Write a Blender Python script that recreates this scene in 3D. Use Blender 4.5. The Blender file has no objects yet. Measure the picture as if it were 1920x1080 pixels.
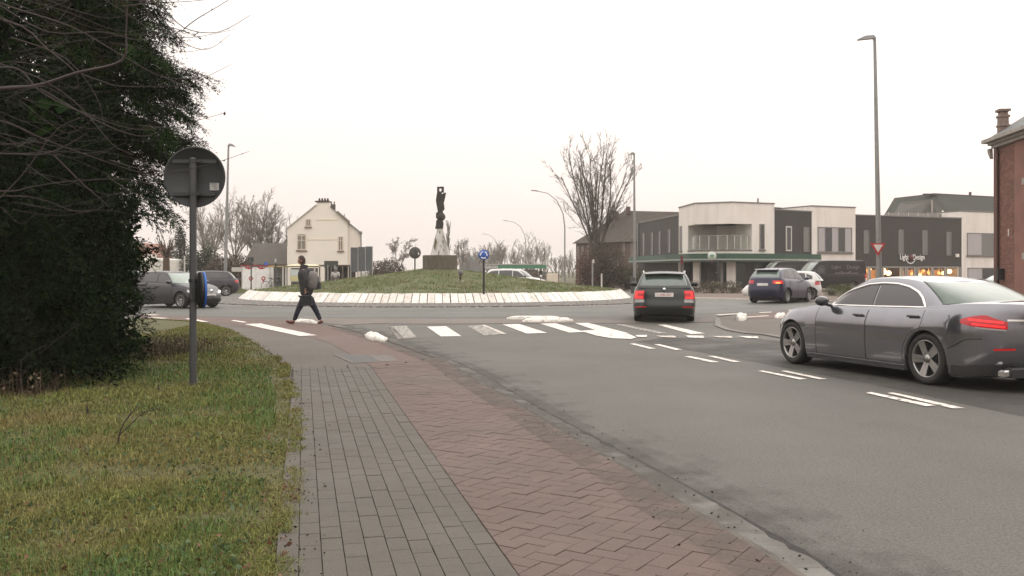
import bpy, bmesh, math, random
import numpy as np
from mathutils import Vector, Matrix
random.seed(7); np.random.seed(7)
SC = bpy.context.scene
COL = SC.collection
# ------------------------------------------------------------------ camera
FPX, CAMH, HZ = 1760.0, 1.5, 507.0          # focal length and horizon row for a 1920 px wide frame
cd = bpy.data.cameras.new('camera'); cam = bpy.data.objects.new('camera', cd); COL.objects.link(cam)
cam.location = (0, 0, CAMH); cam.rotation_euler = (math.radians(90), 0, 0)
cd.sensor_width = 36; cd.lens = 36*FPX/1920; cd.shift_y = -(540-HZ)/1920
cd.clip_start = .1; cd.clip_end = 6000
SC.camera = cam
# ------------------------------------------------------------------ sky, sun, exposure (overcast winter day)
SUN_EL, SUN_AZ = math.radians(38), math.radians(35)
w = bpy.data.worlds.new('World'); SC.world = w; w.use_nodes = True
nt = w.node_tree; nt.nodes.clear()
def wn(t, **k):
    n = nt.nodes.new(t)
    for a, b in k.items(): setattr(n, a, b)
    return n
out = wn('ShaderNodeOutputWorld'); add = wn('ShaderNodeAddShader')
b1 = wn('ShaderNodeBackground'); b2 = wn('ShaderNodeBackground')
sky = wn('ShaderNodeTexSky', sky_type='NISHITA', sun_disc=False, sun_elevation=SUN_EL, sun_rotation=SUN_AZ)
sky.dust_density = 6; sky.air_density = 1.0
hs = wn('ShaderNodeHueSaturation'); hs.inputs['Saturation'].default_value = .15; hs.inputs['Value'].default_value = .25
nt.links.new(sky.outputs[0], hs.inputs['Color']); nt.links.new(hs.outputs[0], b1.inputs[0]); b1.inputs[1].default_value = .05
# standard overcast luminance: brighter towards the zenith, warm white
tc = wn('ShaderNodeTexCoord'); sp = wn('ShaderNodeSeparateXYZ'); nt.links.new(tc.outputs['Generated'], sp.inputs[0])
mr = wn('ShaderNodeMapRange'); mr.inputs['From Min'].default_value = 0; mr.inputs['From Max'].default_value = 1
mr.inputs['To Min'].default_value = .89; mr.inputs['To Max'].default_value = 2.45
nt.links.new(sp.outputs['Z'], mr.inputs['Value'])
rc = wn('ShaderNodeValToRGB'); rc.color_ramp.elements[0].position = 0; rc.color_ramp.elements[1].position = .5
rc.color_ramp.elements[0].color = (1, .875, .805, 1); rc.color_ramp.elements[1].color = (1, .955, .91, 1)
nt.links.new(sp.outputs['Z'], rc.inputs[0])
cl = wn('ShaderNodeTexNoise'); cl.inputs['Scale'].default_value = 2.2; cl.inputs['Detail'].default_value = 4
nt.links.new(tc.outputs['Generated'], cl.inputs['Vector'])
cm = wn('ShaderNodeMapRange'); cm.inputs['To Min'].default_value = .96; cm.inputs['To Max'].default_value = 1.04
nt.links.new(cl.outputs[0], cm.inputs['Value'])
mu = wn('ShaderNodeMath', operation='MULTIPLY'); nt.links.new(mr.outputs[0], mu.inputs[0]); nt.links.new(cm.outputs[0], mu.inputs[1])
nt.links.new(rc.outputs[0], b2.inputs[0]); nt.links.new(mu.outputs[0], b2.inputs[1])
nt.links.new(b1.outputs[0], add.inputs[0]); nt.links.new(b2.outputs[0], add.inputs[1]); nt.links.new(add.outputs[0], out.inputs[0])
sl = bpy.data.lights.new('sun', 'SUN'); sl.energy = .5; sl.angle = math.radians(40); sl.color = (1, .95, .88)
so = bpy.data.objects.new('sun', sl); COL.objects.link(so)
so.rotation_euler = (math.radians(90)-SUN_EL, 0, -SUN_AZ+math.pi); so.location = (0, 0, 50)
vs = SC.view_settings; vs.view_transform = 'Standard'; vs.look = 'None'; vs.exposure = 0; vs.gamma = 1; vs.use_curve_mapping = False
SC.cycles.use_denoising = True
SC.cycles.max_bounces = 6; SC.cycles.diffuse_bounces = 3; SC.cycles.glossy_bounces = 3; SC.cycles.transparent_max_bounces = 8
SC.cycles.volume_bounces = 1
# ------------------------------------------------------------------ helpers
def G(x, y, z=0.0):                              # ground point seen at photo pixel (x, y)
    d = FPX*(CAMH-z)/(y-HZ)
    return Vector(((x-960)/FPX*d, d, z))
def AT(x, y, d):                                 # point at depth d behind photo pixel (x, y)
    return Vector(((x-960)/FPX*d, d, CAMH-(y-HZ)/FPX*d))
def tag(o, label=None, cat=None, group=None, kind=None):
    if label: o['label'] = label
    if cat: o['category'] = cat
    if group: o['group'] = group
    if kind: o['kind'] = kind
    return o
def empty(name, loc=(0, 0, 0), rz=0, label=None, cat=None, group=None):
    o = bpy.data.objects.new(name, None); COL.objects.link(o)
    o.location = loc; o.rotation_euler = (0, 0, rz); o.empty_display_size = .1
    return tag(o, label, cat, group)
def link_mesh(name, me, parent=None, m=None):
    o = bpy.data.objects.new(name, me); COL.objects.link(o)
    if parent: o.parent = parent
    if m is not None:
        me.materials.clear()
        for q in (m if isinstance(m, (list, tuple)) else [m]): me.materials.append(q)
    return o
def copy_tree(o, parent=None):
    c = o.copy(); COL.objects.link(c); c.parent = parent
    for ch in list(o.children): copy_tree(ch, c)
    return c
class MB:
    """collects boxes, tubes, lathes and polygons into one mesh"""
    def __init__(s): s.v = []; s.f = []; s.mi = []; s.sm = []
    def add(s, vs_, fs, mi=0, smooth=False):
        b = len(s.v); s.v += [tuple(p) for p in vs_]
        for f in fs: s.f.append(tuple(b+i for i in f)); s.mi.append(mi); s.sm.append(smooth)
        return s
    def box(s, c, d, mi=0, rz=0, M=None):
        x, y, z = d[0]/2, d[1]/2, d[2]/2
        P = [Vector(p) for p in ((-x,-y,-z),(x,-y,-z),(x,y,-z),(-x,y,-z),(-x,-y,z),(x,-y,z),(x,y,z),(-x,y,z))]
        R = Matrix.Rotation(rz, 3, 'Z') if M is None else M
        P = [R@p+Vector(c) for p in P]
        return s.add(P, [(3,2,1,0),(4,5,6,7),(0,1,5,4),(1,2,6,5),(2,3,7,6),(3,0,4,7)], mi)
    def bbox(s, c, d, b=.02, mi=0, rz=0):        # box with chamfered vertical and top edges
        x, y, z = d[0]/2, d[1]/2, d[2]
        P = []
        for (ix, iy, zz) in ((x, y, 0), (x, y, z-b), (x-b, y-b, z)):
            for sx, sy in ((-1,-1),(1,-1),(1,1),(-1,1)): P.append(Vector((sx*ix, sy*iy, zz)))
        R = Matrix.Rotation(rz, 3, 'Z'); P = [R@p+Vector(c) for p in P]
        F = [(3,2,1,0),(8,9,10,11)]
        for r in (0, 4):
            for k in range(4): F.append((r+k, r+(k+1)%4, r+4+(k+1)%4, r+4+k))
        return s.add(P, F, mi)
    def tube(s, pts, rad, n=8, mi=0, cap=True, smooth=True):
        pts = [Vector(p) for p in pts]
        if not isinstance(rad, (list, tuple)): rad = [rad]*len(pts)
        V = []; up = None
        for i, p in enumerate(pts):
            t = (pts[min(i+1, len(pts)-1)]-pts[max(i-1, 0)])
            if t.length < 1e-9: t = Vector((0,0,1))
            t.normalize()
            if up is None: up = Vector((1,0,0)) if abs(t.x) < .8 else Vector((0,1,0))
            a = t.cross(up).normalized(); b = a.cross(t).normalized(); up = b
            for k in range(n):
                q = 2*math.pi*k/n; V.append(p+(a*math.cos(q)+b*math.sin(q))*rad[i])
        F = []
        for i in range(len(pts)-1):
            for k in range(n): F.append((i*n+k, i*n+(k+1)%n, (i+1)*n+(k+1)%n, (i+1)*n+k))
        s.add(V, F, mi, smooth)
        if cap:
            s.add(V[:n], [tuple(range(n))[::-1]], mi); s.add(V[-n:], [tuple(range(n))], mi)
        return s
    def lathe(s, prof, n=16, o=(0,0,0), mi=0, M=None, smooth=True):   # prof: (radius, z)
        V = []
        for r, z in prof:
            for k in range(n):
                q = 2*math.pi*k/n; V.append(Vector((r*math.cos(q), r*math.sin(q), z)))
        if M is not None: V = [M@v for v in V]
        V = [v+Vector(o) for v in V]
        F = []
        for i in range(len(prof)-1):
            for k in range(n): F.append((i*n+k, i*n+(k+1)%n, (i+1)*n+(k+1)%n, (i+1)*n+k))
        return s.add(V, F, mi, smooth)
    def poly(s, pts, mi=0): return s.add(pts, [tuple(range(len(pts)))], mi)
    def prism(s, pts, vec, mi=0, smooth=False):   # planar polygon pushed along vec
        n = len(pts); P = [Vector(p) for p in pts]; v = Vector(vec); Q = [p+v for p in P]
        s.add(P+Q, [tuple(range(n))[::-1], tuple(range(n, 2*n))]+[(i, (i+1)%n, n+(i+1)%n, n+i) for i in range(n)], mi, smooth)
        return s
    def sheet(s, pts2, z=0, mi=0): return s.poly([(p[0], p[1], z) for p in pts2], mi)
    def build(s, name, m, parent=None, weld=False):
        me = bpy.data.meshes.new(name); me.from_pydata(s.v, [], s.f); me.update()
        ms = m if isinstance(m, (list, tuple)) else [m]
        for q in ms: me.materials.append(q)
        me.polygons.foreach_set('material_index', s.mi); me.polygons.foreach_set('use_smooth', s.sm)
        if weld or True:
            bm = bmesh.new(); bm.from_mesh(me)
            bmesh.ops.recalc_face_normals(bm, faces=bm.faces); bm.to_mesh(me); bm.free()
        o = bpy.data.objects.new(name, me); COL.objects.link(o)
        if parent: o.parent = parent
        return o
def np_mesh(name, V, F, m, parent=None, smooth=False, mi=None):
    """fast mesh from numpy arrays; F is (n,3) or (n,4)"""
    me = bpy.data.meshes.new(name); n, k = F.shape
    me.vertices.add(len(V)); me.vertices.foreach_set('co', np.ascontiguousarray(V, dtype=np.float32).ravel())
    me.loops.add(n*k); me.loops.foreach_set('vertex_index', np.ascontiguousarray(F, dtype=np.int32).ravel())
    me.polygons.add(n); me.polygons.foreach_set('loop_start', np.arange(0, n*k, k, dtype=np.int32))
    me.update(calc_edges=True); me.validate()
    for q in (m if isinstance(m, (list, tuple)) else [m]): me.materials.append(q)
    if smooth: me.polygons.foreach_set('use_smooth', np.ones(len(me.polygons), dtype=bool))
    if mi is not None: me.polygons.foreach_set('material_index', mi)
    o = bpy.data.objects.new(name, me); COL.objects.link(o)
    if parent: o.parent = parent
    return o
# ------------------------------------------------------------------ materials
class NT:
    def __init__(s, name):
        s.m = bpy.data.materials.new(name); s.m.use_nodes = True; s.t = s.m.node_tree; s.t.nodes.clear()
        s.out = s.n('ShaderNodeOutputMaterial'); s.b = s.n('ShaderNodeBsdfPrincipled'); s.l(s.b.outputs[0], s.out.inputs[0])
        s.tc = s.n('ShaderNodeTexCoord')
    def n(s, t, **k):
        q = s.t.nodes.new(t)
        for a, b in k.items(): setattr(q, a, b)
        return q
    def l(s, a, b): s.t.links.new(a, b)
    def noise(s, scale, detail=4, rough=.55, vec=None, coord='Object', sc3=None):
        q = s.n('ShaderNodeTexNoise'); q.inputs['Scale'].default_value = scale; q.inputs['Detail'].default_value = detail; q.inputs['Roughness'].default_value = rough
        v = vec if vec is not None else s.tc.outputs[coord]
        if sc3:
            mp = s.n('ShaderNodeMapping'); mp.inputs['Scale'].default_value = sc3; s.l(v, mp.inputs[0]); v = mp.outputs[0]
        s.l(v, q.inputs['Vector']); return q.outputs[0]
    def ramp(s, f, stops):
        r = s.n('ShaderNodeValToRGB'); e = r.color_ramp.elements
        while len(e) < len(stops): e.new(.5)
        for q, (p, c) in zip(e, stops): q.position = p; q.color = (c, c, c, 1) if isinstance(c, (int, float)) else (*c[:3], 1)
        s.l(f, r.inputs[0]); return r.outputs[0]
    def mix(s, f, a, b, mode='MIX'):
        q = s.n('ShaderNodeMix', data_type='RGBA', blend_type=mode)
        for i, x in ((0, f), (6, a), (7, b)):
            if isinstance(x, (int, float)): q.inputs[i].default_value = x if i == 0 else (x, x, x, 1)
            elif isinstance(x, (tuple, list)): q.inputs[i].default_value = (*x[:3], 1)
            else: s.l(x, q.inputs[i])
        return q.outputs[2]
    def col(s, c):
        if isinstance(c, (tuple, list)): s.b.inputs['Base Color'].default_value = (*c[:3], 1)
        else: s.l(c, s.b.inputs['Base Color'])
    def rough(s, r):
        if isinstance(r, (int, float)): s.b.inputs['Roughness'].default_value = r
        else: s.l(r, s.b.inputs['Roughness'])
    def bump(s, h, strength=.3, dist=.01):
        q = s.n('ShaderNodeBump'); q.inputs['Strength'].default_value = strength; q.inputs['Distance'].default_value = dist
        s.l(h, q.inputs['Height']); s.l(q.outputs[0], s.b.inputs['Normal'])
    def island(s):
        g = s.n('ShaderNodeNewGeometry'); o = s.n('ShaderNodeObjectInfo')
        a = s.n('ShaderNodeMath', operation='ADD'); s.l(g.outputs['Random Per Island'], a.inputs[0]); s.l(o.outputs['Random'], a.inputs[1])
        f = s.n('ShaderNodeMath', operation='FRACT'); s.l(a.outputs[0], f.inputs[0]); return f.outputs[0]
def M(name, c, rough=.6, metal=0, spec=.5, var=.12, scale=6, bump=0, bscale=60, emit=None, es=1, coat=0, coord='Object', island=0):
    """plain procedural material: base colour broken up by noise, optional relief"""
    t = NT(name)
    n1 = t.noise(scale, 5, coord=coord)
    d = t.mix(t.ramp(n1, [(.25, 0), (.75, 1)]), tuple(x*(1-var) for x in c[:3]), tuple(min(1, x*(1+var)) for x in c[:3]))
    if island:
        d = t.mix(t.island(), t.mix(1., d, tuple([1-island]*3), 'MULTIPLY'), d)
    t.col(d); t.rough(rough); t.b.inputs['Metallic'].default_value = metal; t.b.inputs['Specular IOR Level'].default_value = spec
    if coat: t.b.inputs['Coat Weight'].default_value = coat; t.b.inputs['Coat Roughness'].default_value = .06
    if bump: t.bump(t.noise(bscale, 4, coord=coord), bump, .004)
    if emit: t.b.inputs['Emission Color'].default_value = (*emit, 1); t.b.inputs['Emission Strength'].default_value = es
    return t.m
MT = {}
MT['galv'] = M('galvanised_steel', (.26,.26,.25), .5, .6, var=.15)
MT['pole_grey'] = M('grey_painted_steel', (.30,.30,.30), .45, .2)
MT['sign_back'] = M('dark_grey_sign_paint', (.032,.034,.034), .55, var=.2)
MT['pole_dark'] = M('anthracite_pole_paint', (.05,.05,.052), .5)
MT['black'] = M('black_plastic', (.012,.012,.013), .5)
MT['rubber'] = M('tyre_rubber', (.018,.017,.016), .8, bump=.2)
MT['rim'] = M('alloy_rim', (.34,.33,.32), .25, .85)
MT['rim_dark'] = M('dark_alloy', (.015,.015,.016), .4, .3)
MT['chrome'] = M('chrome_trim', (.75,.73,.71), .15, 1, var=.02)
MT['white'] = M('white_paint', (.78,.76,.73), .5)
MT['red_sign'] = M('red_sign_paint', (.42,.012,.02), .4)
MT['blue_sign'] = M('blue_sign_paint', (.015,.10,.42), .4)
MT['red_lens'] = M('red_lamp_lens', (.35,.008,.012), .15, coat=.5, emit=(1,.02,.03), es=.12)
MT['red_lit'] = M('lit_red_lamp', (.5,.02,.02), .2, emit=(1,.035,.04), es=.75)
MT['amber_lit'] = M('lit_amber_lamp', (.6,.2,.02), .2, emit=(1,.35,.06), es=1.6)
MT['head_lit'] = M('lit_headlamp', (.8,.8,.8), .2, emit=(1,.93,.8), es=3)
MT['lamp_clear'] = M('clear_lamp_glass', (.45,.45,.45), .1, .3, coat=.6)
MT['plate'] = M('number_plate_white', (.66,.62,.60), .4)
MT['plate_red'] = M('number_plate_red', (.35,.03,.04), .4)
def glass(name, c=(.02,.022,.022), rough=.04, spec=.8):
    t = NT(name); t.col(c); t.rough(rough); t.b.inputs['Specular IOR Level'].default_value = spec; t.b.inputs['Coat Weight'].default_value = .3
    return t.m
MT['glass_car'] = glass('tinted_car_glass', (.050,.045,.047), .04, .5)
MT['glass_green'] = glass('greenish_sky_pale_glass', (.13,.155,.135), .08, .6)  # greenish glass; its pale base colour stands in for part of the sky reflection
MT['glass_win'] = glass('window_glass', (.06,.06,.06), .08, .6)
def paint(name, c, metal=.4, rough=.35, coat=.75):
    t = NT(name); t.col(t.mix(t.ramp(t.noise(3, 4), [(.3, 0), (.7, 1)]), tuple(x*.93 for x in c), tuple(x*1.07 for x in c)))
    t.b.inputs['Metallic'].default_value = metal
    t.rough(t.ramp(t.noise(5, 5), [(.3, rough*.85), (.7, rough*1.2)]))
    t.b.inputs['Coat Weight'].default_value = coat; t.b.inputs['Coat Roughness'].default_value = .03
    return t.m
# ------------------------------------------------------------------ ground materials
def asphalt_mat(name, base, worn=.35, wet=.0):
    t = NT(name)
    big = t.ramp(t.noise(.35, 4, .6), [(.3, 0), (.7, 1)]); mid = t.ramp(t.noise(2.2, 5, .6), [(.3, 0), (.75, 1)])
    streak = t.ramp(t.noise(1., 4, .6, sc3=(1.6, .12, 1)), [(.35, 0), (.7, 1)])
    fine = t.ramp(t.noise(80, 3, .8), [(.42, 0), (.60, 1)])
    c = t.mix(big, tuple(x*.86 for x in base), tuple(x*1.12 for x in base))
    c = t.mix(t.ramp(mid, [(0, 0), (1, .5)]), c, tuple(x*.80 for x in base))
    c = t.mix(t.ramp(streak, [(0, 0), (1, .4)]), c, tuple(x*1.22 for x in base))
    lane = t.ramp(t.noise(.55, 3, .5, sc3=(1.7, .10, 1)), [(.44, 0), (.60, 1)])
    c = t.mix(t.ramp(lane, [(0, 0), (1, .38)]), c, tuple(x*.66 for x in base))
    c = t.mix(t.ramp(t.noise(5.5, 6, .72), [(.50, 0), (.68, .45)]), c, tuple(x*.62 for x in base))
    c = t.mix(t.ramp(fine, [(0, .0), (1, .75)]), c, tuple(min(1, x*2.1) for x in base))
    c = t.mix(t.ramp(t.noise(42, 3, .7), [(.50, 0), (.66, .7)]), c, tuple(x*.42 for x in base))
    c = t.mix(t.ramp(t.noise(26, 2, .6), [(.62, 0), (.72, .6)]), c, tuple(min(1, x*2.0) for x in base))
    t.col(c); t.rough(t.ramp(big, [(0, .62-wet), (1, .78-wet)])); t.bump(fine, .5, .006)
    t.b.inputs['Specular IOR Level'].default_value = .3
    return t.m
MT['asphalt'] = asphalt_mat('asphalt', (.073, .069, .060), wet=.04)
MT['ring_asphalt'] = asphalt_mat('ring_asphalt', (.073, .073, .064), wet=.12)
MT['path_asphalt'] = asphalt_mat('path_asphalt', (.082, .069, .057))
MT['red_path'] = asphalt_mat('red_path', (.097, .064, .053))
MT['pink_band'] = asphalt_mat('concrete_band', (.115, .097, .083))
def soil_mat(name, a, b, c2):
    t = NT(name)
    n = t.ramp(t.noise(1.3, 5, .65), [(.3, 0), (.7, 1)]); f = t.ramp(t.noise(28, 4, .7), [(.3, 0), (.72, 1)])
    t.col(t.mix(t.ramp(f, [(0, 0), (1, .7)]), t.mix(n, a, b), c2)); t.rough(.95); t.bump(f, .6, .02)
    return t.m
MT['turf'] = soil_mat('turf_soil', (.070, .078, .022), (.105, .100, .034), (.060, .045, .024))
MT['field'] = soil_mat('far_field', (.060, .065, .026), (.090, .085, .035), (.075, .060, .035))
MT['mound_soil'] = soil_mat('mound_turf', (.085, .105, .042), (.115, .130, .055), (.085, .075, .040))
MT['sand'] = M('jointing_sand', (.064, .056, .045), .95, var=.3, scale=20)
def paver_mat(name, base, var):
    t = NT(name); i = t.island()
    c = t.mix(i, tuple(x*(1-var) for x in base), tuple(x*(1+var) for x in base))
    vec = t.n('ShaderNodeNewGeometry').outputs['Position']
    n = t.ramp(t.noise(1.1, 5, .6, vec=vec), [(.3, 0), (.7, 1)]); f = t.ramp(t.noise(90, 3, .7, vec=vec), [(.4, 0), (.62, 1)])
    c = t.mix(t.ramp(n, [(0, 0), (1, .55)]), c, tuple(x*.78+.012 for x in base))
    c = t.mix(t.ramp(t.noise(.55, 5, .65, vec=vec), [(.42, 0), (.68, .75)]), c, (.092, .078, .063))
    c = t.mix(t.ramp(t.noise(7, 5, .7, vec=vec), [(.54, 0), (.72, .55)]), c, tuple(x*.6 for x in base))
    c = t.mix(t.ramp(f, [(0, 0), (1, .45)]), c, tuple(x*1.45 for x in base))
    t.col(c); t.rough(t.ramp(n, [(0, .62), (1, .8)])); t.bump(f, .5, .004); t.b.inputs['Specular IOR Level'].default_value = .35
    return t.m
MT['paver_grey'] = paver_mat('grey_concrete_paver', (.076, .066, .054), .13)
MT['paver_red'] = paver_mat('red_concrete_paver', (.099, .064, .053), .14)
def worn_paint(name, wear, c=(.72, .66, .60)):
    t = NT(name); vec = t.n('ShaderNodeNewGeometry').outputs['Position']
    n = t.ramp(t.noise(9, 6, .75, vec=vec), [(max(0, wear-.10), 1), (wear+.06, 0)])
    tr = t.n('ShaderNodeBsdfTransparent'); mx = t.n('ShaderNodeMixShader')
    t.col(t.mix(t.ramp(t.noise(3, 5, .6, vec=vec), [(.3, 0), (.7, 1)]), tuple(x*.85 for x in c), c)); t.rough(.6)
    t.l(n, mx.inputs[0]); t.l(t.b.outputs[0], mx.inputs[1]); t.l(tr.outputs[0], mx.inputs[2]); t.l(mx.outputs[0], t.out.inputs[0])
    return t.m
MT['mark'] = worn_paint('white_road_paint', .435); MT['mark_worn'] = worn_paint('worn_road_paint', .50, (.40, .37, .33))
MT['mark_old'] = worn_paint('old_road_paint', .44, (.55, .48, .42))
# ------------------------------------------------------------------ ground sheets
def structure(name, mb, m, parent=None): return tag(mb.build(name, m, parent), kind='structure')
g = MB(); N = 40
for i in range(N):
    for j in range(N):
        x0, x1 = -700+1400*i/N, -700+1400*(i+1)/N; y0, y1 = -120+1120*j/N, -120+1120*(j+1)/N
        g.poly([(x0, y0, -.03), (x1, y0, -.03), (x1, y1, -.03), (x0, y1, -.03)])
structure('ground', g, MT['field'])
RC = Vector((-3.97, 50.3, 0)); R_WHITE, R_TOP, R_APRON, R_ROAD = 10.25, 9.75, 12.6, 20.6
road = MB()
road.sheet([(-75, -9), (85, -9), (85, 66), (40, 72), (6, 74), (-20, 70), (-75, 64)], 0)
structure('road', road, MT['asphalt'])
ring = MB()
n = 128
A = [(RC.x+R_ROAD*math.cos(2*math.pi*k/n), RC.y+R_ROAD*math.sin(2*math.pi*k/n), .004) for k in range(n)]
B = [(RC.x+R_APRON*math.cos(2*math.pi*k/n), RC.y+R_APRON*math.sin(2*math.pi*k/n), .004) for k in range(n)]
ring.add(A+B, [(k, (k+1) % n, n+(k+1) % n, n+k) for k in range(n)])
structure('roundabout_road', ring, MT['ring_asphalt'])
far_road = MB()
cl_ = [(0, 70), (1.0, 90), (-2, 144), (-7, 196), (-17, 260), (-40, 360), (-80, 480)]
for a, b in zip(cl_, cl_[1:]): far_road.poly([(a[0]-3.6, a[1], .004), (a[0]+3.6, a[1], .004), (b[0]+3.6, b[1], .004), (b[0]-3.6, b[1], .004)])
structure('far_road', far_road, MT['ring_asphalt'])
# --- boundaries read off the photograph (ground points)
Gutter_L = [G(*p) for p in [(1660,1190),(1492,1079),(1440,1043),(1373,1006),(1290,958),(1212,904),(1116,849),(1005,781),(933,738),(890,714),(837,680),(784,661),(735,643),(690,629),(640,616),(600,608)]]
Gutter_R = [G(*p) for p in [(1800,1190),(1575,1080),(1554,1060),(1471,1014),(1392,968),(1298,916),(1188,858),(1025,772),(919,709),(861,680),(801,659),(755,640),(712,624),(645,611),(600,603.5)]]
Grass_R = [G(*p) for p in [(490,1190),(520,1080),(530,1000),(545,950),(555,880),(556,800),(548,740),(533,712),(535,690),(510,665),(470,640),(430,618),(370,604),(300,600),(200,598),(0,597)]]
def X_at(poly, Y):
    for a, b in zip(poly, poly[1:]):
        if min(a.y, b.y) <= Y <= max(a.y, b.y): return a.x+(b.x-a.x)*(Y-a.y)/(b.y-a.y+1e-9)
    return poly[0].x if Y < poly[0].y else poly[-1].x
# smooth path surface (further part and base below the pavers)
path = MB()
edge = [(p.x, p.y) for p in Gutter_L]
outer = [(G(x, y).x, G(x, y).y) for x, y in [(560,600.5),(420,595.5),(255,590.5),(0,588)]]
inner = [(p.x, p.y) for p in reversed(Grass_R)]
path.sheet(edge+outer+inner, .014)
structure('pavement', path, MT['path_asphalt'])
red = MB()
red.sheet([G(*p)[:2] for p in [(745,752),(735,720),(700,690),(660,668),(620,645),(560,628),(480,618),(430,608),(300,602),(262,596),(262,591),(420,597),(520,601),(600,609),(680,632),(760,660),(820,690),(850,720),(800,752)]], .018)
structure('red_cycle_surface', red, MT['red_path'])
band = MB()
band.sheet([G(*p)[:2] for p in [(560,601),(560,595.5),(700,597.5),(800,598),(960,598),(1180,600),(1335,597),(1345,604),(1180,606),(960,607),(800,608),(700,607),(640,610),(600,606)]], .009)
structure('concrete_band', band, MT['pink_band'])
# --- concrete gutter slabs along the kerb
MT['gutter'] = NT('gutter_concrete')
t = MT['gutter']; vec = t.n('ShaderNodeNewGeometry').outputs['Position']
nn = t.ramp(t.noise(1.6, 6, .7, vec=vec), [(.3, 0), (.65, 1)]); ff = t.ramp(t.noise(60, 3, .7, vec=vec), [(.3, 0), (.7, 1)])
t.col(t.mix(t.ramp(ff, [(0, 0), (1, .3)]), t.mix(nn, (.070, .062, .052), (.165, .160, .144)), (.085, .075, .062))); t.rough(.7); t.bump(ff, .4, .004)
MT['gutter'] = t.m
MT['crack'] = M('dark_gutter_seam', (.022, .020, .018), .9, var=.4, scale=12)
gut = empty('gutter', (0, 0, 0)); tag(gut, kind='structure')
Ys = []; y = 3.9
while y < 26: Ys.append(y); y += .8
for a, b in zip(Ys, Ys[1:]):
    mb = MB(); P = []
    for k in range(5):
        yy = a+.002+(b-a-.003)*k/4; P.append((X_at(Gutter_L, yy)+.004, X_at(Gutter_R, yy), yy))
    for (l0, r0, y0), (l1, r1, y1) in zip(P, P[1:]):
        mb.poly([(l0, y0, .010), (r0-.02, y0+.03, .006), (r1-.02, y1+.03, .006), (l1, y1, .010)])
    mb.build('gutter_slab', MT['gutter'], gut)
seam = MB(); rr = random.Random(3)
yy = 3.9; pr = None
while yy < 25.5:
    xr = X_at(Gutter_R, yy); wd = .006+.016*rr.random()+(.035 if rr.random() < .08 else 0)
    cur = ((xr-.025-wd, yy+.03, .0075), (xr-.02+wd*.5, yy+.03, .0075))
    if pr: seam.poly([pr[0], pr[1], cur[1], cur[0]])
    pr = cur; yy += .11
seam.build('joint', MT['crack'], gut)
kb = MB(); pr = None; yy = 3.9
while yy < 25.5:
    xl = X_at(Gutter_L, yy); cur = [(xl-.045, yy, .014), (xl-.045, yy, .034), (xl, yy, .034), (xl+.004, yy, .008)]
    if pr: kb.add(pr+cur, [(0, 1, 5, 4), (1, 2, 6, 5), (2, 3, 7, 6)])
    pr = cur; yy += .3
MT['kerb'] = M('kerb_concrete', (.098, .082, .066), .8, var=.3, scale=5)
kb.build('kerb', MT['kerb'], gut)
# dirt washed along the gutter and dark stains on the road
def stain_mat(name, c, lo, hi, sc, amt):
    t = NT(name); vec = t.n('ShaderNodeNewGeometry').outputs['Position']; n = t.ramp(t.noise(sc, 6, .7, vec=vec), [(lo, 0), (hi, amt)])
    tr = t.n('ShaderNodeBsdfTransparent'); mx = t.n('ShaderNodeMixShader'); t.col(c); t.rough(.8)
    t.l(n, mx.inputs[0]); t.l(tr.outputs[0], mx.inputs[1]); t.l(t.b.outputs[0], mx.inputs[2]); t.l(mx.outputs[0], t.out.inputs[0]); return t.m
for k_, (o0, o1, lo, hi, amt) in enumerate([(-.02, .16, .38, .62, .55), (.16, .34, .46, .66, .40), (.34, .60, .50, .70, .30)]):
    mb = MB(); pr = None
    for yy in np.arange(3.9, 26, .3):
        xr = X_at(Gutter_R, yy); cur = [(xr+o0, yy, .009), (xr+o1, yy, .009)]
        if pr: mb.poly([pr[0], pr[1], cur[1], cur[0]])
        pr = cur
    structure('road_dirt', mb, stain_mat('washed_dirt', (.050, .043, .035), lo, hi, 1.6, amt))
mb = MB(); mb.sheet([(X_at(Gutter_L, yy)-.35, yy) for yy in np.arange(3.9, 24, .5)]+[(X_at(Gutter_L, yy)-.05, yy) for yy in np.arange(23.9, 3.8, -.5)], .0425)
structure('path_dirt', mb, stain_mat('path_edge_dirt', (.088, .074, .060), .36, .66, 2.0, .55))
mb = MB(); mb.sheet([G(*p)[:2] for p in [(1190,641),(1320,662),(1470,690),(1700,735),(2100,820)]]+[(7, 4.5), (9, 5), (9.1, 10), (7.2, 15)]+[G(*p)[:2] for p in [(1465,640),(1400,632),(1240,634)]], .0075)
structure('lane_wear', mb, stain_mat('damp_worn_lane', (.046, .041, .036), .30, .66, .7, .62))
for y0_, y1_, am_ in ((4.7, 5.3, .22), (5.3, 5.9, .40), (5.9, 6.6, .55), (6.6, 7.5, .70), (7.5, 25, .82)):
    mb = MB(); pr = None
    for yy in np.linspace(y0_, y1_, max(3, int((y1_-y0_)/.3)+1)):
        xl, xr = X_at(Gutter_L, yy), X_at(Gutter_R, yy); cur = [(xl-.045, yy, .036), (xl+.006, yy, .0355), (xl+.008, yy, .0135), (xr-.02, yy, .0095)]
        if pr: mb.poly([pr[0], pr[1], cur[1], cur[0]]); mb.poly([pr[2], pr[3], cur[3], cur[2]])
        pr = cur
    structure('gutter_dirt', mb, stain_mat('gutter_grime', (.060, .051, .042), .34, .60, 2.2, am_))
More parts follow.
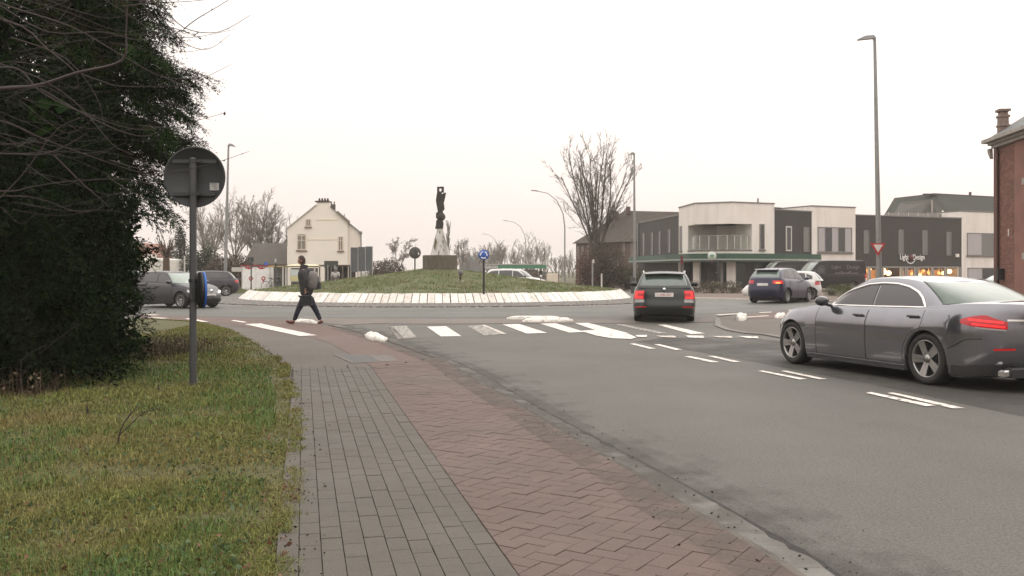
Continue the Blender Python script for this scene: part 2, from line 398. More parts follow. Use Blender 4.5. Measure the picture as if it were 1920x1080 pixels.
# ------------------------------------------------------------------ pavers
U = (G(560, 1080)-G(567, 600)).normalized()*-1; U.z = 0; U.normalize()      # along the pavement
W_ = Vector((U.y, -U.x, 0))                                                 # across, to the right
P0 = G(560, 1080)
def clip(poly, p, nrm):
    outp = []
    for i, a in enumerate(poly):
        b = poly[(i+1) % len(poly)]; da = (a-p).dot(nrm); db = (b-p).dot(nrm)
        if da >= 0: outp.append(a)
        if (da >= 0) != (db >= 0): outp.append(a+(b-a)*(da/(da-db)))
    return outp
def slab_mb(poly, h, b=.0025, mb=None, tilt=0):
    mb = mb or MB(); n = len(poly); c = sum(poly, Vector((0, 0, 0)))/n
    lo = [Vector((p.x, p.y, 0)) for p in poly]; mid = [Vector((p.x, p.y, h-b)) for p in poly]
    top = [Vector((p.x+(c.x-p.x)*b/max(.02, (c-p).length), p.y+(c.y-p.y)*b/max(.02, (c-p).length), h)) for p in poly]
    V = lo+mid+top; F = [tuple(range(2*n, 3*n))]
    for r in (0, n):
        for k in range(n): F.append((r+k, r+(k+1) % n, r+n+(k+1) % n, r+n+k))
    mb.add(V, F); return mb
def lay(pieces, parent, m, base_z, keep=300):
    """pieces: (centre, polygon round the centre, clipped?) nearest first; the first 300 are parts, the rest one part"""
    pieces.sort(key=lambda q: q[0].y); shared = {}; rest = MB(); r = random.Random(5)
    for i, (c, poly, key) in enumerate(pieces):
        dz = r.uniform(-.0022, .0022)
        if i < keep:
            if key is not None and key in shared: me = shared[key]
            else:
                o_ = slab_mb(poly, .022).build('paver', m); me = o_.data; bpy.data.objects.remove(o_)
                if key is not None: shared[key] = me
            o = bpy.data.objects.new('paver', me); COL.objects.link(o); o.parent = parent
            o.location = (c.x, c.y, base_z+dz); o.rotation_euler = (r.uniform(-.006, .006), r.uniform(-.006, .006), r.uniform(-.008, .008))
        else:
            b = len(rest.v); slab_mb(poly, .022, mb=rest)
            rest.v[b:] = [(p[0]+c.x, p[1]+c.y, p[2]+base_z+dz) for p in rest.v[b:]]
    if rest.v: tag(rest.build('paving', m, parent), kind='stuff')
PW, PL, GAP = .1145, .229, .0018
bed = MB()
bed.sheet([(X_at(Grass_R, 3.6)-.3, 3.6), (X_at(Gutter_L, 3.6)-.045, 3.6)]+[(X_at(Gutter_L, yy)-.045, yy) for yy in np.arange(4, 14.1, .5)]+[(X_at(Grass_R, yy)-.1, yy) for yy in np.arange(14.0, 3.6, -.5)], .0155)
foot = structure('footpath', bed, MT['sand'])
NG = 9
pieces = []
for c in range(-1, NG):
    off = random.random()*PL
    for k in range(-8, 56):
        s = k*PL+off; ctr = P0+W_*(c*PW+PW/2)+U*s
        if ctr.y < 3.8 or ctr.y > 14.6-.25*((c*7) % 3): continue
        if ctr.x < X_at(Grass_R, ctr.y)-.35: continue
        h = [W_*(-PW/2+GAP)+U*(-PL/2+GAP), W_*(PW/2-GAP)+U*(-PL/2+GAP), W_*(PW/2-GAP)+U*(PL/2-GAP), W_*(-PW/2+GAP)+U*(PL/2-GAP)]
        pieces.append((ctr, h, 'grey'))
lay(pieces, foot, MT['paver_grey'], .016)
cyc_bed = MB(); BL = P0+W_*(NG*PW)
cyc_bed.sheet([((BL+U*s).x, (BL+U*s).y) for s in (-1.2, 11.3)]+[(X_at(Gutter_L, yy)-.05, yy) for yy in np.arange(15.6, 3.7, -.5)], .0175)
cyc = structure('cycle_path', cyc_bed, MT['sand'])
pieces = []
ca = math.cos(math.radians(45)); E1 = (U*ca+W_*ca); E2 = (W_*ca-U*ca)      # herringbone at 45 degrees to the path
for i in range(-60, 140):
    for j in range(-60, 60):
        # herringbone lattice in units of the paver width
        k = (i-j) % 4
        if k == 0: a, b = (i, j), (i+2, j+1)
        elif k == 3: a, b = (i, j), (i+1, j+2)
        else: continue
        q = [E1*(x*PW)+E2*(y*PW) for x, y in ((a[0], a[1]), (b[0], a[1]), (b[0], b[1]), (a[0], b[1]))]
        c = sum(q, Vector((0, 0, 0)))/4; ctr = BL+c
        if ctr.y < 3.9 or ctr.y > 15.8: continue
        dl = (ctr-BL).dot(W_); dr = X_at(Gutter_L, ctr.y)-.05-ctr.x
        if dl < -.2 or dr < -.2: continue
        pl = [(p-c)*(1-2*GAP/ (p-c).length) for p in q]; key = k
        if dl < .2: pl = clip(pl, BL+W_*GAP-ctr, W_); key = None
        if dr < .25 and len(pl) > 2:
            ya, yb = ctr.y-.2, ctr.y+.2; pa = Vector((X_at(Gutter_L, ya)-.05, ya, 0)); pb = Vector((X_at(Gutter_L, yb)-.05, yb, 0))
            tn = (pb-pa).normalized(); pl = clip(pl, pa-ctr-Vector((0, 0, pa.z)), Vector((-tn.y, tn.x, 0))); key = None
        if len(pl) < 3: continue
        ar = abs(sum(pl[m_].x*pl[(m_+1) % len(pl)].y-pl[(m_+1) % len(pl)].x*pl[m_].y for m_ in range(len(pl))))/2
        if ar < .0012: continue
        pieces.append((ctr, pl, key))
lay(pieces, cyc, MT['paver_red'], .018)
# sunken cover of the inspection chamber in the path
cov = empty('inspection_cover', G(686, 674)); tag(cov, 'sunken steel chamber cover set in the cycle path surface', 'manhole cover')
q = [G(*p)-G(686, 674) for p in [(622,666),(731,668),(748,679),(660,683)]]; qi = [p*.84 for p in q]
mb = MB(); mb.add([p+Vector((0, 0, .021)) for p in q]+[p+Vector((0, 0, .021)) for p in qi], [(k, (k+1) % 4, 4+(k+1) % 4, 4+k) for k in range(4)]); mb.build('frame', M('cover_frame', (.115, .10, .085), .8, var=.4), cov)
mb = MB(); a, b_, c_, d_ = [p+Vector((0, 0, .020)) for p in qi]; m1, m2 = a.lerp(b_, .62), d_.lerp(c_, .62)
mb.poly([a, m1, m2, d_]); mb.build('lid', M('cover_lid', (.038, .034, .030), .6, var=.3, bump=.4), cov)
mb = MB(); mb.poly([m1+(b_-m1)*.06, b_, c_, m2+(c_-m2)*.06]); mb.build('lid', M('cover_lid_pale', (.075, .06, .052), .6, var=.35, bump=.4), cov)
mb = MB(); mb.add([G(x, y, .012) for x, y in [(783,658),(800,658),(806,663),(790,663)]], [(0, 1, 2, 3)])
tag(mb.build('drain_grate', MT['crack']), 'dark drain opening in the concrete gutter', 'drain')
# ------------------------------------------------------------------ markings
def marks(name, quads, m, z=.010, part='stripe'):
    e = empty(name); tag(e, kind='structure')
    for i, qd in enumerate(quads):
        mb = MB(); mb.poly([G(x, y, z) for x, y in qd]); mb.build(part, m[i] if isinstance(m, list) else m, e)
    return e
MK, MW, MO = MT['mark'], MT['mark_worn'], MT['mark_old']
marks('zebra_crossing', [[(729,612.3),(761.7,610.6),(781.5,632),(746,636)],[(729,612.3),(736,612),(757,634),(746,636)],[(800,612.3),(836.7,611.7),(865,630),(826.7,630.7)],[(876.7,611),(903,609.3),(943,626),(908,629)],[(903,609.3),(909,609),(950,625.5),(943,626)],
 [(941.7,608),(973,607.3),(1026,624),(987.7,625.3)],[(1013,606.7),(1041.7,606),(1096.7,622.3),(1066.7,623.3)],[(1078,605.7),(1103,605.3),(1180,625),(1140,626.7)],[(1151.7,607.7),(1170,608.3),(1253,625),(1233,625)],[(1233,609),(1248,608.7),(1321.7,625),(1296.7,626.3)]],
 [MW,MK,MK,MW,MO,MK,MK,MK,MW,MK])
marks('centre_line', [[(1623.7,736.6),(1632.6,734.8),(1755.6,760),(1736,761.5)],[(1663.7,736.6),(1675.6,735.7),(1809,765),(1786.7,765.6)],[(1421.3,695.4),(1431,694.8),(1513.5,710.5),(1499,711.4)],[(1463.7,695.4),(1474,694.8),(1551,710.5),(1536,711)],
 [(1283,668.3),(1295,667.7),(1349,678.7),(1335,679.3)],[(1326.7,667.3),(1338,667.3),(1389,678.3),(1375,678.7)],[(1180,644.3),(1190,644),(1230,653.3),(1218,654)],[(1225,645.3),(1236.7,645.3),(1280,655.7),(1266.7,656)],
 [(2040,819),(2056,818),(2290,866),(2262,868)],[(2096,818),(2114,817),(2350,868),(2322,870)]], MK, part='dash')
nose = marks('splitter_nose', [[(1088,620),(1133,618),(1180,626.7),(1194,632.7),(1183,635.3),(1146.7,634),(1116.7,628.7)]], MK, .014, 'marking')
marks('give_way_line', [[(1190,628.3),(1213,627.7),(1213,631.7),(1196,631.7)],[(1230,629.3),(1265,629.3),(1268,632.7),(1240,631.7)],[(1285,629),(1318,629.3),(1321,633.3),(1291.7,632.7)],[(1335,630),(1371,630),(1374,633.5),(1345,632)],[(1383,630),(1420,630.7),(1423,634),(1400,633.3)]], [MK,MO,MK,MO,MK], .016, 'dash')
marks('cycle_lane_line', [[(458,607.5),(489,606.5),(594,628.5),(562,630)],[(433,601),(439,600),(464,604),(456,604.7)],[(347,597.5),(355,596.5),(391,603),(380,603.7)],[(276,595),(290,594),(318,596.5),(304,597.6)],[(262,588.6),(278,587.8),(300,590.5),(286,591.4)]], [MK]*3+[MO,MO], .024, 'dash')
# right-hand corner: pavement, red crossing band and its dashes
rp = MB()
rp.sheet([G(*p)[:2] for p in [(1340,598),(1386,590.5),(1422,588),(1476,583),(1520,577),(1600,570)]]+[(60, 42), (60, -9), (13, -9), (11, 5), (9.2, 10), (7.4, 15)]+[G(*p)[:2] for p in [(1470,636),(1430,628.5),(1395,626),(1361,620),(1341,612)]], .022)
structure('pavement', rp, MT['path_asphalt'])
rk = MB(); E_ = [G(*p) for p in [(1340,598),(1341,612),(1361,620),(1395,626),(1430,628.5),(1470,636)]]+[Vector((7.4, 15, 0)), Vector((9.2, 10, 0)), Vector((11, 5, 0))]
for a, b in zip(E_, E_[1:]):
    nv = Vector((-(b-a).y, (b-a).x, 0)).normalized()*.16
    if nv.x < 0: nv = -nv
    rk.add([a, b, b+Vector((0, 0, .030)), a+Vector((0, 0, .030)), a+nv+Vector((0, 0, .033)), b+nv+Vector((0, 0, .033))], [(0, 1, 2, 3), (3, 2, 5, 4)])
structure('kerb', rk, M('right_kerb', (.125, .112, .096), .7, var=.2))
rr_ = MB(); rr_.sheet([G(x, y, .06)[:2] for x, y in [(1386,593),(1380,589),(1425,586.5),(1478,581.5),(1520,575),(1570,572),(1600,578),(1540,586),(1480,592),(1430,596)]], .028)
structure('red_cycle_surface', rr_, MT['red_path'])
marks('cycle_lane_line', [[(1340,590),(1386,587),(1388,588.6),(1350,591.5)],[(1422,585.4),(1446,584.2),(1448,585.6),(1426,586.8)],[(1476,581),(1494,579.7),(1497,581),(1480,582.3)],[(1396,594),(1440,591),(1443,592.4),(1402,595.4)],[(1508,577.2),(1518,576.2),(1521,577.5),(1511,578.6)]], MO, .034, 'dash')
# far verges
fv = MB(); fv.sheet([G(*p)[:2] for p in [(1303,561.5),(1384,563),(1452,564.2),(1545,567),(1620,571)]]+[(75, 36), (75, 90), (9, 90), (8.2, 60)], .05)
structure('verge_paving', fv, M('red_brown_verge_paving', (.115, .080, .062), .85, var=.25, scale=2))
fk = MB()
K_ = [G(*p) for p in [(1303,561.5),(1384,563),(1452,564.2),(1545,567),(1620,571)]]
for a, b in zip(K_, K_[1:]): fk.add([a-Vector((0, .12, 0)), b-Vector((0, .12, 0)), b-Vector((0, .12, -.10)), a-Vector((0, .12, -.10)), a+Vector((0, .25, .10)), b+Vector((0, .25, .10))], [(0, 1, 2, 3), (3, 2, 5, 4)])
structure('kerb', fk, M('pale_far_kerb', (.50, .46, .41), .6, var=.2))
lv = MB(); lv.sheet([(-80, 52), (-26, 58)]+[G(*p)[:2] for p in [(395,551),(440,550.5),(480,549)]]+[(-8, 73), (-4, 76), (-6, 120), (-80, 120)], .06)
structure('verge', lv, MT['field'])
lk = MB(); K_ = [Vector((-26, 58, 0))]+[G(*p) for p in [(395,551),(440,550.5),(480,549)]]
for a, b in zip(K_, K_[1:]): lk.add([a-Vector((0, .1, 0)), b-Vector((0, .1, 0)), b-Vector((0, .1, -.12)), a-Vector((0, .1, -.12)), a+Vector((0, .3, .12)), b+Vector((0, .3, .12))], [(0, 1, 2, 3), (3, 2, 5, 4)])
structure('kerb', lk, MT['kerb'])
# ------------------------------------------------------------------ roundabout island
t = NT('cobble_apron'); v = t.n('ShaderNodeTexVoronoi'); v.inputs['Scale'].default_value = 6.5; t.l(t.tc.outputs['Object'], v.inputs['Vector'])
cc = t.mix(t.ramp(v.outputs['Distance'], [(.25, 1), (.6, 0)]), (.06, .054, .047), t.mix(v.outputs['Color'], (.15, .135, .118), (.24, .215, .19)))
t.col(cc); t.rough(.8); MT['cobble'] = t.m
ap = MB()
def ringpts(R, z, n=128): return [(RC.x+R*math.cos(2*math.pi*k/n), RC.y+R*math.sin(2*math.pi*k/n), z) for k in range(n)]
def rings(mb, prof, n=128):
    V = []
    for R, z in prof: V += ringpts(R, z, n)
    mb.add(V, [(i*n+k, i*n+(k+1) % n, (i+1)*n+(k+1) % n, (i+1)*n+k) for i in range(len(prof)-1) for k in range(n)], 0, False)
rings(ap, [(R_APRON, .0), (R_APRON-.03, .05), (R_WHITE+.05, .11), (R_WHITE-.3, .11)])
structure('apron', ap, MT['cobble'])
ed = MB(); rings(ed, [(R_APRON+.35, .009), (R_APRON+.2, .009)])
structure('edge_line', ed, MO)
kr = MB(); rings(kr, [(R_WHITE, .06), (R_WHITE-.02, .07), (R_TOP-.02, .46), (R_TOP-.5, .46)])
kring = structure('island_kerb_ring', kr, M('dark_joint_mortar', (.05, .045, .04), .9, var=.3))
NS = 190; slab_me = None
ns_ = MB(); wa = 2*math.pi/NS; hb, ht = R_WHITE*math.sin(wa/2)-.016, R_TOP*math.sin(wa/2)-.016
ns_.add([(R_WHITE+.03, -hb, .09), (R_WHITE+.03, hb, .09), (R_TOP+.02, ht, .50), (R_TOP+.02, -ht, .50), (R_WHITE-.1, -hb, .06), (R_WHITE-.1, hb, .06), (R_TOP-.22, ht, .50), (R_TOP-.22, -ht, .50)],
        [(0, 1, 2, 3), (4, 0, 3, 7), (1, 5, 6, 2), (3, 2, 6, 7), (4, 5, 1, 0)])
t = NT('white_kerb_slab'); vec = t.n('ShaderNodeNewGeometry').outputs['Position']; i = t.island()
c = t.mix(i, (.56, .52, .47), (.78, .74, .68)); c = t.mix(t.ramp(t.noise(5, 6, .75, vec=vec), [(.52, 0), (.66, .75)]), c, (.30, .26, .22)); t.col(c); t.rough(.7)
o_ = ns_.build('kerb_slab', t.m); me = o_.data; bpy.data.objects.remove(o_); r = random.Random(2)
for k in range(NS):
    o = bpy.data.objects.new('kerb_slab', me); COL.objects.link(o); o.parent = kring
    o.location = (RC.x, RC.y, r.uniform(-.012, .012)); o.rotation_euler = (0, 0, wa*k+r.uniform(-.001, .001))
def mound_z(r): return .44+1.22*max(0, 1-r/9.75)**1.15 if r < 9.75 else .44
mo = MB(); nR, nA = 22, 96; V = [(RC.x, RC.y, mound_z(0))]; rg = random.Random(11)
for i in range(1, nR+1):
    for k in range(nA):
        R = 9.72*i/nR; a = 2*math.pi*k/nA
        V.append((RC.x+R*math.cos(a), RC.y+R*math.sin(a), mound_z(R)+(rg.uniform(-.04, .05) if i < nR else 0)))
F = [(0, 1+k, 1+(k+1) % nA) for k in range(nA)]
for i in range(nR-1):
    for k in range(nA): F.append((1+i*nA+k, 1+(i+1)*nA+k, 1+(i+1)*nA+(k+1) % nA, 1+i*nA+(k+1) % nA))
mo.add(V, F, 0, True); structure('mound', mo, MT['mound_soil'])
# white lane-divider blocks
def divider(a, b, wd, h, label, lumps=True, seed=1, grp='white painted lane divider blocks'):
    L = (b-a).length; e = empty('lane_divider', (a+b)/2, math.atan2((b-a).y, (b-a).x), label, 'kerb block', grp)
    r = random.Random(seed); mb = MB(); n = max(5, int(L/.16)); V = []; S = 9
    for i in range(n+1):
        x = -L/2+L*i/n; k = min(1, min(i, n-i)/1.2); k = .45+.55*k if k < 1 else 1
        for j in range(S):
            q = math.pi*j/(S-1); jit = 1+(r.uniform(-.24, .20) if lumps else r.uniform(-.02, .02))
            V.append((x, -math.cos(q)*wd/2*k*jit, max(0, math.sin(q)**.6*h*k*jit)))
    F = [(i*S+j, i*S+j+1, (i+1)*S+j+1, (i+1)*S+j) for i in range(n) for j in range(S-1)]+[tuple(range(S))[::-1], tuple(n*S+j for j in range(S))]
    mb.add(V, F, 0, True); mb.build('block', MT['chip'], e)
    return e
t = NT('chipped_white_paint'); vec = t.n('ShaderNodeNewGeometry').outputs['Position']
t.col(t.mix(t.ramp(t.noise(14, 5, .7, vec=vec), [(.53, 0), (.66, 1)]), (.70, .66, .60), (.20, .18, .16))); t.rough(.7); t.bump(t.noise(30, 3, .7, vec=vec), .5, .01); MT['chip'] = t.m
divider(G(692, 633), G(716, 642), .30, .14, 'chipped white painted block lying at the near kerb beside the zebra crossing', seed=1)
divider(G(557, 603), G(591, 608), .26, .10, 'long low white block on the ground between the feet of the walking man', seed=2)
divider(G(950, 599), G(1055, 599), .22, .11, 'farther of two long smooth white blocks at the head of the crossing', False, 3)
divider(G(980, 604), G(1074, 603), .24, .12, 'nearer rough white block lying along the crossing beside a smoother one', True, 4)
divider(G(1388, 603), G(1392, 597), .27, .20, 'rounded white stub block on the far right corner nearest the give way line', True, 5)
divider(G(1458, 598), G(1468, 594), .24, .15, 'small white block on the red band just left of the grey saloon bonnet', True, 6)
# ------------------------------------------------------------------ vegetation
def leaf_mat(name, a, b, c=None, rough=.7, spec=.25, trans=.15):
    t = NT(name); i = t.island(); vec = t.n('ShaderNodeNewGeometry').outputs['Position']
    d = t.mix(i, a, b)
    if c: d = t.mix(t.ramp(t.noise(.9, 4, .6, vec=vec), [(.42, 0), (.62, 1)]), d, t.mix(i, c, tuple(x*1.35 for x in c)))
    t.col(d); t.rough(rough); t.b.inputs['Specular IOR Level'].default_value = spec
    return t.m
MT['blade'] = leaf_mat('grass_blade', (.056, .074, .014), (.240, .245, .066), (.165, .140, .048))
MT['blade_mound'] = leaf_mat('mound_grass_blade', (.090, .130, .045), (.220, .260, .105), (.165, .150, .075))
MT['dry'] = leaf_mat('dry_weed', (.045, .030, .018), (.12, .085, .05))
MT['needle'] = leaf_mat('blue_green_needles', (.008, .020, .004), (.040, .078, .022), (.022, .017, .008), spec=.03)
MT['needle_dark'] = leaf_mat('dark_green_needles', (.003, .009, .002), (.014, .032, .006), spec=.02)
MT['hedge_leaf'] = leaf_mat('dark_evergreen_leaf', (.003, .007, .002), (.014, .028, .006), (.007, .011, .004), .65, .06)
MT['far_ever'] = leaf_mat('evergreen_foliage', (.030, .038, .022), (.060, .070, .042))
MT['shrub_brown'] = leaf_mat('winter_shrub_twigs', (.070, .050, .038), (.13, .10, .075))
MT['bark'] = M('grey_brown_bark', (.075, .062, .050), .9, var=.3, scale=8, bump=.5, bscale=20)
MT['bark_dark'] = M('dark_bark', (.030, .022, .018), .9, var=.3, scale=8)
MT['twig'] = M('red_brown_twig', (.036, .022, .018), .7, var=.3, scale=4)
MT['twig_far'] = M('haze_paled_twig', (.20, .175, .15), .9, var=.2)  # pale tone puts part of the distance haze into the twig colour
def segs_mesh(name, S, m, parent=None, n=3):
    """S: array of rows p0(3) p1(3) r0 r1 -> open n-sided tubes"""
    S = np.array(S, dtype=np.float64); p0, p1, r0, r1 = S[:, :3], S[:, 3:6], S[:, 6:7], S[:, 7:8]
    t = p1-p0; t /= np.linalg.norm(t, axis=1, keepdims=True)+1e-9
    ref = np.where(np.abs(t[:, 2:3]) < .9, np.array([[0, 0, 1.]]), np.array([[1., 0, 0]]))
    a = np.cross(t, ref); a /= np.linalg.norm(a, axis=1, keepdims=True)+1e-9; b = np.cross(a, t)
    V = []
    for p, r in ((p0, r0), (p1, r1)):
        for k in range(n):
            q = 2*math.pi*k/n; V.append(p+(a*math.cos(q)+b*math.sin(q))*r)
    V = np.stack(V, 1); base = np.arange(len(S))[:, None]*2*n
    F = np.stack([np.stack([base[:, 0]+k, base[:, 0]+(k+1) % n, base[:, 0]+n+(k+1) % n, base[:, 0]+n+k], 1) for k in range(n)], 1).reshape(-1, 4)
    return np_mesh(name, V.reshape(-1, 3), F, m, parent, smooth=n > 4)
def grow(out, p, d, L, r, lev, rg, P):
    n = P.get('n', 4); pts = [p.copy()]; dd = d.copy(); seg = L/n
    for i in range(n):
        dd = (dd+Vector((rg.gauss(0, 1), rg.gauss(0, 1), rg.gauss(0, 1)))*P['wob']+Vector((0, 0, P['up'][min(lev, len(P['up'])-1)]))).normalized()
        q = pts[-1]+dd*seg; a, b = r*(1-.55*i/n), r*(1-.55*(i+1)/n)
        out.append((*pts[-1], *q, max(a, P['rmin']), max(b, P['rmin']))); pts.append(q)
        if lev < P['lev']:
            k = P['kids'][min(lev, len(P['kids'])-1)]; k = int(k)+(rg.random() < k-int(k))
            if lev == 0 and i < P.get('bare', 1): k = 0
            for _ in range(k):
                ax = Vector((rg.gauss(0, 1), rg.gauss(0, 1), rg.gauss(0, 1))).cross(dd).normalized()
                an = P['ang'][min(lev, len(P['ang'])-1)]*rg.uniform(.7, 1.3)
                nd = (dd*math.cos(an)+ax*math.sin(an)).normalized()
                f = rg.random(); sp_ = pts[-2].lerp(q, f)
                grow(out, sp_, nd, L*P['shr']*rg.uniform(.6, 1.15)*(1-.35*i/n), b*P.get('rk', .62), lev+1, rg, P)
def bare_tree(x, ybase_d, h, label, seed, P, stems=None, group=None, m=None, r0=.2, name='bare_tree', thin=1):
    d = ybase_d; e = empty(name, ((x-960)/FPX*d, d, 0), 0, label, 'tree', group)
    rg = random.Random(seed); tr = []; cr = []
    th = P.get('trunk', .3)*h
    tr.append((0, 0, -.1, 0, 0, th*.5, r0*1.25, r0)); tr.append((0, 0, th*.5, 0, 0, th, r0, r0*.85))
    for k in range(stems or 1):
        a = 2*math.pi*k/(stems or 1)+rg.random(); tilt = (P.get('tilt', .3)*rg.uniform(.35, 1.1)) if stems else .03
        dd = Vector((math.cos(a)*math.sin(tilt), math.sin(a)*math.sin(tilt), math.cos(tilt)))
        grow(cr, Vector((0, 0, th*.97)), dd, (h-th)*rg.uniform(.8, 1.0)*(1.06-.55*tilt*tilt*2 if stems else 1), r0*P.get('sf', .62) if stems else r0*.85, 0, rg, P)
    segs_mesh('trunk', tr, m or MT['bark'], e, 7); segs_mesh('crown', cr, m or MT['bark'], e, 3)
    return e
# --- near turf
tf = MB()
left = [(-14, 28), (-16, 3.4)]
tf.sheet([(p.x-.05, p.y) for p in Grass_R]+[(-22, G(0, 597).y+.2), (-40, 20), (-24, 2)], .022)
structure('lawn', tf, MT['turf'])
def blades(name, P, h, wd, m, lean=.5, parent=None, seed=1):
    rs = np.random.RandomState(seed); n = len(P); a = rs.rand(n)*2*np.pi
    side = np.stack([np.cos(a), np.sin(a), np.zeros(n)], 1)*wd[:, None]*.5
    b = rs.rand(n)*2*np.pi; l = (rs.rand(n)**1.3)*lean
    mid = P+np.stack([np.cos(b)*l*.35*h, np.sin(b)*l*.35*h, h*.6], 1)
    tip = P+np.stack([np.cos(b)*l*1.3*h, np.sin(b)*l*1.3*h, h*(1-.35*l)], 1)
    V = np.stack([P-side, P+side, mid-side*.75, mid+side*.75, tip], 1).reshape(-1, 3)
    k = np.arange(n)[:, None]*5
    F = np.concatenate([k+np.array([[0, 1, 3]]), k+np.array([[0, 3, 2]]), k+np.array([[2, 3, 4]])], 1).reshape(-1, 3)
    return tag(np_mesh(name, V, F, m, parent), kind='stuff')
def vnoise(x, y, s, seed):
    r_ = np.random.RandomState(seed); g_ = r_.rand(64, 64); xi = (x*s) % 63; yi = (y*s) % 63
    i, j = xi.astype(int), yi.astype(int); fx, fy = xi-i, yi-j; fx = fx*fx*(3-2*fx); fy = fy*fy*(3-2*fy)
    return (g_[i, j]*(1-fx)+g_[(i+1) % 64, j]*fx)*(1-fy)+(g_[i, (j+1) % 64]*(1-fx)+g_[(i+1) % 64, (j+1) % 64]*fx)*fy
rs = np.random.RandomState(4)
n = 185000
Yb = np.exp(rs.uniform(np.log(3.9), np.log(28.5), n)); gy = np.array([p.y for p in Grass_R]); gx = np.array([p.x for p in Grass_R])
xr = np.interp(Yb, gy, gx)+rs.normal(0, .035, n)+.0+.05*vnoise(Yb*1.3, Yb*0+3, 1., 77)*np.sin(Yb*6); wx = np.minimum(.56*Yb+.3, 8.5); Xb = xr-rs.rand(n)**1.15*np.maximum(.3, wx+xr)
patch = vnoise(Xb+40, Yb+40, 1.6, 3)*.6+vnoise(Xb+40, Yb+40, 5, 8)*.4
keep = rs.rand(n) < np.clip((patch-.20)*3.4, .36, 1); Xb, Yb, patch = Xb[keep], Yb[keep], patch[keep]
edge_d = np.interp(Yb, gy, gx)-Xb
hh = .85*(.018+.085*np.clip(patch-.25, 0, 1)*rs.rand(len(Xb))+.040*rs.rand(len(Xb))**4)*np.clip(.45+edge_d*1.2, .45, 1.25)
blades('grass', np.stack([Xb, Yb, np.full(len(Xb), .018)], 1), hh, .0040*(Yb/5)**.85*(0.6+.9*rs.rand(len(Xb)))+.0008, MT['blade'], 1.25)
n = 75000; Y3 = np.exp(rs.uniform(np.log(4.2), np.log(20), n)); x3 = np.interp(Y3, gy, gx)-.2-rs.rand(n)*np.minimum(.56*Y3, 8)
q3 = vnoise(x3+70, Y3+25, .55, 33)*.7+vnoise(x3+70, Y3+25, 2.8, 34)*.3; kk = rs.rand(n) < np.clip((q3-.40)*5, 0, 1); x3, Y3, q3 = x3[kk], Y3[kk], q3[kk]
blades('lush_grass', np.stack([x3, Y3, np.full(len(x3), .018)], 1), .03+.085*rs.rand(len(x3))*(q3+.2), .0045*(Y3/5)**.85*(.6+.9*rs.rand(len(x3))), leaf_mat('lush_green_blade', (.048, .092, .018), (.125, .195, .055)), 1.0, seed=15)
ny = 900; Y4 = np.exp(rs.uniform(np.log(4.2), np.log(16), ny)); c4 = np.interp(Y4, gy, gx)+rs.normal(-.01, .04, ny); P4 = np.repeat(np.stack([c4, Y4, np.full(ny, .02)], 1), 12, 0); P4[:, :2] += rs.normal(0, .022, (len(P4), 2))
kk = np.repeat(vnoise(Y4*2.2, Y4*0+9, 1., 55) > .45, 12); P4 = P4[kk]
blades('edge_tufts', P4, .02+.05*rs.rand(len(P4)), .0038*(P4[:, 1]/5)**.8, MT['blade'], 1.6, seed=16)
# scattered pale dry stems
n = 9000; Y2 = np.exp(rs.uniform(np.log(4), np.log(24), n)); x2 = np.interp(Y2, gy, gx)-.08-rs.rand(n)*np.minimum(.5*Y2, 7)
kk = vnoise(x2+11, Y2+31, 1.3, 21) > .48; x2, Y2 = x2[kk], Y2[kk]
blades('dry_grass', np.stack([x2, Y2, np.full(len(x2), .018)], 1), .04+.07*rs.rand(len(x2)), .0028*(Y2/5)**.8*np.ones(len(x2)), leaf_mat('straw_grass', (.11, .085, .045), (.22, .18, .10)), 1.3, seed=5)
# broad-leaved weeds in the lawn (clover, dandelion rosettes)
def leaves(name, P, size, m, flat=.5, parent=None, seed=1, kind='stuff', asp=.6):
    """one pointed leaf (two triangles) at each point, oriented at random"""
    rs = np.random.RandomState(seed); n = len(P)
    d = rs.normal(0, 1, (n, 3)); d[:, 2] *= flat; d /= np.linalg.norm(d, axis=1, keepdims=True)+1e-9
    u = rs.normal(0, 1, (n, 3)); u[:, 2] *= flat; s = np.cross(d, u); s /= np.linalg.norm(s, axis=1, keepdims=True)+1e-9
    if np.isscalar(size): size = np.full(n, size)
    L = (size*(.6+.8*rs.rand(n)))[:, None]
    V = np.stack([P-d*L*.5, P+s*L*asp*.5, P+d*L*.5, P-s*L*asp*.5], 1).reshape(-1, 3)
    F = np.arange(n*4).reshape(-1, 4)
    o = np_mesh(name, V, F, m, parent)
    return tag(o, kind=kind) if kind else o
n = 5000; Yc = np.exp(rs.uniform(np.log(4.2), np.log(20), n)); Xc = np.interp(Yc, gy, gx)-.15-rs.rand(n)*np.minimum(.5*Yc, 7)
kk = vnoise(Xc+20, Yc+50, 1.1, 13) > .52; Xc, Yc = Xc[kk], Yc[kk]
leaves('clover', np.stack([Xc, Yc, .035+.03*rs.rand(len(Xc))], 1), .022+.012*rs.rand(len(Xc)), leaf_mat('clover_leaf', (.045, .075, .030), (.085, .125, .06)), .35, seed=3, asp=.85)
n = 1900; Yc = np.exp(rs.uniform(np.log(4.2), np.log(22), n)); Xc = np.interp(Yc, gy, gx)+.05-rs.rand(n)**1.6*np.minimum(.5*Yc, 6)
leaves('fallen_leaves', np.stack([Xc, Yc, .05+.035*rs.rand(n)], 1), .012+.018*rs.rand(n)**2, leaf_mat('dead_leaf', (.075, .035, .018), (.17, .09, .05)), .3, seed=8, asp=.7)
n = 150; Yc = np.exp(rs.uniform(np.log(4.4), np.log(15), n)); Xc = np.interp(Yc, gy, gx)+np.abs(rs.normal(0, .10, n))+.02
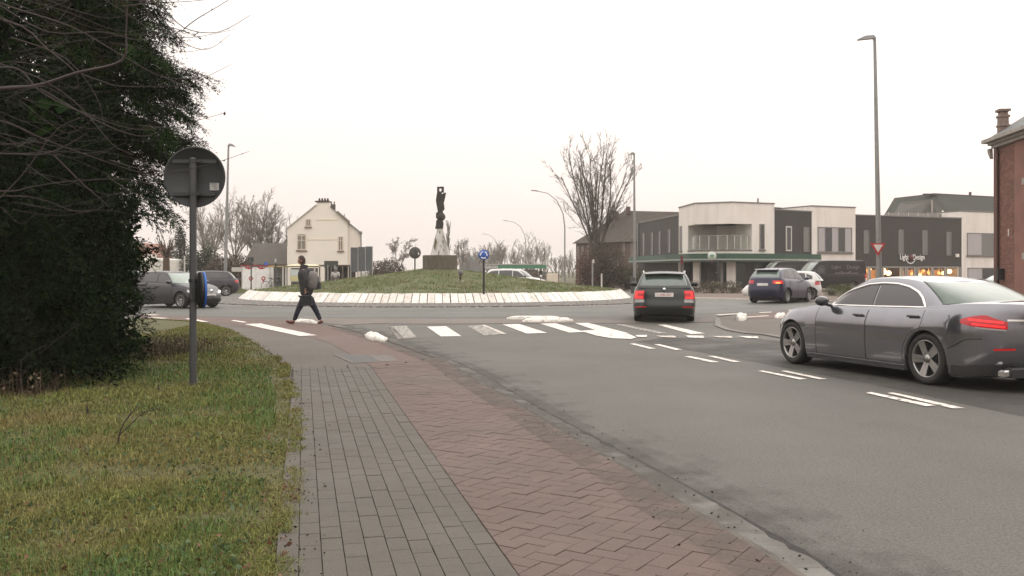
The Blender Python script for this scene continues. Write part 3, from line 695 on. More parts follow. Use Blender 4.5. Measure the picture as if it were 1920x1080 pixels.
leaves('edge_litter', np.stack([Xc, Yc, np.full(n, .046)], 1), .011+.012*rs.rand(n), leaf_mat('soil_litter', (.03, .02, .013), (.075, .05, .035)), .1, seed=9, asp=.6)
n = 260; Yc = np.exp(rs.uniform(np.log(4.4), np.log(14), n)); gly = np.array([p.y for p in Gutter_L]); glx = np.array([p.x for p in Gutter_L])
Xc = np.interp(Yc, gly, glx)+rs.normal(.05, .22, n)
leaves('gutter_litter', np.stack([Xc, Yc, np.where(Xc < np.interp(Yc, gly, glx), .045, .018)], 1), .010+.012*rs.rand(n), leaf_mat('dark_litter', (.012, .009, .008), (.05, .035, .028)), .15, seed=19, asp=.5)
# mound grass
n = 60000; R = 9.7*np.sqrt(rs.rand(n)); A = rs.rand(n)*2*np.pi; Z = .44+1.22*np.maximum(0, 1-R/9.75)**1.15
Xm, Ym = RC.x+R*np.cos(A), RC.y+R*np.sin(A); pm = vnoise(Xm+60, Ym, .9, 6)*.6+vnoise(Xm+60, Ym, 2.6, 16)*.4
kk = (rs.rand(n) < np.clip((pm-.05)*2, .2, 1)) & (Ym < RC.y+2.5)
Xm, Ym, Z, pm = Xm[kk], Ym[kk], Z[kk], pm[kk]
blades('mound_grass', np.stack([Xm, Ym, Z-.02], 1), .06+.16*pm*rs.rand(len(Xm)), np.full(len(Xm), .022), MT['blade_mound'], .9, seed=6)
n = 500; R = 9.6*np.sqrt(rs.rand(n)); A = np.pi+rs.rand(n)*np.pi; Z = .44+1.22*np.maximum(0, 1-R/9.75)**1.15
leaves('mound_leaves', np.stack([RC.x+R*np.cos(A), RC.y+R*np.sin(A), Z+.06], 1), .07, leaf_mat('mound_dead_leaf', (.06, .035, .02), (.14, .09, .05)), .4, seed=28)
# verge grass far left and by the shop
n = 9000; Yv = rs.uniform(58, 76, n); Xv = rs.uniform(-30, -12, n); kk = Yv > 61+(-12-Xv)*-.1
blades('verge_grass', np.stack([Xv, Yv, np.full(n, .06)], 1), .1+.15*rs.rand(n), np.full(n, .035), MT['blade_mound'], .9, seed=26)
# --- big conifer at the left
def spray(rs, L=.45, n=28, nl=.055):
    """one drooping twig of needles: returns triangle vertices"""
    V = []
    for i in range(n):
        f = i/n; p = np.array([L*f, 0, -.10*L*f*f*4]); a = rs.uniform(0, 2*np.pi)
        d = np.array([.55, math.cos(a)*.8, math.sin(a)*.6]); d /= np.linalg.norm(d); l = nl*(1.1-.5*f)*rs.uniform(.7, 1.3)
        s = np.cross(d, [0.3, .2, 1.]); s = s/np.linalg.norm(s)*.0095
        V += [p-s, p+s, p+d*l]
    for sd in (-1, 1):
        for j in range(3):
            f0 = .15+.25*j; q = np.array([L*f0, 0, -.4*L*f0*f0]); dr = np.array([.75, sd*.65, -.25])
            for i in range(8):
                f = i/8*L*.42; p = q+dr*f; a = rs.uniform(0, 2*np.pi); d = dr*.6+np.array([0, math.cos(a)*.7, math.sin(a)*.6]); d /= np.linalg.norm(d)
                s = np.cross(d, [0.3, .2, 1.]); s = s/np.linalg.norm(s)*.0095; V += [p-s, p+s, p+d*nl*rs.uniform(.6, 1.1)]
    return np.array(V)
rs = np.random.RandomState(12); TPL = [spray(rs) for _ in range(6)]
def sprays(name, P, D, sc, m, parent, seed=1):
    rs = np.random.RandomState(seed); out_ = []
    D = D/(np.linalg.norm(D, axis=1, keepdims=True)+1e-9)
    up = np.tile([[0, 0, 1.]], (len(P), 1)); s = np.cross(up, D); s /= np.linalg.norm(s, axis=1, keepdims=True)+1e-9; u = np.cross(D, s)
    roll = rs.normal(0, .5, len(P)); c_, s_ = np.cos(roll)[:, None], np.sin(roll)[:, None]; s, u = s*c_+u*s_, u*c_-s*s_
    pick = rs.randint(0, len(TPL), len(P))
    for k, T in enumerate(TPL):
        ii = np.where(pick == k)[0]
        if not len(ii): continue
        B = np.stack([D[ii], s[ii], u[ii]], 1)*sc[ii][:, None, None]
        out_.append((np.einsum('vk,nkj->nvj', T, B)+P[ii][:, None, :]).reshape(-1, 3))
    V = np.concatenate(out_); return np_mesh(name, V, np.arange(len(V)).reshape(-1, 3), m, parent)
TC = np.array([-8.3, 14.6, 0.])
con = empty('conifer_tree', TC, 0, 'large dark conifer with drooping blue green boughs filling the upper left', 'tree')
segs_mesh('trunk', [(0, 0, -.1, 0, 0, 4, .26, .22), (0, 0, 4, 0, 0, 9.5, .22, .08)], MT['bark_dark'], con, 10)
rs = np.random.RandomState(31); P = []; D = []; S = []; BR = []
for b in range(215):
    z = rs.uniform(2.0, 8.2); a = rs.uniform(0, 2*np.pi)
    R = (3.25-.33*max(0, z-4.8))*rs.uniform(.74, .96)
    if z < 3.5: R *= .66
    dirv = np.array([math.cos(a), math.sin(a), 0]); p0 = np.array([0, 0, z]); pr = p0
    vis = math.sin(a) < .55 or math.cos(a) > .2
    if not vis: continue
    for k in range(1, 9):
        f = k/8; q = p0+dirv*R*f+np.array([0, 0, .35*math.sin(f*3.1)-1.05*f*f]); BR.append((*pr, *q, .035*(1-f)+.006, .035*(1-f)+.004)); pr = q
        if f < .45: continue
        for _ in range(8):
            sd = rs.normal(0, .42); P.append(q+np.array([-dirv[1], dirv[0], 0])*sd*.45+rs.normal(0, .07, 3)); dd = dirv+np.array([-dirv[1], dirv[0], 0])*sd*1.2+np.array([0, 0, rs.uniform(-.95, -.05)])
            D.append(dd); S.append(rs.uniform(.75, 1.35))
for (bx, by, bd, nb) in [(352, 62, 13.6, 90), (378, 142, 13.4, 120), (362, 182, 14.0, 80), (372, 212, 13.6, 90), (374, 262, 13.8, 90), (340, 246, 13.2, 60), (330, 285, 13.9, 60), (318, 20, 13.8, 70), (330, 110, 13.2, 70)]:
    tip = np.array(AT(bx, by, bd))-TC; st = np.array([.3, 0, tip[2]+.25]); dv = tip-st; dv[2] = 0; dv /= np.linalg.norm(dv); pr = st
    for k in range(1, 11):
        f = k/10; q = st+(tip-st)*f+np.array([0, 0, .28*math.sin(f*3.1)]); BR.append((*pr, *q, .035*(1-f)+.006, .035*(1-f)+.004)); pr = q
    for _ in range(nb):
        f = 1-.62*rs.rand()**1.5; w_ = rs.normal(0, .30)*(1.15-f)+rs.normal(0, .05); sidev = np.array([-dv[1], dv[0], 0])
        P.append(st+(tip-st)*f+np.array([0, 0, .28*math.sin(f*3.1)])+sidev*w_*1.6+rs.normal(0, .05, 3)-dv*.30); D.append(dv*1.0+sidev*w_*1.5+np.array([0, 0, rs.uniform(-.9, .12)])); S.append(rs.uniform(.7, 1.05))
P, D, S = np.array(P), np.array(D), np.array(S)
near = (P[:, 1] < 1.5) | (P[:, 0] > 1.5)
P, D, S = P[near], D[near], S[near]; h = rs.rand(len(P)) < .62
cr = sprays('crown', P[h], D[h], S[h], MT['needle'], con, 2)
sprays('needles', P[~h], D[~h], S[~h], MT['needle_dark'], cr, 3)
segs_mesh('branches', BR, MT['bark_dark'], con, 4)
n = 16000; a = rs.rand(n)*2*np.pi; rr_ = 2.35*np.sqrt(rs.rand(n)); zz = rs.uniform(.4, 8.2, n); rr_ *= np.clip(1-(zz-5)*.10, .5, 1)
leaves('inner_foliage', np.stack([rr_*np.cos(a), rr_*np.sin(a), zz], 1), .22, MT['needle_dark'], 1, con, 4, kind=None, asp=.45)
# --- dark evergreen hedge under it
hg = empty('evergreen_hedge', (-7.85, 12.7, 0), 0, 'dark dense evergreen hedge at the left edge below the conifer', 'hedge')
n = 150000; a = rs.rand(n)*2*np.pi; ph = np.arccos(1-1.0*rs.rand(n)); rad = 1-.16*rs.rand(n)**1.8
lump = 1+.30*(vnoise(a*4+30, ph*6+30, 1.1, 41)-.5)+.22*(vnoise(a*9+30, ph*13+30, 1.1, 42)-.5)
sx, sy, sz = 2.62, 1.75, 4.1
P = np.stack([np.sign(np.cos(a))*np.abs(np.cos(a))**.8*np.sin(ph)**.42*sx*rad*lump, np.sign(np.sin(a))*np.abs(np.sin(a))**.8*np.sin(ph)**.42*sy*rad*lump, np.cos(ph)*sz*rad*lump+.05], 1)
P[:, 0] += .25*np.clip(P[:, 2]-1.2, 0, 1)*(P[:, 0] > 0)*0
kk = (P[:, 1] < .9); P = P[kk]
low = rs.rand(len(P)) < np.clip(P[:, 2]*2.2, .25, 1); P = P[low]
leaves('foliage', P, .065, MT['hedge_leaf'], .9, hg, 5, kind=None, asp=.5)
n = 9000; P = rs.uniform(-1, 1, (n, 3))*np.array([2.0, 1.1, 1.8])+np.array([0, .15, 1.9])
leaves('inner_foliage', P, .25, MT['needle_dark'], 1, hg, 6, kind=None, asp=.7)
ST = []
for k in range(26):
    x0, y0 = rs.uniform(-2.3, 2.1), rs.uniform(-1.5, -.6); p = np.array([x0, y0, 0.]); d = np.array([rs.normal(0, .25), rs.normal(-.1, .2), 1.])
    for j in range(5):
        q = p+d*rs.uniform(.2, .34); ST.append((*p, *q, .014-.002*j, .012-.002*j)); d = d+rs.normal(0, .25, 3); p = q
tag(segs_mesh('stems', ST, MT['bark_dark'], hg, 5), kind='stuff')
SP, SD, SS = [], [], []
for k in range(420):
    a_ = rs.uniform(-2.6, .5); z_ = rs.uniform(.2, 3.9); f_ = (1-(z_/4.2)**5)**.3; SP.append((2.5*math.cos(a_)*f_, 1.6*math.sin(a_)*f_, z_)); SD.append((math.cos(a_), math.sin(a_), rs.uniform(-.9, .5))); SS.append(rs.uniform(.6, 1.15))
sprays('shoots', np.array(SP), np.array(SD), np.array(SS), MT['needle_dark'], hg, 9)
BS = []
for k in range(70):
    p = np.array([rs.uniform(-2.4, 2.2), rs.uniform(-2.3, -1.5), 0.]); d = np.array([rs.normal(0, .7), rs.normal(0, .4), rs.uniform(.3, 1.)]); d /= np.linalg.norm(d)
    for j in range(5):
        q = p+d*rs.uniform(.10, .2); BS.append((*p, *q, .008-.001*j, .007-.001*j)); d = d+rs.normal(0, .3, 3)+np.array([0, 0, -.12]); d /= np.linalg.norm(d); p = q
tag(segs_mesh('dead_twigs', BS, MT['twig'], hg, 4), kind='stuff')
# dry weeds and brambles along the hedge foot
wd_ = empty('dry_weeds', (-5.3, 13.6, 0), 0, 'brown withered weeds at the foot of the dark hedge', 'weeds')
n = 2600; P = []
for i in range(n):
    u_ = rs.rand()
    if u_ < .62: P.append((rs.normal(-1.0, .42), rs.normal(3.0, .9), 0))
    else: P.append((rs.uniform(-2.9, -.2), rs.uniform(-2.8, -2.0), 0))
P = np.array(P)+np.array([-5.3, 13.6, .0])
bl = blades('stems', P, .10+.34*rs.rand(n)**1.6, np.full(n, .009), MT['dry'], .9, seed=12); bl['kind'] = 'stuff'; bl.parent = wd_; bl.matrix_parent_inverse = Matrix.Translation((5.3, -13.6, 0))
n = 1500; P2 = P[rs.randint(0, len(P), n)]+np.stack([rs.normal(0, .06, n), rs.normal(0, .06, n), .04+.26*rs.rand(n)], 1)
lv_ = leaves('withered_leaves', P2, .05, MT['dry'], 1, None, 13, kind=None, asp=.6); lv_.parent = wd_; lv_.matrix_parent_inverse = Matrix.Translation((5.3, -13.6, 0))
# small bare sapling in the lawn
def px_branches(name, rows, m, parent, org, n=5):
    S = []
    for row in rows:
        d0, d1, r0, r1 = row[0]; pts = row[1]; k = len(pts)-1
        W = [AT(x, y, d0+(d1-d0)*i/k)-org for i, (x, y) in enumerate(pts)]
        C = []
        for i in range(k):                     # Catmull-Rom for a bent look
            a, b, c, d = W[max(i-1, 0)], W[i], W[i+1], W[min(i+2, k)]
            for j in range(4):
                t_ = j/4; C.append(.5*((2*b)+(c-a)*t_+(2*a-5*b+4*c-d)*t_*t_+(3*b-a-3*c+d)*t_**3))
        C.append(W[-1])
        for i in range(len(C)-1):
            f, g_ = i/(len(C)-1), (i+1)/(len(C)-1); S.append((*C[i], *C[i+1], r0+(r1-r0)*f, r0+(r1-r0)*g_))
    return segs_mesh(name, S, m, parent, n), S
so_ = G(221, 842); sap = empty('sapling', so_, 0, 'thin bare forked sapling standing in the lawn', 'sapling')
dS = so_.y
px_branches('stem', [((dS, dS, .008, .005), [(221, 842), (223, 818), (231, 796), (246, 774)]), ((dS, dS, .005, .0025), [(224, 815), (238, 803), (254, 787), (272, 772), (300, 768)]), ((dS, dS, .004, .002), [(246, 774), (243, 762), (240, 752)]), ((dS, dS, .004, .002), [(240, 784), (252, 768), (257, 760)])], MT['twig'], sap, so_)
leaves('buds', np.array([AT(x, y, dS)-so_ for x, y in [(243,767),(258,763),(252,772),(264,780),(270,774),(306,770),(304,775),(248,786),(262,790),(232,803),(282,790)]]), .045, MT['dry'], 1, sap, 3)
for i, (x, y, lb) in enumerate([(163, 782, 'short dark plant stump in the lawn, left of the sapling'), (297, 739, 'short dark plant stump in the lawn between sapling and sign post')]):
    o_ = G(x, y); st = empty('plant_stump', o_, 0, lb, 'stump')
    mb = MB(); mb.tube([(0, 0, -.02), (.005, 0, .06), (-.004, .004, .12)], [.014, .012, .006], 6); mb.build('stalk', MT['bark_dark'], st)
# --- bare tree at the left whose twigs hang into the picture
BO = Vector((-5.6, 7.2, 0)); btw = empty('bare_tree', BO, 0, 'bare deciduous tree whose thin twigs hang in front of the conifer', 'tree')
segs_mesh('trunk', [(0, 0, -.1, 0, 0, 2.2, .16, .14), (0, 0, 2.2, .1, .1, 4.6, .14, .09)], MT['bark'], btw, 9)
rows = [((7.2,7.0,.030,.006),[(-420,240),(-200,190),(0,167),(70,161),(144,137),(228,114),(236,60),(238,10)]),((7.2,7.6,.016,.003),[(-420,-140),(-150,-60),(0,6),(133,50),(230,105),(305,144),(375,146)]),
 ((7,7.4,.014,.003),[(-300,10),(0,35),(92,95),(139,134),(146,155),(146,163),(138,166)]),((7.1,7.5,.012,.002),[(75,166),(178,225),(258,255),(305,246)]),((7,7.4,.010,.003),[(153,139),(190,152),(230,162),(336,161)]),
 ((7,6.8,.012,.002),[(-200,120),(0,126),(40,133),(75,170),(140,205),(240,240),(300,242)]),((7,7.3,.012,.003),[(-200,180),(0,226),(85,262),(190,300),(280,330)]),((6.8,7,.013,.004),[(-200,285),(0,288),(90,287),(160,252)]),
 ((7,7.4,.010,.003),[(-200,330),(0,358),(60,350),(130,340),(240,336),(300,352)]),((7,7.2,.009,.002),[(-100,380),(0,368),(70,372),(150,398),(200,385)]),((7,7.3,.010,.003),[(100,290),(150,340),(190,375),(205,388)]),
 ((7.2,7.6,.012,.003),[(-200,-80),(60,-30),(200,-2),(290,5),(345,52),(410,60),(470,28)]),((7.3,7.6,.008,.002),[(345,54),(370,35),(425,2),(450,-20)]),((7.3,7.7,.009,.002),[(230,12),(290,5),(350,3),(420,-4)]),
 ((7.3,7.7,.008,.002),[(305,144),(350,160),(375,150),(435,120)]),((7.2,7.6,.006,.002),[(260,235),(330,240),(370,226),(421,212)]),((7,7.5,.007,.002),[(205,300),(260,316),(320,322),(400,306),(467,284)]),
 ((7,7.5,.006,.002),[(200,330),(250,362),(300,380),(330,380)]),((7.2,7.6,.007,.002),[(300,30),(345,80),(390,92),(430,66)]),((7.2,7.6,.007,.002),[(255,-10),(310,60),(360,70),(440,55)]),((7.2,7.6,.006,.002),[(180,-10),(260,40),(330,95),(390,90)]),
 ((7,7.3,.009,.003),[(20,70),(120,108),(180,180),(196,240)]),((7,7.3,.010,.003),[(0,120),(80,150),(150,200),(210,270),(250,290)]),((7,7.2,.008,.003),[(-50,420),(40,330),(110,240),(180,215)]),((7,7.2,.008,.003),[(0,10),(90,60),(190,60),(260,75),(300,60)])]
rq = random.Random(8)
for k in range(46):
    x0, y0 = rq.uniform(-60, 60), rq.uniform(-30, 400); dx = rq.uniform(70, 300); sl_ = rq.uniform(-.35, .6)
    rows.append(((rq.uniform(6.6, 7.8), rq.uniform(6.6, 7.8), rq.uniform(.0022, .0048), .0014), [(x0, y0), (x0+dx*.35, y0+sl_*dx*.35+rq.uniform(-14, 22)), (x0+dx*.7, y0+sl_*dx*.7+rq.uniform(-10, 26)), (x0+dx, y0+sl_*dx*.8+rq.uniform(-22, 10))]))
rows = [((a[0], a[1], a[2]*(.62 if a[2] < .02 else .8), a[3]*.7), q) for a, q in rows]
_, S_ = px_branches('crown', rows, MT['twig'], btw, BO)
sg = np.array(S_); sg = sg[(sg[:, 7] < .006)]; pick = sg[rs.randint(0, len(sg), 500)]
leaves('buds', pick[:, 3:6]+rs.normal(0, .004, (500, 3)), .018, MT['bark_dark'], 1, btw, 4)
lf = leaves('last_leaf', np.array([AT(421, 213, 7.6)-BO]), .05, MT['bark_dark'], 1, btw, 2, kind=None)
# --- bare trees in the middle distance
PA = dict(sf=.25, n=6, wob=.06, up=[.025, .03, .03, .02], lev=3, kids=[2.0, 1.4, 1.1], ang=[.42, .5, .5], shr=.39, rmin=.008, rk=.42, trunk=.20, tilt=.37, bare=1)
bare_tree(1117, 74, 11.6, 'tall bare multi stemmed tree in front of the long brown building', 23, PA, stems=12, r0=.36, m=M('pale_brown_bark', (.11, .092, .076), .9, var=.3, scale=8))
PB = dict(sf=.4, n=6, wob=.10, up=[.04, .03, .03, .02], lev=3, kids=[1.8, 1.2, .8], ang=[.5, .55, .55], shr=.46, rmin=.012, rk=.52, trunk=.25, tilt=.45, bare=1)
for x, d, h, st, sd, lb in [(398, 100, 9.2, 4, 3, 'thin open bare tree with a forked crown right behind the round sign post'), (440, 104, 9.6, 6, 4, 'bare tree behind the left lamp post, between an open and a dense crown'),
                            (478, 110, 10.2, 11, 5, 'dense round bare tree directly behind the dark low roof'), (512, 112, 9.0, 10, 6, 'bushy bare tree next to the cream gable house'), (385, 120, 9.5, 6, 17, 'pale farther bare tree at the left of the bare row')]:
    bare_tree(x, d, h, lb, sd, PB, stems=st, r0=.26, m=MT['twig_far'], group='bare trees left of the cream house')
PW_ = dict(sf=.07, n=3, wob=.05, up=[.05], lev=1, kids=[1.0], ang=[.3], shr=.5, rmin=.016, rk=.6, trunk=.58, tilt=.95, bare=1)
bare_tree(312, 66, 4.1, 'pollard willow with a fan of bare upright twigs above a thick head', 9, PW_, stems=70, r0=.26, m=M('willow_bark', (.085, .055, .035), .9), name='pollard_willow')
PC = dict(n=5, wob=.12, up=[.03, -.01, -.02], lev=3, kids=[3, 2.2, 1.5], ang=[.7, .6, .6], shr=.45, rmin=.012, rk=.5, trunk=.25, bare=1)
bare_tree(748, 112, 5.6, 'small wispy bare birch right of the grey direction signs', 14, PC, stems=2, r0=.1, m=M('birch_twig', (.20, .16, .14), .9))
PP = dict(n=6, wob=.04, up=[.12, .14, .1], lev=2, kids=[7, 3], ang=[.4, .4], shr=.28, rmin=.02, rk=.4, trunk=.12, bare=0)
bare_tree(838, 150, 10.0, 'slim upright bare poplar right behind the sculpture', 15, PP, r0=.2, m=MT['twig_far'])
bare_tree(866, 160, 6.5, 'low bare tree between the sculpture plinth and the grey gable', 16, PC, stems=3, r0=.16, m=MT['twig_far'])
# far wood: one mass of trunks and twigs
S_ = []; rw = random.Random(21); PF = dict(n=3, wob=.09, up=[.06, .05], lev=2, kids=[2.4, 1.6], ang=[.5, .5], shr=.45, rmin=.028, rk=.5, bare=1)
for k in range(85):
    px = rw.uniform(868, 1105); d = rw.uniform(170, 240)
    top = 470-12*math.sin(px*.035)-(22 if 990 < px < 1030 else 0)+rw.uniform(-9, 12)
    h = 1.5+(507-top)/FPX*d
    p = Vector(((px-960)/FPX*d, d, 0))
    S_.append((*p, *(p+Vector((0, 0, h*.3))), .16, .13))
    for s_ in range(3):
        grow(S_, p+Vector((0, 0, h*rw.uniform(.08, .32))), Vector((rw.gauss(0, .25), rw.gauss(0, .25), 1)).normalized(), h*rw.uniform(.5, .72), .08, 0, rw, PF)
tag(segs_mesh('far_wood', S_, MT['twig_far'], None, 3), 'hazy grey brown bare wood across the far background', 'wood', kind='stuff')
# bushes
def bush(name, x, d, zc, sx, sz, label, m, n=5200, leaf=.16, seed=1, cat='bush', sy=None, group=None):
    e = empty(name, ((x-960)/FPX*d, d, 0), 0, label, cat, group); rs = np.random.RandomState(seed)
    v = rs.normal(0, 1, (n, 3)); v /= np.linalg.norm(v, axis=1, keepdims=True); r_ = rs.rand(n)**.4
    r_ *= 1+.35*(vnoise(np.arctan2(v[:, 1], v[:, 0])*3+20, v[:, 2]*4+20, 1., seed)-.5)
    P = v*r_[:, None]*np.array([sx, sy or sx*.8, sz])+np.array([0, 0, zc]); P = P[P[:, 2] > 0]
    leaves('foliage', P, leaf, m, 1, e, seed, kind=None, asp=.5)
    S = [(0, 0, 0, rs.normal(0, .2)*sx, 0, zc, .06, .03) for _ in range(6)]
    tag(segs_mesh('stems', S, MT['bark_dark'], e, 4), kind='stuff'); return e
bush('evergreen_bush', 388, 76, 1.7, 1.25, 1.75, 'round dark green clipped bush right of the round sign post', MT['far_ever'], seed=3)
bush('evergreen_bush', 340, 82, 2.0, 1.7, 2.1, 'ragged grey green evergreen bush left of the round sign post', MT['far_ever'], seed=4)
S_ = []
bush('evergreen_bush', 338, 82, 4.3, .5, 1.0, 'narrow green top of an evergreen rising above the ragged bush', MT['far_ever'], n=900, seed=5)
bush('winter_shrub', 420, 74, 1.1, 1.6, 1.6, 'brown twiggy winter shrub right of the dark green bush', MT['shrub_brown'], seed=6)
bush('winter_shrub', 448, 76, 1.3, 1.5, 1.5, 'tall brown winter shrub just left of the white parcel lockers', MT['shrub_brown'], seed=7)
bush('winter_shrub', 726, 92, 1.3, 1.9, 1.3, 'rounded brown shrub right of the grey direction signs', MT['shrub_brown'], seed=8)
bush('winter_shrub', 250, 80, 1.2, 1.5, 1.3, 'dark hedge clump in front of the far red gable house', MT['far_ever'], seed=18)
bush('winter_shrub', 1100, 70, 1.1, .9, 1.9, 'reddish twiggy shrub at the left corner of the brown building', M('red_twigs', (.10, .055, .042), .9), n=3000, leaf=.14, seed=9)
bush('winter_shrub', 1135, 71, 1.5, 1.5, 2.2, 'dense dark brown climber at the foot of the tall bare tree', leaf_mat('brown_climber', (.035, .026, .018), (.075, .058, .038)), n=7000, leaf=.13, seed=10)
bush('winter_shrub', 1178, 72, .9, 1.5, 1.0, 'low olive shrub at the foot of the brown building', leaf_mat('olive_shrub', (.04, .038, .02), (.09, .08, .045)), n=4500, leaf=.12, seed=11)
bush('winter_shrub', 965, 120, .7, 6.0, .9, 'long low hedge under the green filling station canopy', MT['shrub_brown'], n=5000, leaf=.2, seed=12)
for i, (x, lb) in enumerate([(1295, 'leftmost clump of withered planting before the shop entrance'), (1335, 'middle clump of withered planting before the shop entrance'), (1372, 'rightmost clump of withered planting before the shop entrance')]):
    bush('planting', x, 60, .35, .85, .55, lb, leaf_mat('withered_planting', (.06, .052, .034), (.15, .13, .09)), n=1200, leaf=.10, seed=20+i, cat='shrub', group='planting in front of the shop')
bush('planting', 1585, 52, .35, .6, .45, 'low green yellow shrub just above the grey saloon bonnet', leaf_mat('yellow_green_shrub', (.07, .08, .03), (.14, .15, .06)), n=1500, leaf=.07, seed=24, cat='shrub')
bush('planting', 1560, 54, .3, .5, .4, 'small green shrub before the dark van', leaf_mat('green_shrub', (.05, .06, .025), (.10, .11, .05)), n=900, leaf=.07, seed=25, cat='shrub')
# ------------------------------------------------------------------ vehicles
def smooth_interp(pts, k=.10):
    xs = np.array([p[0] for p in pts], float); ys = np.array([p[1] for p in pts], float)
    gx_ = np.linspace(xs[0], xs[-1], 600); gy_ = np.interp(gx_, xs, ys); wn_ = max(3, int(k/((xs[-1]-xs[0])/600))*2+1)
    ker = np.hanning(wn_+2)[1:-1]; ker /= ker.sum()
    gy_ = np.convolve(np.pad(gy_, wn_//2, mode='edge'), ker, 'valid')
    return lambda x: np.interp(x, gx_, gy_)
class Shell:
    def __init__(s, sp):
        s.sp = sp; s.L, s.W, s.H = sp['L'], sp['W'], sp['H']; s.r = sp['r']; s.ws = (sp['fo'], sp['fo']+sp['wb'])
        s.top = smooth_interp(sp['top'], .22); s.gc = sp.get('gc', .17); s.Ra = s.r+sp.get('gap', .05)
        s.side = smooth_interp(sp.get('side', [(0, .945), (.12, .975), (.4, 1.0), (.66, .99), (.85, .962), (.94, .93), (1, .885)]), .06)
        s.ef = smooth_interp(sp['front'], .1); s.er = smooth_interp(sp['rear'], .1)
        s.af, s.ar, s.n = sp.get('af', .85), sp.get('ar', .75), sp.get('n', 2.7)
        s.roof = smooth_interp(sp['roof'], .35)
    def plan(s, x):
        x = np.asarray(x, float); L = s.L
        f = np.clip(1-x/s.af, 0, 1); r = np.clip(1-(L-x)/s.ar, 0, 1)
        return (1-f**s.n)**(1/s.n)*(1-r**s.n)**(1/s.n)
    def zlow(s, x, arch=True):
        x = np.asarray(x, float); z = s.gc+.05*np.clip(1-x/.5, 0, 1)+.07*np.clip(1-(s.L-x)/.55, 0, 1)
        if arch:
            for c in s.ws:
                q = s.Ra**2-(x-c)**2; z = np.where(q > 0, np.maximum(z, s.r+np.sqrt(np.maximum(q, 0))), z)
        return z
    def lower(s, x, v, arch=True):
        """point on the lower body: x along the length from the front, v from sill (0) to top edge (1)"""
        x = np.asarray(x, float); v = np.asarray(v, float)
        z0 = s.zlow(x, arch); zt = s.top(x); zb = s.zlow(x, False)
        z = z0+v*(zt-z0); ve = np.clip((z-zb)/(zt-zb), 0, 1)
        y = s.W/2*s.plan(x)*s.side(ve)
        xs = x+s.ef(ve)*np.clip(1-x/1.0, 0, 1)**1.6-s.er(ve)*np.clip(1-(s.L-x)/.8, 0, 1)**1.6
        return xs, y, z
    def xsamples(s):
        th = np.linspace(0, np.pi/2, 20)
        a = list(s.af*(1-np.cos(th)**(2/s.n)))+list(s.L-s.ar*(1-np.cos(th)**(2/s.n)))+list(np.linspace(s.af, s.L-s.ar, 26))
        for c in s.ws: a += list(c+s.Ra*np.cos(np.linspace(0, np.pi, 25)))+[c-s.Ra-.002, c+s.Ra+.002]
        a = sorted(x for x in a if 0 <= x <= s.L); o = [a[0]]
        for x in a[1:]:
            if x-o[-1] > .0018: o.append(x)
        if s.L-o[-1] > 1e-6: o[-1] = s.L
        return np.array(o)
    # greenhouse: v from belt (0) to roof (1); t from 0 (front centre) to 1 (rear centre)
    def gcontour(s, x0, x1, hw, af, ar, t):
        t = np.asarray(t, float); n = 2.6; th = np.clip(t/.3, 0, 1)*np.pi/2; tr = np.clip((1-t)/.3, 0, 1)*np.pi/2
        xf = x0+af*(1-np.cos(th)**(2/n)); xr = x1-ar*(1-np.cos(tr)**(2/n))
        x = np.where(t < .3, xf, np.where(t > .7, xr, (x0+af)+(x1-ar-x0-af)*np.clip((t-.3)/.4, 0, 1)))
        y = hw*np.where(t < .3, np.sin(th)**(2/n), np.where(t > .7, np.sin(tr)**(2/n), 1))
        return x, y
    def upper(s, t, v):
        sp = s.sp; v = np.asarray(v, float); t = np.asarray(t, float)
        xb, yb = s.gcontour(sp['cab'][0], sp['cab'][1], sp['hwb'], sp.get('gaf', .45), sp.get('gar', .45), t)
        xr, yr = s.gcontour(sp['cab'][2], sp['cab'][3], sp['hwr'], sp.get('raf', .25), sp.get('rar', .25), t)
        p = v**1.12; x = xb+(xr-xb)*p; y = yb+(yr-yb)*p
        fil = np.clip((v-.90)/.10, 0, 1); y = y-.0*fil
        zb = s.top(xb)-.03; z = zb+(s.roof(xr)-zb)*(1-(1-v)**1.22)
        return x, y, z
    def side_pt(s, x, z):
        """lateral position of the greenhouse side at (x, z)"""
        x = np.asarray(x, float); z = np.asarray(z, float); v = np.clip((z-s.top(x))/(s.H-s.top(x)), 0, 1); tt = np.linspace(.0, 1, 300)
        for _ in range(10):
            t = np.empty_like(x)
            for i in range(x.size):
                xx, _, _ = s.upper(tt, np.full(300, v.flat[i])); t.flat[i] = np.interp(x.flat[i], xx, tt)
            _, _, z0 = s.upper(t, np.zeros_like(t)); _, _, z1 = s.upper(t, np.ones_like(t))
            v = 1-(1-np.clip((z-z0)/(z1-z0), 0, 1))**(1/1.22)
        return s.upper(t, v)[1]
def grid_faces(nu, nv): return [(i*nv+j, (i+1)*nv+j, (i+1)*nv+j+1, i*nv+j+1) for i in range(nu-1) for j in range(nv-1)]
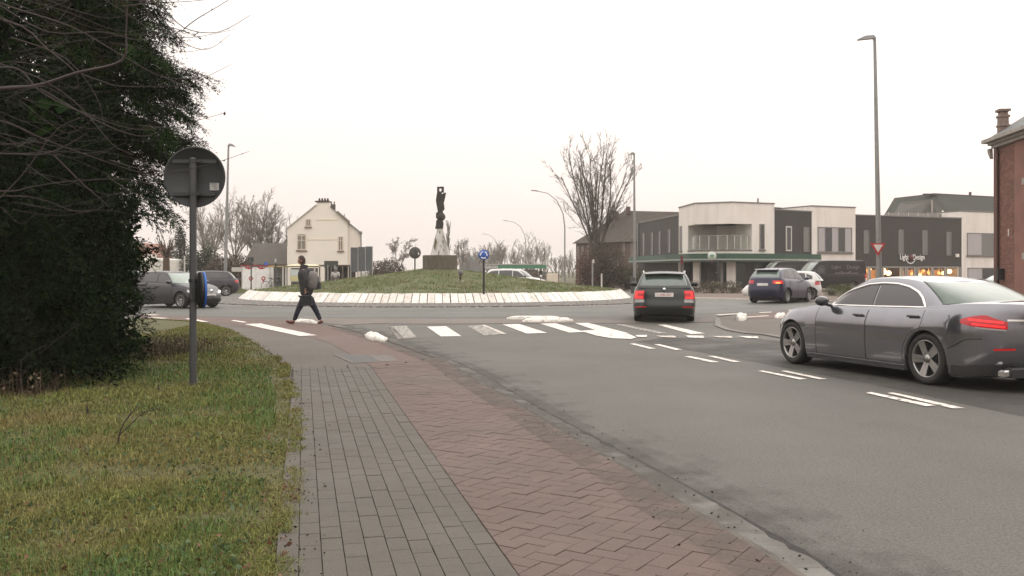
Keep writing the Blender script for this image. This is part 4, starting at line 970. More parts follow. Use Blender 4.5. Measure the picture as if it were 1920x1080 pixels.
def wheel(e, name, loc, side, r, w, style, mats):
    mb = MB(); A = Matrix(((1, 0, 0), (0, 0, 1), (0, -1, 0)))       # lathe axis z -> y
    ri = r*style.get('rim', .70)
    mb.lathe([(ri, -w/2+.01), (r*.92, -w/2), (r*.985, -w/2+.02), (r, -w/2+.05), (r, w/2-.05), (r*.985, w/2-.02), (r*.92, w/2), (ri, w/2-.01), (ri-.01, w/2-.05)], 40, M=A)
    o = mb.build('wheel', MT['rubber'], e); o.location = loc; o.rotation_euler = (0, 0, 0 if side > 0 else math.pi)
    rb = MB(); rb.lathe([(ri+.002, w/2-.012), (ri-.012, w/2-.004), (ri-.022, w/2-.02), (ri-.03, w/2-.07)], 40, M=A, mi=0)
    rb.lathe([(ri-.025, w/2-.075), (.001, w/2-.075)], 30, M=A, mi=1, smooth=False)
    rb.lathe([(ri*.62, w/2-.07), (ri*.62, w/2-.062), (.05, w/2-.062)], 24, M=A, mi=2)
    n = style.get('n', 5); yo = w/2
    for k in range(n):
        a = 2*math.pi*k/n+style.get('ph', .3); R_ = Matrix.Rotation(a, 3, 'Y')
        for off in style.get('twin', (0,)):
            b0, b1, tw = style.get('b', (.045, .03))[0], style.get('b', (.045, .03))[1], style.get('twist', 0)
            pts = [Vector((.035, yo-.035, off*.5-b0/2)), Vector((ri-.012, yo-.008, off-b1/2+tw)), Vector((ri-.012, yo-.008, off+b1/2+tw)), Vector((.035, yo-.035, off*.5+b0/2))]
            rb.prism([R_@p for p in pts], Vector((0, -.03, 0)), 0)
    rb.lathe([(.001, w/2-.022), (.055, w/2-.026), (.062, w/2-.05)], 16, M=A)
    q = rb.build('rim', [mats[0], mats[1], MT['rim_dark']], o); return o
def make_car(sp, label, cat='car', name='car', group=None):
    s = Shell(sp); e = empty(name, (0, 0, 0), 0, label, cat, group); L = s.L
    P = lambda x, y, z: (L/2-x, y, z)
    body_m = sp['paint']; V = []; xs = s.xsamples(); vr = np.array([0, .05, .12, .22, .34, .46, .58, .70, .80, .87, .92, .96, .985, 1.])
    mb = MB(); nu, nv = len(xs), len(vr)
    fr = np.array([1, .8, .55, .28, 0]); cr = sp.get('crown', .045)
    for sg in (1, -1):
        V = []
        for x in xs:
            X, Y, Z = s.lower(np.full(nv, x), vr); row = [P(X[0], sg*max(0, Y[0]-.10), Z[0]+.0)]+[P(X[j], sg*Y[j], Z[j]) for j in range(nv)]
            xt, yt, zt = X[-1], Y[-1], Z[-1]
            for f in fr[1:]: row.append(P(xt, sg*yt*f, zt+cr*(yt/(s.W/2))*(1-f*f)))
            V += row
        mb.add(V, grid_faces(nu, nv+1+len(fr)-1), 0, True)
    b = mb.build('body', body_m, e)
    bm = bmesh.new(); bm.from_mesh(b.data); bmesh.ops.remove_doubles(bm, verts=bm.verts, dist=.0008); bmesh.ops.recalc_face_normals(bm, faces=bm.faces); bm.to_mesh(b.data); bm.free()
    # greenhouse
    mb = MB(); tt = np.concatenate([np.linspace(0, .3, 16), np.linspace(.32, .68, 16), np.linspace(.7, 1, 16)]); vv = np.array([0, .15, .3, .45, .6, .72, .82, .89, .94, .975, 1.])
    for sg in (1, -1):
        V = []
        for t_ in tt:
            X, Y, Z = s.upper(np.full(len(vv), t_), vv); row = [P(X[j], sg*Y[j], Z[j]) for j in range(len(vv))]
            for f in fr[1:]: row.append(P(X[-1], sg*Y[-1]*f, Z[-1]+.035*(Y[-1]/sp['hwr'])*(1-f*f)))
            V += row
        mb.add(V, grid_faces(len(tt), len(vv)+len(fr)-1), 0, True)
    rf = mb.build('roof', sp.get('roof_paint', body_m), e)
    bm = bmesh.new(); bm.from_mesh(rf.data); bmesh.ops.remove_doubles(bm, verts=bm.verts, dist=.0008); bmesh.ops.recalc_face_normals(bm, faces=bm.faces); bm.to_mesh(rf.data); bm.free()
    def push(Pt, off, cx):                                        # outward by finite-difference normal
        A = np.array(Pt); du = np.gradient(A, axis=0); dv = np.gradient(A, axis=1); n = np.cross(du, dv); n /= np.linalg.norm(n, axis=2, keepdims=True)+1e-9
        c = A-np.array(cx); n *= np.sign((n*c).sum(2, keepdims=True)); return A+n*off
    def patch(name, Pt, m, off=.005, parent=None, cx=(0, 0, .6), rim=True):
        A = push(Pt, off, cx); B = push(Pt, -.004, cx); nu_, nv_ = A.shape[:2]; mb = MB()
        mb.add(A.reshape(-1, 3), grid_faces(nu_, nv_), 0, True)
        if rim:
            bd = [(i, 0) for i in range(nu_)]+[(nu_-1, j) for j in range(1, nv_)]+[(i, nv_-1) for i in range(nu_-2, -1, -1)]+[(0, j) for j in range(nv_-2, 0, -1)]
            k = len(bd); mb.add([A[q] for q in bd]+[B[q] for q in bd], [(i, (i+1) % k, k+(i+1) % k, k+i) for i in range(k)], 0)
        return mb.build(name, m, parent or e)
    def upatch(name, t0, t1, v0, v1, m, off=.005, n=14, both=False, sg=1):
        """greenhouse patch; both: t0..t1 mirrored over the centre line"""
        ts = np.linspace(t0, t1, n); Pt = []
        seq = [(t_, 1) for t_ in ts] if not both else ([(t_, -1) for t_ in (ts[::-1] if t0 < .5 else ts)][:-1]+[(t_, 1) for t_ in (ts if t0 < .5 else ts[::-1])])
        for t_, q in seq:
            a, b_ = (v0(t_), v1(t_)) if callable(v0) else (v0, v1)
            X, Y, Z = s.upper(np.full(8, t_), np.linspace(a, b_, 8)); Pt.append([P(X[j], Y[j]*(q if both else sg), Z[j]) for j in range(8)])
        return patch(name, Pt, m, off)
    def lpatch(name, x0, x1, v0, v1, m, off=.006, n=12, sg=1, both=False, parent=None, arch=False):
        th = np.linspace(0, 1, n); Pt = []
        xx = x0+(x1-x0)*th
        if both:
            end = 0 if x0 < L/2 else L; d = abs(x1-x0); xx = np.array([end+(-1 if end else 1)*d*q**2 for q in np.linspace(1, 0, n)])
            seq = [(x, -1) for x in xx][:-1]+[(x, 1) for x in xx[::-1]]
        else: seq = [(x, sg) for x in xx]
        for x, q in seq:
            f = (x-x0)/(x1-x0) if x1 != x0 else 0
            a, b_ = (v0(f), v1(f)) if callable(v0) else (v0, v1)
            X, Y, Z = s.lower(np.full(7, x), np.linspace(a, b_, 7), arch); Pt.append([P(X[j], Y[j]*q, Z[j]) for j in range(7)])
        return patch(name, Pt, m, off, parent, cx=(0, 0, .5))
    gl = sp.get('glass', MT['glass_car']); gr = sp.get('rear_glass', MT['glass_green'])
    wt = sp.get('wt', .255)
    upatch('windscreen', 0, wt, .10, .90, sp.get('front_glass', gr), both=True)
    if sp.get('rear_win', True): upatch('rear_window', 1, 1-sp.get('rt', .245), sp.get('rv', (.14, .90))[0], sp.get('rv', (.14, .90))[1], gr, both=True)
    # side windows: lower and upper curves in side view, split at the pillars
    for sg in (1, -1):
        for k, (x0, x1) in enumerate(sp['wins']):
            n = 16; xx = np.linspace(x0, x1, n); z0 = np.interp(xx, *zip(*sp['win_lo'])); z1 = np.interp(xx, *zip(*sp['win_hi'])); z1 = np.maximum(z1, z0+.004); Pt = []
            XX, ZZ = [], []
            for i in range(n):
                for f in np.linspace(0, 1, 6): XX.append(xx[i]); ZZ.append(z0[i]+(z1[i]-z0[i])*f)
            YY = s.side_pt(np.array(XX), np.array(ZZ))
            for i in range(n): Pt.append([P(XX[i*6+j], sg*YY[i*6+j], ZZ[i*6+j]) for j in range(6)])
            patch('side_window', Pt, gl, .006)
        if sp.get('trim'):
            x0, x1 = sp['wins'][0][0]-.03, sp['wins'][-1][1]+.035; xx = np.linspace(x0, x1, 40)
            lo = np.interp(xx, *zip(*sp['win_lo']))-.018; hi = np.interp(np.clip(xx, sp['win_hi'][0][0], sp['win_hi'][-1][0]), *zip(*sp['win_hi']))+.02; hi = np.maximum(hi, lo+.002); hi[-1] = lo[-1]+.002; hi[-2] = max(lo[-2], min(hi[-2], hi[-3]-.02))
            loop_x = np.concatenate([xx, xx[::-1]]); loop_z = np.concatenate([lo, hi[::-1]]); yy = s.side_pt(loop_x, loop_z)+.008
            tb = MB(); pts = [P(a, sg*b_, c) for a, b_, c in zip(loop_x, yy, loop_z)]; tb.tube(pts+[pts[0]], .019, 6, cap=False); tb.build('window_trim', sp['trim'], e)
        # doors with a lip of shade round them, and handles
        for k, (x0, x1) in enumerate(sp['doors']):
            dv0, dv1 = sp.get('door_v', (.12, .93)); n = 14; Pt = []; sl = sp.get('door_slant', 0)
            for x in np.linspace(x0, x1, n):
                vv_ = np.linspace(dv0, dv1, 14); Pt.append([])
                for v in vv_:
                    xa = x
                    if k == len(sp['doors'])-1 and sp.get('cut_rear'):       # rear door follows the wheel arch
                        zz = s.zlow(np.array(x), False)+v*(s.top(np.array(x))-s.zlow(np.array(x), False)); lim = s.ws[1]-math.sqrt(max(0, (s.Ra+.05)**2-max(0, zz-s.r)**2)) if zz < s.r+s.Ra+.05 else 99
                        xa = x0+(x-x0)*min(1, (lim-x0)/(x1-x0))
                    X, Y, Z = s.lower(np.array([xa]), np.array([v]), False); Pt[-1].append(P(X[0], sg*Y[0], Z[0]))
            d = patch('door', Pt, body_m, .005)
            if sp.get('handle', True):
                hx = x1-.16; hz = s.top(np.array(hx))-sp.get('hz', .13); v = (hz-s.zlow(np.array(hx), False))/(s.top(np.array(hx))-s.zlow(np.array(hx), False))
                X, Y, Z = s.lower(np.array([hx]), np.array([v]), False); h = MB(); h.bbox((L/2-X[0], sg*(Y[0]+.022), Z[0]-.012), (.20, .032, .028), .008); h.build('handle', sp.get('handle_m', body_m), d)
        # seam shades
        mb = MB()
        for x0 in {d_[0] for d_ in sp['doors']} | ({sp['doors'][-1][1]} if not sp.get('cut_rear') else set()):
            pts = []
            for v in np.linspace(.10, .95, 10):
                X, Y, Z = s.lower(np.array([x0-.006]), np.array([v]), False); pts.append(P(X[0], sg*(Y[0]+.001), Z[0]))
            mb = MB(); mb.tube(pts, .0075, 4, cap=False); mb.build('door_seam', MT['black'], e)
        # mirror
        mx, mz = sp['mirror']; my = s.lower(np.array([mx]), np.array([.95]), False)[1][0]; m_ = MB(); V = []
        S_ = Matrix.Diagonal((.085, .115, .075)); m_.lathe([(math.sin(q), -math.cos(q)) for q in np.linspace(.02, 3.12, 9)], 12, o=(L/2-mx, sg*(my+.13), mz), M=S_)
        m_.tube([(L/2-mx-.02, sg*(my-.03), mz-.07), (L/2-mx, sg*(my+.08), mz-.04)], .025, 6); m_.build('mirror', sp.get('mirror_m', body_m), e)
        # sill and lamps
        lpatch('sill', s.ws[0]+s.Ra+.02, s.ws[1]-s.Ra-.02, .0, .085, sp.get('sill_m', body_m), .012, sg=sg)
        for (nm, x0, x1, v0, v1, m) in sp.get('lamps', []):
            if callable(v0): lpatch(nm, x0, x1, v0, v1, m, .006, sg=sg)
            else: lpatch(nm, x0, x1, v0, v1, m, .006, sg=sg)
        if sp.get('clad'):
            for c in s.ws:
                cl2 = MB(); pts = []
                for q in np.linspace(.02, np.pi-.02, 22):
                    x = c+(s.Ra+.02)*math.cos(q); z = s.r+(s.Ra+.02)*math.sin(q); zz0 = float(s.zlow(np.array(x), False)); v = np.clip((z-zz0)/(float(s.top(np.array(x)))-zz0), 0, 1)
                    X, Y, Z = s.lower(np.array([x]), np.array([v]), False); pts.append(P(X[0], sg*(Y[0]-.004), z))
                cl2.tube(pts, .035, 6); cl2.build('arch_trim', sp['clad'], e)
    for (nm, d, v0, v1, m) in sp.get('bands', []):                  # patches right across the nose or tail
        lpatch(nm, 0 if d > 0 else L, abs(d) if d > 0 else L-abs(d), v0, v1, m, .007, both=True, n=14)
    # underbody, wheels
    ub = MB(); ub.box((0, 0, s.gc+.20), (L-.9, s.W-.72, .34)); ub.box((0, 0, s.gc+.06), (L-1.3, s.W-.3, .02)); 
    for c in s.ws: ub.box((L/2-c, 0, s.r+.05), (s.Ra*2-.02, s.W-.5, s.r*2-.12))
    ub.build('underbody', MT['black'], e)
    tw = sp.get('tw', .225)
    for c in s.ws:
        for sg in (1, -1):
            yw = s.W/2*float(s.plan(np.array(c)))*.985-tw/2-.012
            wheel(e, 'wheel', (L/2-c, sg*yw, s.r), sg, s.r, tw, sp.get('wheel', {}), sp.get('wheel_m', (MT['rim'], MT['black'])))
    def plate(front=True, z=.5, w_=.52, txt=None, red=True):
        v = (z-s.gc)/(float(s.top(np.array(0 if front else L)))-s.gc); X, Y, Z = s.lower(np.array([0. if front else L]), np.array([v]), False)
        sgn = 1 if front else -1; pb = MB(); pb.box((L/2-X[0]+sgn*.012, 0, z), (.016, w_, .115)); o = pb.build('number_plate', MT['plate'], e)
        if txt: lettering(txt, .085, (L/2-X[0]+sgn*.0215, 0, z-.03), (math.pi/2, 0, math.pi/2 if front else -math.pi/2), MT['plate_red'], o)
        return o
    for (fr_, z, tx) in sp.get('plates', []): plate(fr_, z, txt=tx)
    return e, s
def lettering(txt, size, loc, rot, m, parent=None, name='lettering', ext=.002, align='CENTER', sx=1):
    c = bpy.data.curves.new(name, 'FONT'); c.body = txt; c.size = size; c.extrude = ext; c.align_x = align; c.resolution_u = 2
    o = bpy.data.objects.new(name, c); COL.objects.link(o); dg = bpy.context.evaluated_depsgraph_get(); me = bpy.data.meshes.new_from_object(o.evaluated_get(dg)); bpy.data.objects.remove(o)
    o = bpy.data.objects.new(name, me); COL.objects.link(o); me.materials.clear(); me.materials.append(m); o.location = loc; o.rotation_euler = rot; o.scale.x = sx
    if parent: o.parent = parent
    return o
def place(car, s, pw, fwd, which='rear', side='left', inset=.06):
    """put a car so that the outer face of one wheel touches the ground at point pw"""
    f = Vector((fwd[0], fwd[1], 0)).normalized(); lf = Vector((-f.y, f.x, 0)); sx = s.L/2-(s.ws[1] if which == 'rear' else s.ws[0]); sy = (s.W/2-inset)*(1 if side == 'left' else -1)
    o = pw-f*sx-lf*sy; car.location = (o.x, o.y, .006); car.rotation_euler = (0, 0, math.atan2(f.y, f.x))
# --- the grey saloon in the right foreground
PM = paint('grey_metallic_paint', (.210, .207, .226), .82, .15)
merc = dict(L=4.92, W=1.86, H=1.40, r=.338, fo=.84, wb=2.94, gc=.15, gap=.035, paint=PM, af=.95, ar=.95, n=2.5,
  top=[(0, .66), (.25, .76), (.7, .87), (1.5, .965), (2.2, .965), (3.4, .985), (3.9, 1.03), (4.3, 1.075), (4.75, 1.085), (4.92, 1.07)],
  front=[(0, .12), (.2, .02), (.5, .0), (.8, .06), (1, .16)], rear=[(0, .16), (.25, .03), (.45, .02), (.8, .03), (.93, .015), (1, .05)],
  cab=(1.38, 4.32, 2.18, 3.52), hwb=.80, hwr=.58, gaf=.55, gar=.62, raf=.28, rar=.34, roof=[(1.9, 1.335), (2.4, 1.38), (2.8, 1.39), (3.2, 1.375), (3.7, 1.31)],
  side=[(0, .94), (.1, .965), (.3, .985), (.5, .992), (.60, .985), (.68, .995), (.74, .992), (.88, .945), (.95, .91), (1, .87)],
  wins=[(1.66, 2.62), (2.66, 3.64)], win_lo=[(1.66, .985), (2.7, 1.00), (3.64, 1.02)], win_hi=[(1.66, .992), (1.85, 1.10), (2.1, 1.19), (2.4, 1.27), (2.7, 1.293), (3.0, 1.285), (3.25, 1.245), (3.45, 1.18), (3.58, 1.10), (3.64, 1.03)],
  trim=MT['chrome'], doors=[(1.50, 2.62), (2.64, 3.72)], cut_rear=True, door_v=(.12, .955), hz=.115, handle_m=M('dark_door_handle', (.05, .047, .048), .3, .4), mirror=(1.72, 1.03), mirror_m=M('dark_mirror_cap', (.03, .03, .032), .25, coat=.4),
  bands=[('chrome_strip', -.125, .765, .790, MT['chrome'])], glass=MT['glass_car'], rear_glass=M('saloon_rear_window', (.13, .155, .135), .22, spec=.22), wt=.25, rt=.235, rv=(.10, .93), wheel=dict(n=5, twin=(-.032, .032), b=(.05, .056), ph=.15, rim=.735, twist=.025), tw=.25,  # rear window colour kept pale to stand in for reflected sky
  plates=[(False, .62, None), (True, .42, None)], sill_m=PM,
  lamps=[('headlight', .10, .55, lambda f: .62+.06*f, lambda f: .86+.02*f, MT['lamp_clear'])])
mc, ms = make_car(merc, 'dark grey four door saloon with chrome window trim driving in at the right edge', name='car')
place(mc, ms, G(1737, 722), G(1504, 685)-G(1737, 722), 'rear', 'left', .05)
def car_lower_patch(e, s, name, x0, x1, v0, v1, m, sg, n=14, off=.007, both=False):
    L = s.L; Pt = []
    for f in np.linspace(0, 1, n):
        x = x0+(x1-x0)*f; a, b_ = v0(f), v1(f); X, Y, Z = s.lower(np.full(7, x), np.linspace(a, b_, 7), False); Pt.append([(L/2-X[j], Y[j]*sg, Z[j]) for j in range(7)])
    A = np.array(Pt); du = np.gradient(A, axis=0); dv = np.gradient(A, axis=1); n_ = np.cross(du, dv); n_ /= np.linalg.norm(n_, axis=2, keepdims=True)+1e-9
    n_ *= np.sign((n_*(A-np.array((0, 0, .5)))).sum(2, keepdims=True)); A = A+n_*off
    mb = MB(); mb.add(A.reshape(-1, 3), grid_faces(*A.shape[:2]), 0, True); return mb.build(name, m, e)
for sg in (1, -1):
    tl = car_lower_patch(mc, ms, 'tail_light', 4.36, 4.80, lambda f: .745-.125*f**.8+.03*max(0, (f-.8)/.2), lambda f: .79+.065*min(1, f*2.0)**.7-.02*f-.085*max(0, (f-.62)/.38), MT['red_lens'], sg, 20)
    car_lower_patch(mc, ms, 'light_bar', 4.45, 4.775, lambda f: .775-.05*f, lambda f: .803-.045*f, MT['red_lit'], sg, 14, .011).parent = tl
    car_lower_patch(mc, ms, 'light_bar', 4.50, 4.785, lambda f: .715-.05*f, lambda f: .742-.045*f, MT['red_lit'], sg, 14, .011).parent = tl
    car_lower_patch(mc, ms, 'reflector_strip', 4.54, 4.79, lambda f: .672-.045*f, lambda f: .690-.045*f, MT['lamp_clear'], sg, 14, .011).parent = tl
    car_lower_patch(mc, ms, 'bumper_reflector', 4.70, 4.84, lambda f: .355, lambda f: .385, MT['red_lens'], sg, 8)
    ex = MB(); ex.bbox((-2.46+.11, sg*.56, .21), (.10, .26, .075), .02); ex.build('exhaust_tip', MT['chrome'], mc)
for sg in (1, -1):
    mb = MB(); pts = []
    for f in np.linspace(0, 1, 16):
        x = 4.17+(4.60-4.17)*f; z = .50+.13*min(1, f*1.6)+.02*f; zz0 = float(ms.zlow(np.array(x), False)); v = (z-zz0)/(float(ms.top(np.array(x)))-zz0); X, Y, Z = ms.lower(np.array([x]), np.array([v]), False); pts.append((2.46-X[0], sg*(Y[0]+.001), Z[0]))
    mb.tube(pts, .006, 4, cap=False); mb.build('bumper_seam', MT['black'], mc)
    car_lower_patch(mc, ms, 'lower_trim', 4.22, 4.84, lambda f: .03, lambda f: .16, M('dark_lower_trim', (.035, .033, .034), .5), sg, 14)
    mb = MB(); pts = []
    for v in np.linspace(.72, .985, 8): X, Y, Z = ms.lower(np.array([4.70]), np.array([v]), False); pts.append((2.46-X[0], sg*(Y[0]-.05), Z[0]+.004))
X, Y, Z = ms.lower(np.full(3, 4.92), np.array([.1, .5, .9]), False)
bmp = MB(); bmp.bbox((-2.46+.10, 0, .19), (.12, 1.2, .12), .02); bmp.build('diffuser', MT['black'], mc)
st_ = MB(); st_.lathe([(.085, 0), (.085, .006), (.072, .006), (.072, 0)], 24, M=Matrix(((0, 0, 1), (1, 0, 0), (0, 1, 0))), o=(-2.485, 0, .935))
for k in range(3):
    a = math.pi/2+k*2*math.pi/3; st_.prism([(-2.487, math.cos(a+d)*r_, .935+math.sin(a+d)*r_) for r_, d in ((.02, -1), (.078, 0), (.02, 1))], (.006, 0, 0))
st_.build('badge', MT['chrome'], mc)
# --- generic shapes
hatch = dict(L=4.10, W=1.78, H=1.45, r=.315, fo=.80, wb=2.58, gc=.17, af=.85, ar=.7, n=2.7,
  top=[(0, .66), (.3, .78), (.8, .90), (1.15, .965), (2.2, .98), (3.2, 1.0), (3.9, 1.02), (4.1, 1.0)], front=[(0, .10), (.25, 0), (.6, .02), (1, .2)], rear=[(0, .14), (.3, 0), (.6, .03), (1, .10)],
  cab=(1.0, 4.02, 1.78, 3.62), hwb=.76, hwr=.56, gaf=.5, gar=.3, raf=.25, rar=.2, roof=[(1.6, 1.38), (2.2, 1.44), (2.8, 1.445), (3.4, 1.41), (3.8, 1.36)],
  wins=[(1.38, 2.28), (2.33, 3.12), (3.18, 3.46)], win_lo=[(1.38, 1.00), (3.46, 1.06)], win_hi=[(1.38, 1.01), (1.6, 1.17), (1.9, 1.32), (2.3, 1.37), (2.9, 1.365), (3.2, 1.33), (3.46, 1.22)],
  doors=[(1.28, 2.28), (2.30, 3.22)], cut_rear=True, mirror=(1.38, 1.03), wheel=dict(n=10, b=(.035, .025), rim=.66), tw=.21)
def variant(base, **k): d = dict(base); d.update(k); return d
PG = paint('graphite_metallic_paint', (.022, .021, .026), .2, .35, .3)
ibiza = variant(hatch, paint=PG, lamps=[('tail_light', 3.80, 4.08, .74, .90, MT['red_lens'])], bands=[('grille', .16, .55, .76, MT['black']), ('lower_grille', .2, .08, .28, MT['black'])], plates=[(True, .50, None), (False, .6, None)],
  front_glass=M('pale_windscreen', (.24, .28, .25), .08, spec=.8), rear_glass=MT['glass_green'])
ca, cs = make_car(ibiza, 'dark grey hatchback driving round the roundabout behind the round sign post')
place(ca, cs, G(339, 578.5), (.863, -.505), 'front', 'right')
for sg in (1, -1): car_lower_patch(ca, cs, 'headlight', .06, .42, lambda f: .68+.05*f, lambda f: .86+.03*f, MT['lamp_clear'], sg, 10)
hl = MB(); X, Y, Z = cs.lower(np.array([.22, .22]), np.array([.80, .80]), False); hl.lathe([(math.sin(q)*.06, -math.cos(q)*.06) for q in np.linspace(.05, 3.1, 7)], 10, o=(cs.L/2-X[0]-.02, Y[0]-.02, Z[0])); hl.build('lit_headlight', MT['head_lit'], ca)
bd = MB(); bd.lathe([(.07, 0), (.07, .02), (.001, .02)], 14, M=Matrix(((0, 0, 1), (1, 0, 0), (0, 1, 0))), o=(2.045, 0, .68)); bd.build('badge', MT['chrome'], ca)
PD = paint('dark_plum_paint', (.022, .019, .024), .2, .35, .3)
c2, s2 = make_car(variant(hatch, L=4.2, paint=PD, lamps=[('tail_light', 3.9, 4.18, .74, .90, MT['red_lens'])], front_glass=M('pale_windscreen_far', (.24, .28, .26), .08, spec=.8)), 'dark small car half hidden behind the grey hatchback, facing left')
place(c2, s2, G(424, 556), (-.93, -.36), 'rear', 'left')
est = dict(L=4.66, W=1.80, H=1.44, r=.32, fo=.88, wb=2.68, gc=.17, af=.9, ar=.62, n=3.0,
  top=[(0, .68), (.3, .80), (.8, .92), (1.25, .975), (2.4, .99), (3.6, 1.01), (4.5, 1.03), (4.66, 1.02)], front=[(0, .10), (.25, 0), (.6, .02), (1, .2)], rear=[(0, .12), (.2, .0), (.36, -.02), (.45, .03), (.75, .04), (1, .09)],
  cab=(1.12, 4.60, 1.9, 4.22), hwb=.785, hwr=.60, gaf=.5, gar=.25, raf=.25, rar=.16, roof=[(1.7, 1.37), (2.4, 1.435), (3.4, 1.44), (4.1, 1.415), (4.4, 1.39)], rt=.20, rv=(.12, .84),
  wins=[(1.5, 2.42), (2.47, 3.42), (3.48, 4.22)], win_lo=[(1.5, 1.02), (4.22, 1.06)], win_hi=[(1.5, 1.03), (1.75, 1.18), (2.05, 1.33), (2.5, 1.375), (3.5, 1.37), (4.0, 1.33), (4.22, 1.24)],
  doors=[(1.4, 2.42), (2.44, 3.5)], cut_rear=True, mirror=(1.5, 1.06), mirror_m=MT['black'], wheel=dict(n=10, b=(.035, .025), rim=.68), tw=.225)
PK = paint('dark_green_grey_paint', (.024, .027, .026), .3, .32, .5)
skoda = variant(est, paint=PK, roof_paint=PK, lamps=[], plates=[(False, .80, '1-WBL-567'), (True, .5, None)], rear_glass=M('green_rear_window', (.075, .10, .085), .06, spec=1.0), bands=[('lower_bumper', .22, .0, .16, MT['black'])])
sk, ss = make_car(skoda, 'dark green grey estate car with roof rails and lit red tail lights, seen from behind')
f_ = Vector((math.sin(.155), math.cos(.155), 0)); o_ = G(1245, 602)-f_*(ss.L/2-ss.ws[1])*1; o_ = G(1245, 602)+f_*(ss.ws[1]-ss.L/2); sk.location = (o_.x, o_.y, .006); sk.rotation_euler = (0, 0, math.atan2(f_.y, f_.x))
for sg in (1, -1):
    tl = car_lower_patch(sk, ss, 'tail_light', 4.33, 4.60, lambda f: .56, lambda f: .86, MT['red_lens'], sg, 14)
    car_lower_patch(sk, ss, 'light_bar', 4.42, 4.50, lambda f: .58, lambda f: .84, MT['red_lit'], sg, 6, .012).parent = tl
    car_lower_patch(sk, ss, 'light_bar', 4.42, 4.595, lambda f: .58, lambda f: .65, MT['red_lit'], sg, 8, .012).parent = tl
    car_lower_patch(sk, ss, 'light_bar', 4.48, 4.595, lambda f: .77, lambda f: .84, MT['red_lit'], sg, 8, .012).parent = tl
    car_lower_patch(sk, ss, 'tailgate_corner', 4.40, 4.605, lambda f: .44, lambda f: .555, M('silver_lamp_base', (.35, .34, .33), .3, .5), sg, 8)
    car_lower_patch(sk, ss, 'bumper_reflector', 4.42, 4.62, lambda f: .26, lambda f: .30, MT['red_lens'], sg, 8)
    rl = MB(); rl.tube([(2.33-1.95, sg*.585, 1.42), (2.33-2.1, sg*.60, 1.475), (2.33-3.9, sg*.60, 1.475), (2.33-4.15, sg*.585, 1.42)], .016, 8)
    for x in (2.5, 3.2): rl.tube([(2.33-x, sg*.59, 1.42), (2.33-x, sg*.60, 1.475)], .014, 6)
    rl.build('roof_rail', MT['chrome'], sk)
sp_ = MB(); sp_.prism([(2.33-4.20, -.58, 1.405), (2.33-4.42, -.56, 1.372), (2.33-4.44, 0, 1.39), (2.33-4.42, .56, 1.372), (2.33-4.20, .58, 1.405), (2.33-4.18, 0, 1.445)], (0, 0, .022)); sp_.build('roof_spoiler', PK, sk)
fin = MB(); fin.prism([(2.33-4.0, -.012, 1.46), (2.33-4.16, -.012, 1.46), (2.33-4.15, -.006, 1.515)], (0, .024, 0)); fin.build('aerial', MT['black'], sk)
wp = MB(); wp.tube([(-2.33+.20, .0, 1.075), (-2.33+.22, -.2, 1.105), (-2.33+.24, -.36, 1.10)], .014, 6); wp.build('rear_wiper', MT['black'], sk)
bg = MB(); bg.lathe([(.045, 0), (.045, .015), (.001, .018)], 14, M=Matrix(((0, 0, -1), (1, 0, 0), (0, -1, 0))), o=(-2.325, 0, .955)); bg.build('badge', MT['chrome'], sk)
# --- blue crossover leaving to the right
PB_ = paint('dark_blue_violet_paint', (.022, .020, .050), .3, .32, .5)
hrv = variant(hatch, L=4.30, W=1.78, H=1.60, r=.335, gc=.20, wb=2.61, fo=.85, paint=PB_, top=[(0, .74), (.3, .86), (.8, .98), (1.15, 1.04), (2.2, 1.06), (3.2, 1.10), (4.1, 1.14), (4.3, 1.12)], cab=(1.02, 4.2, 1.75, 3.72),
  roof=[(1.6, 1.52), (2.2, 1.585), (2.8, 1.59), (3.4, 1.56), (3.9, 1.50)], win_lo=[(1.38, 1.08), (3.46, 1.17)], win_hi=[(1.38, 1.09), (1.6, 1.27), (1.9, 1.45), (2.3, 1.515), (2.9, 1.51), (3.2, 1.46), (3.46, 1.30)], mirror=(1.38, 1.12),
  clad=MT['black'], sill_m=MT['black'], bands=[('lower_bumper', .30, .0, .22, MT['black'])], plates=[(False, .86, None)], rear_glass=M('green_tailgate_window', (.10, .13, .115), .06, spec=1.0), hz=.13)
hv, hs_ = make_car(hrv, 'dark blue crossover with one lit tail light leaving the roundabout to the right')
place(hv, hs_, G(1476, 569), (math.sin(math.radians(38.6)), math.cos(math.radians(38.6))), 'rear', 'right')
for sg in (1, -1):
    car_lower_patch(hv, hs_, 'tail_light', 3.92, 4.255, lambda f: .73, lambda f: .90, MT['red_lens'], sg, 12)
car_lower_patch(hv, hs_, 'lit_tail_light', 3.99, 4.225, lambda f: .745, lambda f: .86, MT['red_lit'], -1, 12, .012)
car_lower_patch(hv, hs_, 'indicator', 4.06, 4.20, lambda f: .74, lambda f: .80, MT['amber_lit'], -1, 8, .016)
fs = MB(); fs.prism([(2.15-3.70, -.55, 1.535), (2.15-3.98, -.53, 1.50), (2.15-3.98, .53, 1.50), (2.15-3.70, .55, 1.535)], (0, 0, .03)); fs.build('roof_spoiler', PB_, hv)
